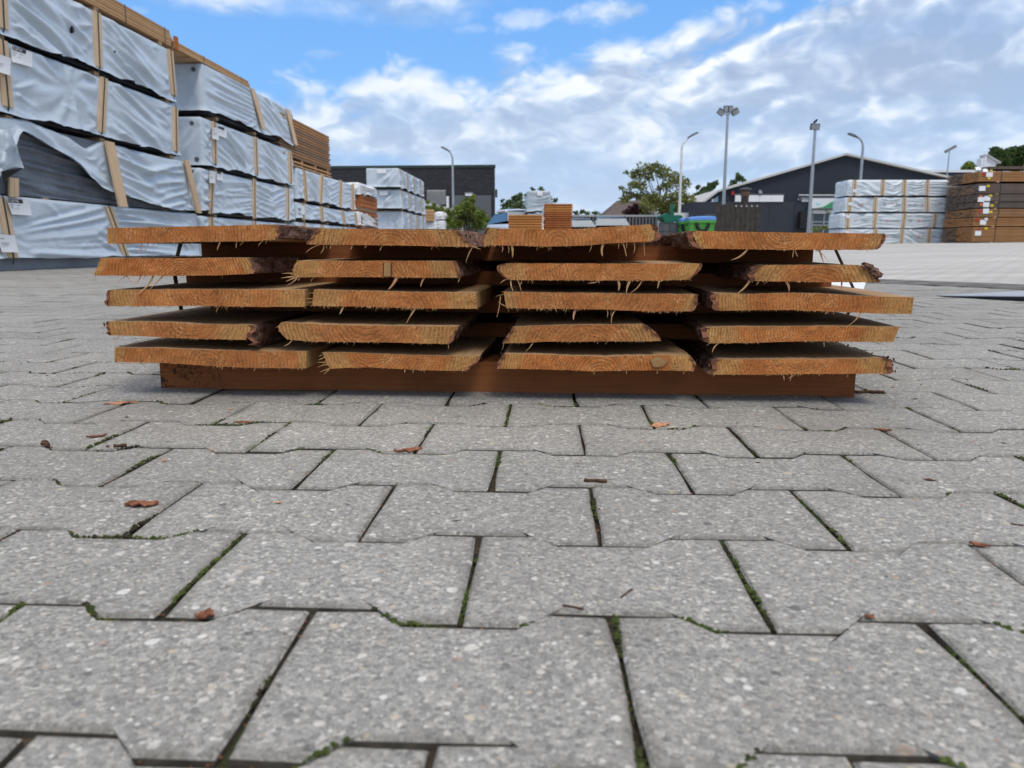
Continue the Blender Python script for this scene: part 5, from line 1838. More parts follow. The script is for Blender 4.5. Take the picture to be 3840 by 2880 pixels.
GL = 'bare lumber piled on the left stacks'
LP1 = lumber_pack('light pine planks on top of the nearest left stack', 'lumber', row_loc(5.6, 3.178), ROT_ROW, 6.5 * NROW, 6, 4, .145, .0335, ['lumber'], 41, GL, .003, .025, (.6, 2.6, 4.6, 6.2), .05)
LP2 = lumber_pack('thin layer of pine planks on top of the second left stack', 'lumber', row_loc(12.2, 3.185), ROT_ROW, 2.95, 3, 4, .145, .034, ['lumber'], 42, GL, .003, .03, (.6, 2.4), .012)
m_ = MB()
m_.box(.02, .10, -.02, .02, -.03, .17)
m_.build('edge_lath', M['lumber_red'], LP2)
LP3 = lumber_pack('tall pile of brown planks on the third left stack', 'lumber', row_loc(16.6, 2.19), ROT_ROW, 3.75, 14, 4, .145, .046, ['lumber_brown', 'lumber_tan'], 43, GL, .0145, .035, (), .1)
for (u0, u1, z0, z1) in ((.1, 3.8, -.10, -.066), (.1, 3.85, -.176, -.143)):
    m_ = MB()
    m_.box(u0, u1, .0, .9, z0, z1)
    m_.build('pallet_board', M['lumber'], LP3)
for u in (.4, 1.5, 2.5, 3.55):
    m_ = MB()
    m_.box(u - .05, u + .05, .01, .8, -.066, -.0015)
    m_.box(u - .05, u + .05, .02, .8, -.1425, -.1005)
    m_.build('bearer', M['lumber'], LP3)
for root, us, zt in ((LP1, (3.2, 5.27, 6.33), .225), (LP2, (1.0, 2.55), .115)):
    for u in us:
        m_ = MB()
        m_.box(u - .007, u + .007, -.005, -.0025, -.04, zt)
        m_.build('pack_strap', M['strap'], root)

# brown pack with white film between third and fourth stacks; packs beyond the fourth
BP = lumber_pack('dark brown pack with a white film hood beside the third stack', 'lumber', (FACE_A + FACE_B * 23.4 + .02, 23.4, .05), ROT_ROW, 2.2, 14, 3, .3, .12, ['lumber_red', 'lumber_brown'], 45, GL, .006, .02, (), .1)
hood, _ = wrapped_pack('crumpled white film hood lying on the dark brown pack', 'white film hoods', row_loc(23.35, 1.815), ROT_ROW, 2.35, 1.0, .33, [], ['swag'], 46, film='film_white', amp=2.4, du=.05, nv=12, hem_amp=.05, core='film_white', core_bottom=.05, r=.08)
hood.name = 'film_hood'
lowp, _ = wrapped_pack('white wrapped end piece low beside the dark brown pack', 'white film hoods', row_loc(23.3, .88), ROT_ROW, 2.4, 1.0, .42, [], ['diag'], 47, film='film_white', amp=1.8, du=.06, nv=12, core='film_white', core_bottom=.05, r=.06)
p0, p1 = at(1594, 800, 37.0), at(1630, 800, 37.0)
OP = lumber_pack('small tan timber pack beyond the fourth left stack', 'lumber', (p0.x - .75, 36.6, gz(p0.x, 37) + 1.32), .12, 1.22, 4, 6, .16, .13, ['lumber'], 48, GL, .004, .012, (), .1)
for (lab, x0, x1, v0, v1, Yd, sd) in (('round white wrapped bale beyond the left stacks', 1630, 1666, 793, 822, 39.0, 51), ('white wrapped bale below the round one by the bushes', 1634, 1667, 822, 862, 39.0, 52), ('white wrapped pack below the small tan timber pack', 1594, 1634, 828, 868, 36.9, 53)):
    a, b = at(x0, v1, Yd), at(x1, v0, Yd)
    wrapped_pack(lab, 'white wrapped bales by the bushes', (a.x, Yd, a.z), 0, b.x - a.x, .9, b.z - a.z, [], ['swag'], sd, film='film_white', amp=1.6, du=.05, nv=12, core='film_white', core_bottom=.02, r=.16)[0].name = 'wrapped_bale'

# ------------------------------------------------------------------ right-hand stacks
GE = 'pale wrapped packs in the right stack'
YE = 32.0
ZE = lambda x, y: (3040 + x / 2.2125, 400 + y / 2.2125)
Zq = lambda x, y: (3120 + x / 5.0273, 650 + y / 5.0273)
E_ROWS = [('top pale pack of the right-hand stack, tag on its first lath', 120, 425, 165, [(430, 415), (962, 945), (1368, 1352), (1800, 1782)], ['diag', 'diag', 'swag', 'swag', 'fanl'], 61, False),
          ('second pale pack of the right-hand stack, with a faint printed line', 445, 730, 118, [(345, 322), (825, 800), (1368, 1350), (1793, 1790)], ['diag', 'diag', 'swag', 'horiz', 'diag'], 62, True),
          ('third pale pack of the right-hand stack, bulging rounded at its left end', 745, 1030, 35, [(300, 285), (825, 790), (1370, 1332), (1950, 1915)], ['swag', 'fanr', 'fanl', 'fanr', 'diag'], 63, True),
          ('bottom pale pack of the right-hand stack, standing on the yard', 1035, 1335, 30, [(290, 280), (825, 800), (1328, 1300), (1832, 1808)], ['diag', 'swag', 'fanr', 'diag', 'diag'], 64, True)]
for (lab, ya, yb, xl, sl, st, sd, prn) in E_ROWS:
    pt, pb = at(*Zq(1300, ya), YE), at(*Zq(1300, yb), YE)
    x0 = at(*Zq(xl + 130, .5 * (ya + yb)), YE).x
    H = pt.z - pb.z
    L = 6.5
    slats = []
    for (xa, xb) in sl:
        slats.append((at(*Zq(xa, ya), YE).x - x0, at(*Zq(xb, yb), YE).x - x0, H - .01, .03, dict(w=.15, out0=.012, out1=.012)))
    slats.append((5.4, 5.35, H - .01, .03, dict(w=.15, out0=.012, out1=.012)))
    rt, ds = wrapped_pack(lab, GE, (x0, YE, pb.z), 0, L, 1.2, H, slats, st + ['swag'], sd, film='film2', amp=1.35, du=.06, nv=22, bearers=(.5, 2.4, 4.3), bearer_h=.03, r=.10, hem_amp=.012, flare=.015)
    # tag on the first lath, and the printed line
    ty = {61: 330, 62: 575, 63: 815, 64: 1105}[sd]
    tx = {61: 428, 62: 345, 63: 300, 64: 285}[sd]
    sheet(rt, [at(*Zq(tx - 38, ty - 28), YE - .05), at(*Zq(tx + 38, ty - 28), YE - .05), at(*Zq(tx + 36, ty + 28), YE - .05), at(*Zq(tx - 36, ty + 28), YE - .05)], 0, ())
    if prn:
        r_ = random.Random(sd)
        grey, redb = MB(), MB()
        vy = H * .50
        us_ = [s_[0] for s_ in slats]
        u = .55
        while u < 5.2:
            for k, (ln, bb) in enumerate(((.16, redb), (.05, None), (.62, grey), (.08, None), (.16, grey), (.20, None))):
                if bb is not None:
                    e = u + ln
                    x = u
                    while x < e - .02:
                        wl = r_.uniform(.03, .055)
                        if min(abs(x - s_) for s_ in us_) > .14:
                            hh = .055 if bb is grey else .06
                            d0 = float(ds(np.array([x]), np.array([vy]))[0]) + .006
                            d1 = float(ds(np.array([x + wl]), np.array([vy]))[0]) + .006
                            bb.add([(x, -d0, vy - hh), (x + wl, -d1, vy - hh), (x + wl, -d1, vy + hh * r_.uniform(.4, 1)), (x, -d0, vy + hh * r_.uniform(.4, 1))], [(0, 1, 2, 3)])
                        x += wl + r_.uniform(.012, .022)
                u += ln
        grey.build('print', M['ink_grey'], rt)
        redb.build('print', M['ink_red'], rt)

YF = 29.6
Zf = lambda x, y: (3520 + x / 5.184, 600 + y / 5.184)
F_ROWS = [('top tan lumber pack of the far right stack, white labels on its face', 215, 412, 780, ['lumber_tan'], 6, 71), ('weathered dark lumber pack second from the top of the far right stack', 455, 650, 760, ['lumber_dark', 'lumber_brown'], 6, 72),
          ('grey weathered lumber pack with two white labels side by side', 662, 805, 745, ['lumber_dark'], 5, 73), ('thin grey weathered lumber pack above the middle of the far right stack', 818, 928, 720, ['lumber_dark'], 4, 74),
          ('brown lumber pack fifth from the top, red tag left of its label', 945, 1100, 725, ['lumber_tan', 'lumber_brown'], 5, 75), ('brown lumber pack sixth from the top with a small second label', 1115, 1282, 680, ['lumber_tan'], 5, 76),
          ('tall tan lumber pack at the bottom of the far right stack', 1300, 1588, 655, ['lumber_tan'], 10, 77)]
TAGS = {71: [(930, 240, 1045, 330, 'paper'), (855, 255, 905, 300, 'red'), (955, 338, 1005, 375, 'yellow'), (1000, 190, 1045, 225, 'yellow')], 72: [(790, 505, 905, 600, 'paper'), (935, 487, 990, 525, 'yellow')],
        73: [(768, 722, 880, 815, 'paper'), (890, 700, 1000, 795, 'paper'), (975, 675, 1033, 722, 'yellow'), (800, 690, 845, 722, 'orange')], 74: [(868, 822, 978, 912, 'paper'), (1010, 862, 1060, 908, 'yellow'), (805, 845, 850, 890, 'orange')],
        75: [(865, 945, 972, 1042, 'paper'), (985, 990, 1040, 1032, 'yellow'), (768, 970, 822, 1018, 'red')], 76: [(808, 1165, 918, 1258, 'paper'), (893, 1125, 948, 1178, 'paper'), (730, 1140, 785, 1180, 'red')],
        77: [(710, 1378, 820, 1470, 'paper'), (893, 1308, 947, 1352, 'yellow'), (755, 1340, 795, 1372, 'red')]}
GF_ = 'lumber packs in the far right stack'
for (lab, ya, yb, xe, mats, nr, sd) in F_ROWS:
    pt, pb = at(*Zf(1000, ya), YF), at(*Zf(1000, yb), YF)
    x0 = at(*Zf(xe, .5 * (ya + yb)), YF).x
    hh = (pt.z - pb.z) / nr
    rt = lumber_pack(lab, 'lumber', (x0, YF, pb.z), 0, 5.2, nr, 6, .17, hh * .74, mats, sd, GF_, hh * .26, .012, (.75, 3.2), .05)
    for (a, b, c, d, mat) in TAGS[sd]:
        m_ = MB()
        A_, B_ = at(*Zf(a, b), YF - .02), at(*Zf(c, d), YF - .02)
        m_.box(A_.x - x0, B_.x - x0, -.024, -.020, B_.z - pb.z, A_.z - pb.z)
        m_.build('tag', M[mat], rt)
    for u in (.85, 3.35):
        m_ = MB()
        m_.box(u - .012, u + .012, -.012, -.008, -.05, pt.z - pb.z + .01)
        m_.build('pack_strap', M['strap'], rt)
    lumber_pack('rear neighbour of the ' + lab.split(',')[0].replace('of the far right stack', 'at far right'), 'lumber', (x0 + .05, YF + 1.14, pb.z), 0, 5.0, nr, 6, .17, hh * .74,
                mats if sd not in (71, 77) else ['lumber_brown', 'lumber_dark'], sd + 20, 'rear lumber packs behind the far right stack', hh * .26, .015, (.75, 3.2), .05)
a = at(*Zf(1565, 190), YF + .3)
lumber_pack('short tan lumber pack rising behind the top right corner', 'lumber', (a.x + .45, YF + .4, a.z + .06), 0, 3, 7, 2, .17, .075, ['lumber_red', 'lumber_tan'], 99, None, .01, .03, (.3, 2.2), .05)
a, b = at(*Zf(860, 205), YF + .5), at(*Zf(1590, 140), YF + .5)
lumber_pack('flat dark planks lying across the top of the far right stack', 'lumber', (a.x, YF + .1, a.z + .02), 0, b.x - a.x, 2, 5, .17, (b.z - a.z) / 2 - .02, ['lumber_dark'], 98, None, .01, .03)
for (lab, x0_, y0_, x1_, y1_) in (('crumpled white paper sheet on top of the far right lumber', 715, 130, 820, 195), ('second white paper sheet on the lumber edge, right of the first', 860, 165, 950, 228)):
    A_, B_ = at(*Zf(x0_, y0_), YF + .05), at(*Zf(x1_, y1_), YF + .05)
    m_ = MB()
    n = 9
    Gs = np.zeros((n, n, 3))
    for i in range(n):
        for j in range(n):
            Gs[i, j] = (A_.x + (B_.x - A_.x) * j / 8, YF - .02 + .15 * i / 8 + .03 * float(fbm(i * .6, j * .7, 3)), B_.z + (A_.z - B_.z) * i / 8 + .02 * float(fbm(j * .5, i * .4, 6)))
    m_.grid(Gs)
    m_.grid(Gs + np.array([0, .004, 0]), flip=True)
    tag(m_.build('paper_sheet', M['paper']), lab, 'paper')

# ------------------------------------------------------------------ buildings


def bx(root, name, mat, x0, x1, y0, y1, z0, z1, label=None, parent=None):
    m_ = MB()
    m_.box(min(x0, x1), max(x0, x1), min(y0, y1), max(y0, y1), min(z0, z1), max(z0, z1))
    o_ = m_.build(name, M[mat], parent or root)
    if label:
        o_['label'] = label
    return o_


# low dark brick hall on the left
BY, BROT = 55.0, -.075
pr = at(1856, 621, BY)
gB = gz(pr.x, BY)
brick = thing('brick_building', 'low dark brick building with grey door and louvres', 'building', (pr.x, BY, gB), BROT)
Hb = pr.z - gB
m_ = MB()
m_.prism([(-26, -.3), (0, -.3), (0, Hb - .12), (-26, Hb - .12)], 0, .01)
m_ = MB()
m_.add([(-26, 0, -.3), (0, 0, -.3), (-2.2, 16, -.3), (-28, 16, -.3), (-26, 0, Hb - .12), (0, 0, Hb - .12), (-2.2, 16, Hb - .12), (-28, 16, Hb - .12)], [(0, 3, 2, 1), (4, 5, 6, 7), (0, 1, 5, 4), (1, 2, 6, 5), (2, 3, 7, 6), (3, 0, 4, 7)])
m_.build('wall', M['brick'], brick)
m_ = MB()
zl, zh = Hb - .118, Hb + .06
m_.add([(-26.05, -.06, zl), (.05, -.06, zl), (-2.2, 16.05, zl), (-28, 16.05, zl), (-26.05, -.06, zh), (.05, -.06, zh), (-2.2, 16.05, zh), (-28, 16.05, zh)], [(0, 3, 2, 1), (4, 5, 6, 7), (0, 1, 5, 4), (1, 2, 6, 5), (2, 3, 7, 6), (3, 0, 4, 7)])
m_.build('roof_trim', M['trim_green'], brick)


def onb(u, v):
    d = ray(u, v)
    # plane through (pr.x, BY) along direction (cos, sin) of BROT
    nx, ny = -math.sin(BROT), math.cos(BROT)
    t = (pr.x * nx + BY * ny) / (d[0] * nx + d[1] * ny)
    p = d * t
    return ((p[0] - pr.x) * math.cos(BROT) + (p[1] - BY) * math.sin(BROT), p[2] + CAM_H - gB)


(xa, za), (xb, zb) = onb(1701, 733), onb(1842, 733)
bx(brick, 'door', 'door_grey', xa, xb, -.05, .02, 0, za)
(xa2, za2), (xb2, zb2) = onb(1601, 713), onb(1672, 766)
dz_ = (za2 - zb2) / 12
for i in range(12):
    m_ = MB()
    z = zb2 + i * dz_
    m_.add([(xa2, -.02, z), (xb2, -.02, z), (xb2, -.11, z + .01), (xa2, -.11, z + .01), (xa2, -.02, z + dz_ * .9), (xb2, -.02, z + dz_ * .9)], [(0, 1, 2, 3), (3, 2, 5, 4), (0, 3, 4), (1, 5, 2)])
    m_.build('louvre_slat', M['louver'], brick)
(xc, zc), (xd, zd) = onb(1674, 736), onb(1684, 766)
bx(brick, 'side_panel', 'white', xc, xd, -.06, .01, zd - 1, zc)
(xc, zc), (xd, zd) = onb(1746, 723), onb(1773, 735)
lb = bx(brick, 'wall_lamp', 'lampglass', xc, xd, -.22, -.02, zd, zc - .05)
bx(brick, 'lamp_cover', 'steel', xc - .03, xd + .03, -.25, -.015, zc - .049, zc, parent=lb)
(xc, zc), (xd, zd) = onb(1858, 710), onb(1864, 740)
bx(brick, 'downpipe_box', 'trim_green', .01, .14, -.02, .3, zd, zc)
for i, (u, v) in enumerate(((1365, 632), (1385, 630), (1450, 622))):
    pass
# pale ramp wall in front of it
p0, p1 = at(1585, 752, 46.0), at(1722, 793, 46.0)
m_ = MB()
m_.prism([(p0.x, 0), (p1.x + .2, 0), (p1.x + .2, p1.z), (p0.x, p0.z)], 46.0, 46.3)
tag(m_.build('ramp_wall', M['offwhite']), 'pale concrete ramp wall sloping down behind the bushes', 'wall')

# gabled navy hall on the right
HY = 48.0
ap, le, re = at(3168, 577, HY), at(2689, 715, HY), at(3555, 667, HY)
ll = at(2640, 756, HY)
gH = gz(ap.x, HY)
hall = thing('gabled_hall', 'large navy gabled hall with pale roof verges', 'building', (0, HY, gH))
z_ = lambda p: p.z - gH
rx = re.x + 3.0
rz = z_(re) - .62
m_ = MB()
m_.prism([(ll.x, -.3), (rx, -.3), (rx, rz - .1), (ap.x, z_(ap) - .1), (le.x, z_(le) - .1), (ll.x, z_(ll) - .1)], 0, 34)
m_.build('wall', M['navy'], hall)
m_ = MB()
th_ = .12
m_.prism([(ll.x - .25, z_(ll) - .22), (le.x, z_(le) - .09), (ap.x, z_(ap) - .09), (rx + .2, rz - .12), (rx + .2, rz - .12 + th_), (ap.x, z_(ap) + th_ - .09), (le.x, z_(le) + th_ - .09), (ll.x - .25, z_(ll) - .05)][::1], -.30, 34.2)
m_.build('roof', M['verge'], hall)
p = [at(2650, 752, HY), at(2690, 722, HY), at(2692, 757, HY)]
a_, b_ = at(2656, 757, HY), at(2693, 727, HY)
m_ = MB()
m_.prism([(a_.x + .08, z_(a_)), (b_.x, z_(a_)), (b_.x, z_(b_) - .12)], -.05, .01)
m_.build('window', M['glass_blue'], hall)
a_ = at(2672, 740, HY)
bx(hall, 'window_post', 'white', a_.x - .05, a_.x + .05, -.09, -.052, z_(at(2672, 757, HY)), z_(a_) - .10)
# darker plinth band
a_, b_ = at(2693, 757, HY - .1), at(3560, 757, HY - .1)
bx(hall, 'plinth_panel', 'navy2', a_.x, b_.x, -.12, -.003, -.3, a_.z - gH)
for i in range(1, 9):
    x = a_.x + (b_.x - a_.x) * i / 9
    bx(hall, 'panel_seam', 'navy', x - .015, x + .015, -.13, -.121, 0, a_.z - gH - .02)
# lit strip windows
for (x0, y0, x1, y1, n) in ((2754, 733, 2933, 757, 4), (3003, 746, 3043, 757, 1)):
    A_, B_ = at(x0, y0, HY), at(x1, y1, HY)
    fr = bx(hall, 'window', 'lamp_dark', A_.x - .05, B_.x + .05, -.16, -.004, B_.z - gH - .04, A_.z - gH + .10)
    for k in range(n):
        xa, xb = A_.x + (B_.x - A_.x) * k / n, A_.x + (B_.x - A_.x) * (k + 1) / n
        bx(hall, 'pane', 'lampglass', xa + .005, xb - .005, -.19, -.161, B_.z - gH, A_.z - gH, parent=fr)
A_ = at(2846, 720, HY)
A_, B_ = at(2841, 717, HY), at(2863, 727, HY)
m_ = MB()
m_.prism([(0, 0), (.20, 0), (.20, .12), (.07, .22), (.0, .2)], 0, .25)
o_ = m_.build('floodlight', M['steel'], hall, loc=(A_.x, -.28, B_.z - gH))
A_ = at(2745, 725, HY)
bx(hall, 'alarm_lamp', 'red', A_.x - .07, A_.x + .07, -.18, -.004, A_.z - gH - .1, A_.z - gH + .1)
# pipe canopy frame over the sign
A_, B_ = at(2987, 734, HY), at(3160, 728, HY)
C_ = at(2987, 752, HY)
m_ = MB()
m_.tube([(A_.x, -.35, C_.z - gH), (A_.x, -.35, A_.z - gH), (B_.x, -.35, A_.z - gH)], .05, 8)
m_.tube([(A_.x + .15, -.25, C_.z - gH), (A_.x + .15, -.25, A_.z - gH - .16), (B_.x, -.25, A_.z - gH - .16)], .04, 8)
m_.build('pipe_frame', M['steel'], hall)
# window front under the sign
A_, B_ = at(3046, 803, HY - .15), at(3134, 868, HY - .15)
x0, x1 = A_.x, B_.x + 1.0
zt = A_.z - gH
bx(hall, 'shop_window', 'glass', x0, x1, -.18, -.122, 0, zt)
for fx in (.0, .28, .62, 1.0):
    x = x0 + (x1 - x0) * fx
    bx(hall, 'mullion', 'steel', x - .04, x + .04, -.24, -.181, 0, zt)
for fz in (.60, .72, .20):
    bx(hall, 'transom', 'steel', x0, x1, -.225, -.182, zt * fz - .03, zt * fz + .03)
A_, B_ = at(3044, 788, HY - .3), at(3135, 801, HY - .3)
bx(hall, 'light_strip', 'white', A_.x, B_.x + 1.0, -.42, -.123, B_.z - gH, A_.z - gH)
A_, B_ = at(2997, 795, HY - .3), at(3032, 856, HY - .3)
bx(hall, 'wall_cabinet', 'rubber', A_.x, B_.x, -.6, -.14, B_.z - gH, A_.z - gH)

# company signboard
A_, B_ = at(3044, 744, HY - .5), at(3141, 781, HY - .5)
sg = thing('signboard', 'white signboard with a green wave and a pale bird mark, on the navy hall', 'sign', (A_.x, HY - .55, B_.z))
W_, H_ = B_.x - A_.x, A_.z - B_.z
bx(sg, 'panel', 'white', 0, W_, 0, .30, 0, H_)
wave = [(f, .02 + .80 * (1 / (1 + math.exp(-(f - .62) * 9))) - .02 * (1 - f)) for f in np.linspace(.20, .985, 22)]
m_ = MB()
m_.prism([(W_ * .20, H_ * .02)] + [(W_ * .985, H_ * .02)] + [(W_ * a, H_ * max(.022, b)) for a, b in wave][::-1][:-1], -.012, -.001)
m_.build('green_wave', M['sign_green'], sg)
m_ = MB()
band = [(W_ * a, H_ * max(.022, b)) for a, b in wave]
m_.prism([p for p in band] + [(x - .02, z + .10 * H_) for x, z in band][::-1], -.006, -.001)
m_.build('mint_band', M['sign_mint'], sg)
m_ = MB()
pts_ = []
for t in np.linspace(math.pi * 1.02, math.pi * 1.98, 14):
    pts_.append((W_ * .25 + W_ * .105 * math.cos(t), H_ * .62 + H_ * .36 * math.sin(t)))
inn = [(W_ * .25 + W_ * .075 * math.cos(t), H_ * .70 + H_ * .20 * math.sin(t)) for t in np.linspace(math.pi * 1.98, math.pi * 1.02, 14)]
m_.prism(pts_ + inn, -.010, -.001)
m_.build('bird_mark', M['sign_teal'], sg)
bx(sg, 'frame_bottom', 'lamp_dark', 0, W_, -.02, .30, -.09, -.003)

# flat dark building behind the right stacks, with a white gable box and flue on it
A_, B_ = at(3440, 668, 62.0), at(3640, 639, 62.0)
fb_ = thing('flat_building', 'flat roofed dark building behind the right-hand stacks', 'building', (A_.x, 62, gz(A_.x, 62)))
hz = B_.z - gz(A_.x, 62)
bx(fb_, 'wall', 'navy2', -2, B_.x - A_.x + .2, 0, 14, -.3, hz - .15)
bx(fb_, 'roof_trim', 'white', -2.1, B_.x - A_.x + .3, -.1, 14.1, hz - .148, hz + .03)
A_, B_, C_ = at(3694, 628, 58.0), at(3734, 628, 58.0), at(3697, 588, 58.0)
gp = thing('white_gable', 'white gable end with grey roof edge above the far right lumber', 'building', (A_.x, 58, gz(A_.x, 58)))
g0 = gz(A_.x, 58)
w_ = B_.x - A_.x
m_ = MB()
m_.prism([(-.3, 0), (w_, 0), (w_, at(3734, 605, 58).z - g0), (.1, C_.z - g0), (-.3, C_.z - g0 - .1)], 0, .6)
m_.build('wall', M['white'], gp)
m_ = MB()
e1, e2 = at(3697, 585, 58), at(3748, 608, 58)
m_.prism([(e1.x - A_.x, e1.z - g0), (e2.x - A_.x, e2.z - g0 - .12), (e2.x - A_.x, e2.z - g0), (e1.x - A_.x, e1.z - g0 + .12)], -.2, .8)
m_.build('roof', M['louver'], gp)
A_, B_ = at(3691, 626, 57.0), at(3691, 582, 57.0)
fl_ = thing('flue_pipe', 'thin white flue pipe with a cap beside the white gable', 'pipe', (A_.x, 57, gz(A_.x, 57)))
m_ = MB()
m_.tube([(0, 0, 0), (0, 0, B_.z - gz(A_.x, 57))], .085, 10)
m_.build('pipe', M['white'], fl_)
m_ = MB()
zc = B_.z - gz(A_.x, 57)
m_.tube([(0, 0, zc + .02), (0, 0, zc + .1)], [.15, .09], 10)
m_.build('cap', M['steel'], fl_)

# house roof behind the tree
A_, B_, C_, D_ = at(2268, 812, 64.0), at(2342, 740, 64.0), at(2598, 735, 64.0), at(2640, 800, 64.0)
g0 = gz(A_.x, 64)
hs = thing('house', 'house with a brown tiled roof behind the airy tree', 'house', (A_.x, 64, g0))
q_ = lambda p, y: (p.x - A_.x, y, p.z - g0)
m_ = MB()
v = [q_(A_, 0), q_(D_, 0), q_(C_, 4.5), q_(B_, 4.5), (0, 9, A_.z - g0), (D_.x - A_.x, 9, A_.z - g0)]
v2 = [(x, y, z - .2) for x, y, z in v]
m_.add(v + v2, [(0, 1, 2, 3), (3, 2, 5, 4), (0, 3, 4), (1, 5, 2), (6, 9, 8, 7), (9, 10, 11, 8), (0, 6, 7, 1), (4, 5, 11, 10), (0, 4, 10, 6), (1, 7, 11, 5)])
m_.build('roof', M['tiles'], hs)
bx(hs, 'wall', 'house', .5, D_.x - A_.x - .5, .5, 8.5, -.3, A_.z - g0 - .21)
A_, B_ = at(2596, 762, 66.0), at(2650, 732, 66.0)
g0 = gz(A_.x, 66)
hs2 = thing('house', 'small brown roof showing between the airy tree and the navy hall', 'house', (A_.x, 66, g0))
m_ = MB()
m_.prism([(-1, A_.z - g0), (B_.x - A_.x + 1.5, A_.z - g0), (B_.x - A_.x + 1.0, B_.z - g0), (-.6, B_.z - g0)], 0, 5)
m_.build('roof', M['tiles'], hs2)
bx(hs2, 'wall', 'house', -.8, B_.x - A_.x + 1.3, .3, 4.7, -.3, A_.z - g0 - .01)
A_, B_ = at(2599, 757, 44.0), at(2686, 867, 44.0)
lo = thing('low_shed', 'low dark grey flat shed behind the green bins', 'shed', (A_.x, 44, gz(A_.x, 44)))
zt = A_.z - gz(A_.x, 44)
bx(lo, 'wall', 'navy2', 0, B_.x - A_.x, 0, 3, -.2, zt)
bx(lo, 'door', 'lamp_dark', (B_.x - A_.x) * .48, (B_.x - A_.x) * .95, -.05, -.002, 0, zt * .72)
A_, B_ = at(2530, 798, 45.0), at(2604, 822, 45.0)
m_ = MB()
g0 = gz(A_.x, 45)
m_.box(A_.x, B_.x, 45, 45.2, g0 - .2, A_.z)
tag(m_.build('white_wall', M['white']), 'short white wall between the green skip and the low shed', 'wall')

# grey corrugated fence
FYD = 45.0
fa, fe = at(2060, 806, FYD), at(2470, 804, FYD)
g0 = gz(fa.x, FYD)
fc_ = thing('metal_fence', 'grey ribbed metal fence with a pale top rail behind the parked cars', 'fence', (fa.x, FYD, g0))
Lf, Hf = fe.x - fa.x, fa.z - g0
bx(fc_, 'rail', 'fence_rail', 0, Lf, -.06, .06, Hf - .10, Hf)
bx(fc_, 'backing', 'rubber', 0, Lf, .03, .05, 0, Hf - .102)
ns = 33
sm = MB()
sw = Lf / ns
sm.prism([(0, 0), (sw * .52, 0), (sw * .52, Hf - .103), (0, Hf - .103)], -.05, .02)
sme = sm.mesh('fence_slat', M['fence'])
for i in range(ns):
    link('fence_slat', sme, fc_, (i * sw, 0, 0))
for x in (0.0, Lf):
    bx(fc_, 'post', 'fence_rail', x - .08, x + .08, -.1, -.061, 0, Hf + .05)

# weathered board fence panel right of the bins
PYD = 40.0
a_, b_ = at(2684, 765, PYD), at(2853, 768, PYD)
g0 = gz(a_.x, PYD)
pf = thing('timber_screen', 'dark weathered panel of upright boards beside the green bins', 'fence panel', (a_.x, PYD, g0))
W_, H_ = b_.x - a_.x, a_.z - g0
nb = 9
for i in range(nb):
    x0, x1 = W_ * i / nb, W_ * (i + 1) / nb
    bx(pf, 'board', 'brownfence', x0 + .006, x1 - .006, (-.03 if i % 2 else -.055), .0, 0, H_ - (.02 if i % 3 else .0))
bx(pf, 'rail', 'brownfence', .02, W_ - .02, .002, .06, H_ * .3, H_ * .3 + .1)
bx(pf, 'rail', 'brownfence', .02, W_ - .02, .002, .06, H_ * .85, H_ * .85 + .1)
for i in range(5):
    A_ = at(2759 + 19.5 * i, 773, PYD)
    m_ = MB()
    m_.tube([(A_.x - a_.x, -.06, A_.z - g0), (A_.x - a_.x, -.09, A_.z - g0)], .045, 8)
    m_.build('reflector', M['louver'], pf)
A_, B_ = at(2776, 704, 41.5), at(2813, 745, 41.5)
vt = thing('roof_vent', 'squat brown vent cowl rising behind the weathered panel', 'vent', ((A_.x + B_.x) / 2, 41.5, gz(A_.x, 41.5)))
zt, zb = A_.z - gz(A_.x, 41.5), B_.z - gz(A_.x, 41.5)
w_ = (B_.x - A_.x) / 2
m_ = MB()
m_.tube([(0, 0, 0), (0, 0, zt - .12)], w_ * .72, 14)
m_.build('pipe', M['brownfence'], vt)
m_ = MB()
m_.tube([(0, 0, zb + .1), (0, 0, zb + .3), (0, 0, zt - .16)], [w_ * .8, w_ * .95, w_ * .8], 14)
m_.build('cowl', M['house'], vt)
m_ = MB()
m_.tube([(0, 0, zt - .12), (0, 0, zt - .03), (0, 0, zt)], [w_ * 1.15, w_ * 1.1, w_ * .5], 14)
m_.build('cap', M['lamp_dark'], vt)

# ------------------------------------------------------------------ lamp posts


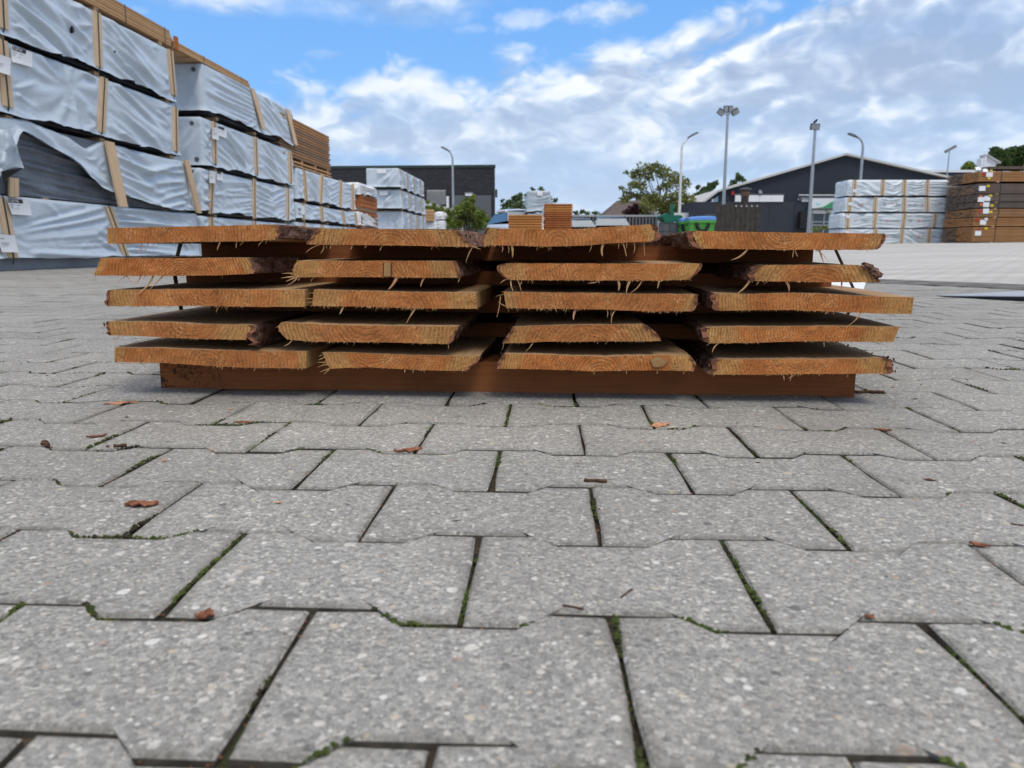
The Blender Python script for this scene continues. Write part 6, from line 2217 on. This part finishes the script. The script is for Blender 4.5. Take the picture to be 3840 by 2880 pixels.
def lamp_post(label, u, vbase, vtop, Yd, r0, mat, head, arm=None, group='yard lamp posts'):
    tp = at(u[1], vtop, Yd)
    x = tp.x
    g0 = gz(x, Yd)
    root = thing('lamp_post', label, 'lamp post', (x, Yd, g0), 0, group)
    Hh = tp.z - g0
    m_ = MB()
    if arm:
        pts_ = [(0, 0, 0), (0, 0, Hh * .5), (0, 0, Hh)]
        rad = [r0 * 1.3, r0, r0 * .85]
        for (ex, ez) in arm:
            pts_.append((ex, 0, Hh + ez))
            rad.append(r0 * .7)
        m_.tube(pts_, rad, 10)
        m_.build('pole', M[mat], root)
        hx, hz = pts_[-1][0], pts_[-1][2]
        s = 1 if hx > 0 else -1
        h_ = MB()
        sl = (pts_[-1][2] - pts_[-2][2]) / max(.05, abs(pts_[-1][0] - pts_[-2][0]))
        sl = max(-.5, min(.5, sl))
        v_ = []
        for (k_, hw_, t_) in ((-.06, .07, .05), (.16, .12, .09), (.42, .11, .08), (.52, .05, .03)):
            for (yy, zz) in ((-hw_, -.03), (hw_, -.03), (hw_ * .7, t_), (-hw_ * .7, t_)):
                v_.append((hx + s * k_, yy, hz + sl * k_ + zz))
        f_ = [(3, 2, 1, 0), (12, 13, 14, 15)]
        for i_ in range(3):
            for j_ in range(4):
                f_.append((i_ * 4 + j_, i_ * 4 + (j_ + 1) % 4, i_ * 4 + 4 + (j_ + 1) % 4, i_ * 4 + 4 + j_))
        h_.add(v_, f_)
        h_.build('lamp_head', M['lamp_dark'], root)
    else:
        m_.tube([(0, 0, 0), (0, 0, Hh * .5), (0, 0, Hh)], [r0 * 1.3, r0, r0 * .75], 10)
        m_.build('pole', M[mat], root)
    bx(root, 'hatch', mat, -.05, .05, -r0 * 1.28 - .012, -r0 * 1.1, .6, 1.0)
    for (dx, dz, w, h, tilt, yaw) in head:
        b_ = MB()
        T = Matrix.Translation((dx, 0, Hh + dz)) @ Matrix.Rotation(yaw, 4, 'Y') @ Matrix.Rotation(tilt, 4, 'X')
        b_.box(-w / 2, w / 2, -.10, .06, -h / 2, h / 2, 0, T)
        o_ = b_.build('floodlight', M['lamp_dark'], root)
        c_ = MB()
        c_.box(-w * .44, w * .44, -.115, -.101, -h * .40, h * .40, 0, T)
        c_.build('lens', M['steel'], o_)
        d_ = MB()
        d_.tube([(dx, .0, Hh + dz), (dx * .3, 0, Hh + dz * .2 + .02), (0, 0, Hh - .1)], .022, 6)
        d_.build('bracket', M['steel'], root)
    return root


lamp_post('slim pale lamp post with a drooping arm before the dark brick building', (1697, 1697), 770, 596, 50.0, .075, 'steel', [], [(-.03, .18), (-.10, .33), (-.20, .46)])
lamp_post('white bent-arm lamp post beside the airy tree', (2550, 2557), 867, 551, 43.0, .07, 'steel_white', [], [(.03, .10), (.10, .20), (.34, .48)])
lamp_post('tallest lamp post with four floodlights on a cross head', (2717, 2729), 763, 432, 42.0, .082, 'steel',
          [(-.36, .16, .36, .30, .5, .55), (.36, .18, .36, .30, .5, -.55), (-.12, .30, .22, .34, .2, 0), (.13, .30, .22, .34, .2, 0)])
lamp_post('lamp post with one square floodlight in front of the navy hall', (3039, 3057), 870, 486, 40.0, .082, 'steel', [(-.03, .14, .44, .30, .25, .04)])
lamp_post('hooked lamp post rising behind the pale right-hand stack', (3232, 3236), 671, 555, 46.0, .085, 'steel', [], [(-.03, .22), (-.13, .42), (-.28, .56), (-.42, .61)])
lamp_post('short distant lamp post with a tilted twin head above the far right lumber', (3557, 3560), 637, 570, 60.0, .055, 'steel', [(.05, .22, .9, .14, .6, -.5)])

# bird sitting on the square floodlight
p = at(3057, 458, 40.0)
m_ = MB()
m_.tube([(-.10, 0, -.05), (-.04, 0, .0), (.04, 0, .06), (.08, 0, .12), (.13, 0, .13)], [.015, .055, .06, .04, .008], 8)
m_.tube([(0.0, 0, -.02), (0.01, 0, -.12)], .008, 5)
tag(m_.build('bird', M['rubber'], None, loc=p), 'small dark bird perched on the square floodlight', 'bird')

# ------------------------------------------------------------------ skip, bins, cars, wood piles in the middle
SYD = 36.0
Zs = lambda x, y: (2420 + x / 7.373, 740 + y / 7.373)


def sk(x, y):
    p = at(*Zs(x, y), SYD)
    return p.x, p.z


x0, z0 = sk(640, 690)
g0 = gz(x0, SYD)
skp = thing('tipping_skip', 'dark green tipping skip with an upright post, on a grey stand', 'skip', (x0, SYD, g0))
L2 = lambda x, y: (sk(x, y)[0] - x0, sk(x, y)[1] - g0)
m_ = MB()
out = [L2(*p) for p in ((480, 690), (900, 680), (1045, 555), (985, 490), (690, 490), (625, 445), (325, 545), (332, 605))]
n = len(out)
front = [(x, 0, z) for x, z in out]
inner = [(x * .92 + .0, .0, z) for x, z in out]
back = [(x * .85 + .03, .95, z + .03) for x, z in out]
m_.add(front + back, [tuple(range(n)), tuple(range(2 * n - 1, n - 1, -1))] + [(i, i + n, (i + 1) % n + n, (i + 1) % n) for i in range(n)])
m_.build('bowl', M['skip'], skp)
m_ = MB()
m_.add([(L2(325, 545)[0], -.004, L2(325, 545)[1]), (L2(332, 605)[0], -.004, L2(332, 605)[1]), (L2(480, 690)[0], -.004, L2(480, 690)[1]), (L2(530, 650)[0], -.09, L2(530, 650)[1]), (L2(450, 550)[0], -.09, L2(450, 550)[1])],
       [(0, 1, 2, 3, 4)])
m_.build('end_plate', M['trim_green'], skp)
a_, b_ = L2(715, 180), L2(795, 495)
bx(skp, 'post', 'skip', a_[0], b_[0], .1, .25, b_[1] - .02, a_[1])
a_, b_ = L2(470, 690), L2(940, 960)
bx(skp, 'stand', 'door_grey', a_[0], b_[0], .05, .9, 0, a_[1] - .004)
for fx in (.02, .5, .98):
    x = a_[0] + (b_[0] - a_[0]) * fx
    bx(skp, 'stand_post', 'lamp_dark', x - .04, x + .04, -.02, .049, 0, a_[1] - .005)


def bin_(label, u0, u1, vlid, vbody, Yd, tilt):
    a_, b_ = at(u0, vbody, Yd), at(u1, vbody, Yd)
    zt = at(u0, vlid, Yd).z
    g0 = gz(a_.x, Yd)
    w_ = b_.x - a_.x
    hb = a_.z - g0
    root = thing('waste_container', label, 'bin', (a_.x, Yd, g0), 0, 'green waste containers')
    m_ = MB()
    v = [(w_ * .07, .1, .22), (w_ * .93, .1, .22), (w_ * .93, .95, .22), (w_ * .07, .95, .22), (0, 0, hb), (w_, 0, hb), (w_, 1.05, hb), (0, 1.05, hb)]
    m_.add(v, [(0, 3, 2, 1), (4, 5, 6, 7), (0, 1, 5, 4), (1, 2, 6, 5), (2, 3, 7, 6), (3, 0, 4, 7)])
    m_.build('body', M['bin'], root)
    bx(root, 'rim', 'bin', -.03, w_ + .03, -.04, 1.08, hb - .10, hb + .003)
    m_ = MB()
    n = 9
    Gd = np.zeros((n, 11, 3))
    for i in range(n):
        for j in range(11):
            s_, t_ = j / 10, i / (n - 1)
            hh = (zt - g0 - hb)
            Gd[i, j] = (-.03 + (w_ + .06) * s_, -.05 + 1.15 * t_, hb + .012 + hh * (.40 + .60 * math.sin(math.pi * (.12 + .76 * t_))) * (.72 + .28 * math.sin(math.pi * (.1 + .8 * s_))) + tilt * (s_ - .5))
    m_.grid(Gd)
    base_ = Gd.copy()
    base_[..., 2] = hb + .006
    m_.grid(np.stack([base_[0], Gd[0]]))
    m_.grid(np.stack([Gd[:, 0], base_[:, 0]], 1)[:, ::-1])
    m_.grid(np.stack([Gd[:, -1], base_[:, -1]], 1))
    m_.build('lid', M['lid'], root)
    m_ = MB()
    pts_ = [(w_ * .5 + .26 * math.cos(t), -.045, hb - .12 - .34 * (math.sin(t))) for t in np.linspace(0, math.pi, 9)]
    m_.tube(pts_, .07, 6)
    m_.build('lifting_bracket', M['rubber'], root)
    for x in (.02, w_ - .02):
        m_ = MB()
        m_.tube([(x - .09 * (1 if x > .1 else -1), .5, hb - .18), (x + .07 * (1 if x > .1 else -1), .5, hb - .18)], .035, 8)
        m_.build('trunnion', M['rubber'], root)
    for (x, y) in ((w_ * .15, .2), (w_ * .85, .2), (w_ * .15, .85), (w_ * .85, .85)):
        m_ = MB()
        m_.tube([(x - .025, y, .1), (x + .025, y, .1)], .1, 12)
        m_.build('wheel', M['rubber'], root)
    return root


bin_('large bright green waste container with a blue lid', 2588, 2682, 810, 826, 34.0, .05)
bin_('second green waste container, partly behind the large one, lid lower', 2556, 2600, 817, 831, 35.3, .02)


def car(label, x, Yd, rot, mat, hgt=1.45, L=4.2, W_=1.72, glass='screen'):
    g0 = gz(x, Yd)
    root = thing('parked_car', label, 'car', (x, Yd, g0), rot, 'parked cars in the middle distance')
    k = hgt / 1.45
    # cross-sections along the length (front at -L/2): half width, sill z, shoulder z
    xs_ = [(-.50, .62, .32, .62), (-.47, .80, .24, .72), (-.38, .86, .22, .82), (-.22, .87, .22, .90), (.0, .87, .22, .92), (.25, .87, .22, .94), (.40, .85, .24, .95), (.48, .80, .30, .90), (.50, .70, .38, .80)]
    rows_ = []
    for (f, hw, z0_, z1_) in xs_:
        y = f * L
        hw = hw * W_ / 1.72
        z0_, z1_ = z0_ * k, z1_ * k
        rows_.append([(-hw * .9, y, z0_), (-hw, y, z0_ + .15), (-hw, y, z1_ - .12), (-hw * .92, y, z1_), (0, y, z1_ + .03), (hw * .92, y, z1_), (hw, y, z1_ - .12), (hw, y, z0_ + .15), (hw * .9, y, z0_), (-hw * .9, y, z0_)])
    m_ = MB()
    m_.grid(np.array(rows_))
    m_.add(rows_[0][:-1], [tuple(range(9))])
    m_.add(rows_[-1][:-1], [tuple(range(8, -1, -1))])
    m_.build('body', M[mat], root, smooth=True)
    zs = [(-.20, 1.02, .72), (-.08, 1.40, .60), (.0, 1.46, .59), (.22, 1.46, .59), (.34, 1.38, .60), (.46, .95, .74)]
    tops = [(f * L, z * k, hw * W_ / 1.72) for f, z, hw in zs]
    m_ = MB()
    r2 = [[(-hw, y, z - .06), (-hw * .9, y, z), (0, y, z + .025), (hw * .9, y, z), (hw, y, z - .06)] for (y, z, hw) in tops[1:5]]
    m_.grid(np.array(r2))
    m_.build('roof', M[mat], root, smooth=True)

    def quad(name, pts_, mat_):
        c_ = MB()
        inn_ = [Vector(p) * .985 + Vector((0, 0, .01)) for p in pts_]
        c_.add(list(pts_) + inn_, [tuple(range(len(pts_))), tuple(range(2 * len(pts_) - 1, len(pts_) - 1, -1))])
        c_.build(name, M[mat_], root)
    (y0, z0_, h0), (y1, z1_, h1) = tops[0], tops[1]
    quad('windscreen', [(-h0, y0, z0_), (h0, y0, z0_), (h1 * .95, y1, z1_ - .03), (-h1 * .95, y1, z1_ - .03)], glass)
    (y4, z4, h4), (y5, z5, h5) = tops[4], tops[5]
    quad('rear_window', [(h5, y5, z5), (-h5, y5, z5), (-h4 * .95, y4, z4 - .03), (h4 * .95, y4, z4 - .03)], 'glass')
    for s in (-1, 1):
        quad('side_window', [(s * h0 * 1.02, y0, z0_), (s * h1, y1, z1_ - .08), (s * h4, y4, z4 - .08), (s * h5 * 1.02, y5, z5)], 'glass')
        quad('headlight', [(s * .80, -.485 * L, .62 * k), (s * .45, -.497 * L, .60 * k), (s * .45, -.495 * L, .70 * k), (s * .80, -.475 * L, .72 * k)], 'lampglass')
        for y in (-.31 * L, .31 * L):
            m_ = MB()
            m_.tube([(s * W_ * .40, y, .31), (s * W_ * .505, y, .31)], .31, 18)
            wh = m_.build('wheel', M['rubber'], root)
            m_ = MB()
            m_.tube([(s * W_ * .50, y, .31), (s * W_ * .512, y, .31)], .19, 14)
            m_.build('rim', M['steel'], wh)
    return root


a = at(1884, 840, 30.0)
car('white car with a blue-grey windscreen, half hidden by the low orange wood pile', a.x + .62, 30.0 + 1.2, .30, 'car_white', (929 - 810) / 2885 * 31 + .28, glass='screen2')
a = at(2176, 830, 34.0)
car('dark car with a pale windscreen behind the tall reddish wood pile', a.x - .15, 34.0, .05, 'car_dark', (929 - 820) / 2885 * 34 + .2 - gz(a.x, 34))
a = at(2291, 830, 34.5)
car('dark car with a pale windscreen standing alone before the ribbed fence', a.x, 34.5, -.04, 'car_dark', (929 - 814) / 2885 * 34.5 + .2 - gz(a.x, 34.5), W_=1.78)

# piles of orange and reddish boards
for (lab, u0, u1, vt, Yd, mats, n, sd, nb) in (('low pile of bright orange boards behind the bundle', 1908, 2034, 803, 22.0, ['lumber_orange'], 14, 81, 6), ('tall narrow pile of reddish brown boards behind the bundle', 2044, 2147, 762, 22.5, ['lumber_red', 'lumber_orange', 'lumber_red'], 21, 82, 3)):
    a_, b_ = at(u0, vt, Yd), at(u1, vt, Yd)
    g0 = gz(a_.x, Yd)
    L_ = b_.x - a_.x
    hh = (a_.z - g0 - .1) / n
    lumber_pack(lab, 'wood pile', (a_.x, Yd, g0 + .1), 0, L_, n, 5, .16, hh * .72, mats, sd, None, hh * .28, .008, (.12, L_ / 2, L_ - .12), .1)
A_ = at(2095, 762, 22.5)
a_, b_ = at(1977, 715, 30.0), at(2063, 796, 30.0)
g0 = gz(a_.x, 30)
rt, _ = wrapped_pack('tall grey wrapped pack behind the reddish wood pile, label at the top', 'grey wrapped packs behind the middle wood piles', (a_.x, 30, b_.z), 0, b_.x - a_.x, 1.0, a_.z - b_.z, [], ['fanr'], 91, film='film_grey', amp=1.8, du=.05, nv=24, hem_amp=.04, core_bottom=.03, flare=.05)
c4 = [at(x, y, 29.93) for x, y in ((2015, 716), (2034, 716), (2034, 733), (2015, 733))]
sheet(rt, c4, 0, ())
wrapped_pack('lower grey wrapped pack under the tall one behind the wood piles', 'grey wrapped packs behind the middle wood piles', (a_.x + .02, 30.02, g0 + .1), 0, b_.x - a_.x - .02, 1.0, b_.z - g0 - .14, [], ['swag'], 92, film='film2', amp=1.4, du=.06, nv=18)

# steel plate and white sheet on the yard, right
plr = thing('steel_plate', 'thin pale steel plate lying tilted on the paving at right', 'steel plate', (0, 0, 0))
tp_ = [(2.115, 3.85, .006), (2.33, 3.49, .024), (2.78, 2.74, .068), (3.20, 3.30, .105), (2.43, 3.70, .036)]
pt = MB()
n = len(tp_)
pt.add(tp_ + [(x, y, z - .004) for x, y, z in tp_], [tuple(range(n)), tuple(range(2 * n - 1, n - 1, -1))] + [(i, i + n, (i + 1) % n + n, (i + 1) % n) for i in range(n)])
pt.build('top_sheet', M['plate'], plr)
e_ = MB()
lo_ = [(x + .012, y + .004, .0012) for x, y, z in tp_]
hi_ = [(x + .012, y + .004, z - .0055) for x, y, z in tp_]
e_.add(lo_ + hi_, [tuple(range(n - 1, -1, -1))] + [(i, (i + 1) % n, (i + 1) % n + n, i + n) for i in range(n)])
e_.build('dark_skirt', M['plate_edge'], plr)
w0, w1, w2, w3 = on_ground(3090, 1092), on_ground(3238, 1090), on_ground(3248, 1060), on_ground(3100, 1056)
m_ = MB()
ws = [(p.x, p.y, .010) for p in (w0, w1, w2, w3)]
m_.add(ws + [(x, y, .002) for x, y, z in ws], [(0, 1, 2, 3), (7, 6, 5, 4), (0, 4, 5, 1), (1, 5, 6, 2), (2, 6, 7, 3), (3, 7, 4, 0)])
tag(m_.build('white_sheet', M['white']), 'flat white sheet lying on the paving behind the right end of the bundle', 'sheet')

# pale painted dashes far out on the yard
for i, (u0, u1) in enumerate(((3330, 3362), (3390, 3440), (3470, 3520), (3560, 3620), (3700, 3790))):
    a_, b_ = on_ground(u0, 925.5, .30), None
    Yd = 27.0
    a_, b_ = at(u0, 920, Yd), at(u1, 920, Yd)
    m_ = MB()
    zz = gz(a_.x, Yd)
    m_.add([(a_.x, Yd, zz + .006), (b_.x, Yd, gz(b_.x, Yd) + .006), (b_.x, Yd + .25, gz(b_.x, Yd + .25) + .006), (a_.x, Yd + .25, gz(a_.x, Yd + .25) + .006)], [(0, 1, 2, 3)])
    m_.build('marking', M['white'], yard)

# ------------------------------------------------------------------ trees and bushes


def foliage(name, label, cat, blobs, n, size, mat, trunks, seed, group=None, mat2=None):
    """blobs: (x, y, z, radius); trunks: lists of (points, radii)."""
    rs = np.random.RandomState(seed)
    x0, y0 = blobs[0][0], blobs[0][1]
    if trunks:
        x0, y0 = trunks[0][0][0][0], trunks[0][0][0][1]
    root = thing(name, label, cat, (x0, y0, 0), 0, group)
    vs_, fs = [], []
    for (bx_, by_, bz_, br_) in blobs:
        m = max(6, int(4.2 * n * (br_ / .5) ** 2))
        d = rs.normal(size=(m, 3))
        d /= np.linalg.norm(d, axis=1)[:, None]
        rad = br_ * (.35 + .65 * rs.rand(m) ** .6)
        sq = rs.uniform(.6, 1.0)
        c = np.stack([bx_ - x0 + d[:, 0] * rad * 1.1, by_ - y0 + d[:, 1] * rad, bz_ + d[:, 2] * rad * sq], 1)
        # leaves gather on twigs
        tw = rs.randint(0, max(2, m // 7), m)
        off = rs.normal(size=(max(2, m // 7), 3)) * br_ * .18
        c += off[tw]
        for p in c:
            a = rs.normal(size=3); a /= np.linalg.norm(a)
            b = np.cross(a, rs.normal(size=3)); b /= np.linalg.norm(b)
            s = size * rs.uniform(.75, 1.5)
            k = len(vs_)
            vs_ += [p - a * s, p + b * s * .5 + a * s * .1, p + a * s, p - b * s * .5 + a * s * .1]
            fs.append((k, k + 1, k + 2, k + 3))
    m_ = MB()
    m_.add(vs_, fs)
    m_.build('crown', M[mat], root)
    m_ = MB()
    for pts_, rad in trunks:
        m_.tube([(p[0] - x0, p[1] - y0, p[2]) for p in pts_], rad, 6)
    if trunks:
        m_.build('trunk', M['trunk'], root)
    return root


def px_blobs(lst, Yd, spread, rs, dup=1):
    out = []
    for (u, v, r) in lst:
        for k in range(dup):
            p = at(u, v, Yd + rs.uniform(-spread, spread))
            out.append((p.x, p.y, p.z, 1.12 * r / FPX * Yd))
    return out


rt_ = random.Random(5)
TY = 50.0
crown = [(2420, 640, 24), (2385, 655, 20), (2452, 632, 24), (2490, 650, 26), (2528, 668, 24), (2562, 690, 22), (2372, 690, 17), (2402, 700, 19), (2436, 668, 16), (2360, 728, 21), (2402, 735, 22),
         (2452, 745, 24), (2505, 700, 20), (2548, 735, 25), (2582, 748, 22), (2340, 752, 16), (2428, 770, 24), (2520, 770, 26), (2478, 778, 22), (2560, 790, 22), (2330, 705, 9), (2598, 765, 14), (2470, 705, 10), (2510, 735, 16), (2348, 645, 8)]
bl_ = px_blobs(crown, TY, 1.6, rt_)
base_ = at(2486, 868, TY)
g0 = gz(base_.x, TY)
fork = at(2474, 765, TY)
tr = [([(base_.x, TY, g0 - .1), (base_.x + .03, TY, g0 + .9), (fork.x, TY, fork.z)], [.13, .11, .08])]
for (u, v, _) in crown[::1]:
    e = at(u, v + 4, TY + rt_.uniform(-1, 1))
    mid_ = (fork.x * .55 + e.x * .45 + rt_.uniform(-.15, .15), (TY + e.y) / 2, fork.z * .5 + e.z * .5 - .1)
    tr.append(([(fork.x, TY, fork.z), mid_, (e.x, e.y, e.z)], [.055, .035, .012]))
foliage('airy_tree', 'airy spreading tree in front of the brown tiled roof', 'tree', bl_, 62, .095, 'leaf_b', tr, 3)
bl_ = px_blobs([(2385, 790, 22), (2360, 800, 18), (2410, 800, 16)], 52.0, .6, rt_)
foliage('copper_shrub', 'dark copper-leaved shrub under the airy tree', 'shrub', bl_, 120, .10, 'leaf_red', [], 4)
bl_ = px_blobs([(2496, 805, 22), (2540, 800, 20), (2580, 795, 20), (2470, 820, 18), (2440, 815, 16)], 51.0, .6, rt_)
foliage('yellow_green_shrub', 'yellow-green shrub behind the green skip', 'shrub', bl_, 120, .10, 'leaf_b', [], 6)


def simple_tree(name, label, lst, Yd, mat, n, size, seed, cat='tree', base=None, spread=1.0, group=None):
    rr = random.Random(seed)
    bl = px_blobs(lst, Yd, spread, rr)
    cx = sum(b[0] for b in bl) / len(bl)
    g0 = gz(cx, Yd)
    tr_ = []
    for b in bl[::2]:
        tr_.append(([(cx + rr.uniform(-.2, .2), Yd, g0 - .1), ((cx + b[0]) / 2, Yd, (g0 + b[2]) / 2), (b[0], b[1], b[2])], [.08, .05, .015]))
    return foliage(name, label, cat, bl, n, size, mat, tr_, seed, group)


simple_tree('leafy_bush', 'tallest leafy bush in front of the grey door of the brick building', [(1745, 770, 16), (1770, 752, 13), (1722, 795, 20), (1765, 790, 22), (1800, 805, 20), (1825, 825, 16), (1745, 820, 26), (1790, 840, 24), (1710, 840, 24), (1830, 850, 14), (1777, 738, 7), (1752, 748, 8)], 40.0, 'leaf_a', 190, .075, 21, 'bush')
simple_tree('leafy_bush', 'lower leafy bush along the pale ramp wall', [(1605, 780, 10), (1622, 788, 14), (1650, 790, 14), (1680, 800, 16), (1655, 815, 20), (1690, 830, 20), (1665, 845, 20), (1603, 758, 7), (1700, 800, 10), (1630, 770, 6)], 41.5, 'leaf_a', 190, .075, 22, 'bush')
simple_tree('wispy_tree', 'wispy light green tree right of the brick building', [(1945, 745, 15), (1920, 765, 18), (1895, 775, 14), (1945, 780, 20), (1970, 770, 16), (1915, 800, 20), (1880, 795, 10), (1960, 810, 20), (1950, 730, 8), (1885, 755, 6), (1928, 740, 7), (1990, 790, 14)], 52.0, 'leaf_c', 60, .12, 23)
simple_tree('wispy_tree', 'sparse treetop poking out behind the tall grey wrapped pack', [(1980, 735, 10), (1998, 712, 7), (2030, 710, 8), (2064, 745, 9), (2085, 750, 8), (1996, 706, 5)], 53.0, 'leaf_c', 60, .11, 24)
simple_tree('wispy_tree', 'low dark shrub line between the reddish wood pile and the fence', [(2160, 800, 9), (2185, 795, 9), (2205, 803, 8), (2232, 798, 8), (2250, 808, 8)], 56.0, 'leaf_d', 60, .11, 25, 'shrub')
simple_tree('small_tree', 'small tree between the white lamp post and the navy hall', [(2640, 715, 13), (2665, 700, 14), (2680, 690, 9), (2625, 730, 12), (2655, 730, 15), (2610, 735, 9), (2618, 700, 7), (2686, 682, 5)], 70.0, 'leaf_c', 70, .15, 26)
simple_tree('small_tree', 'treetop showing over the left roof slope of the navy hall', [(2772, 668, 11), (2750, 685, 10), (2790, 678, 8), (2768, 655, 6), (2740, 695, 6)], 86.0, 'leaf_c', 60, .18, 27)
simple_tree('broad_tree', 'dense dark tree behind the far right lumber stack, right side', [(3835, 585, 26), (3800, 595, 26), (3860, 570, 26), (3775, 610, 20), (3820, 615, 26), (3880, 600, 30), (3840, 565, 14), (3900, 575, 22), (3782, 578, 18), (3806, 566, 14), (3822, 572, 16), (3765, 592, 16)], 85.0, 'leaf_d', 120, .22, 28)
simple_tree('broad_tree', 'dense dark tree beside the white gable', [(3740, 578, 18), (3755, 600, 20), (3730, 562, 9), (3765, 585, 12), (3745, 618, 18), (3728, 590, 9)], 82.0, 'leaf_d', 120, .22, 29)
simple_tree('broad_tree', 'small bright treetop left of the white gable', [(3632, 622, 12), (3622, 632, 10), (3645, 630, 9), (3634, 612, 6)], 80.0, 'leaf_a', 110, .2, 30)
simple_tree('broad_tree', 'tiny treetop between the bright one and the flue pipe', [(3677, 618, 10), (3668, 628, 8), (3684, 628, 8)], 80.0, 'leaf_d', 110, .2, 31)
for i, (u, v) in enumerate(((1368, 630), (1388, 629), (1425, 626), (1452, 620))):
    pass
# weeds below the shop window
bl_ = px_blobs([(3060, 862, 10), (3085, 855, 10), (3110, 852, 12), (3118, 835, 9), (3100, 790, 4), (3104, 800, 5), (3122, 850, 12)], 45.0, .3, rt_)
foliage('weeds', 'green weeds growing before the shop window of the navy hall', 'weeds', bl_, 150, .06, 'leaf_a', [], 33)
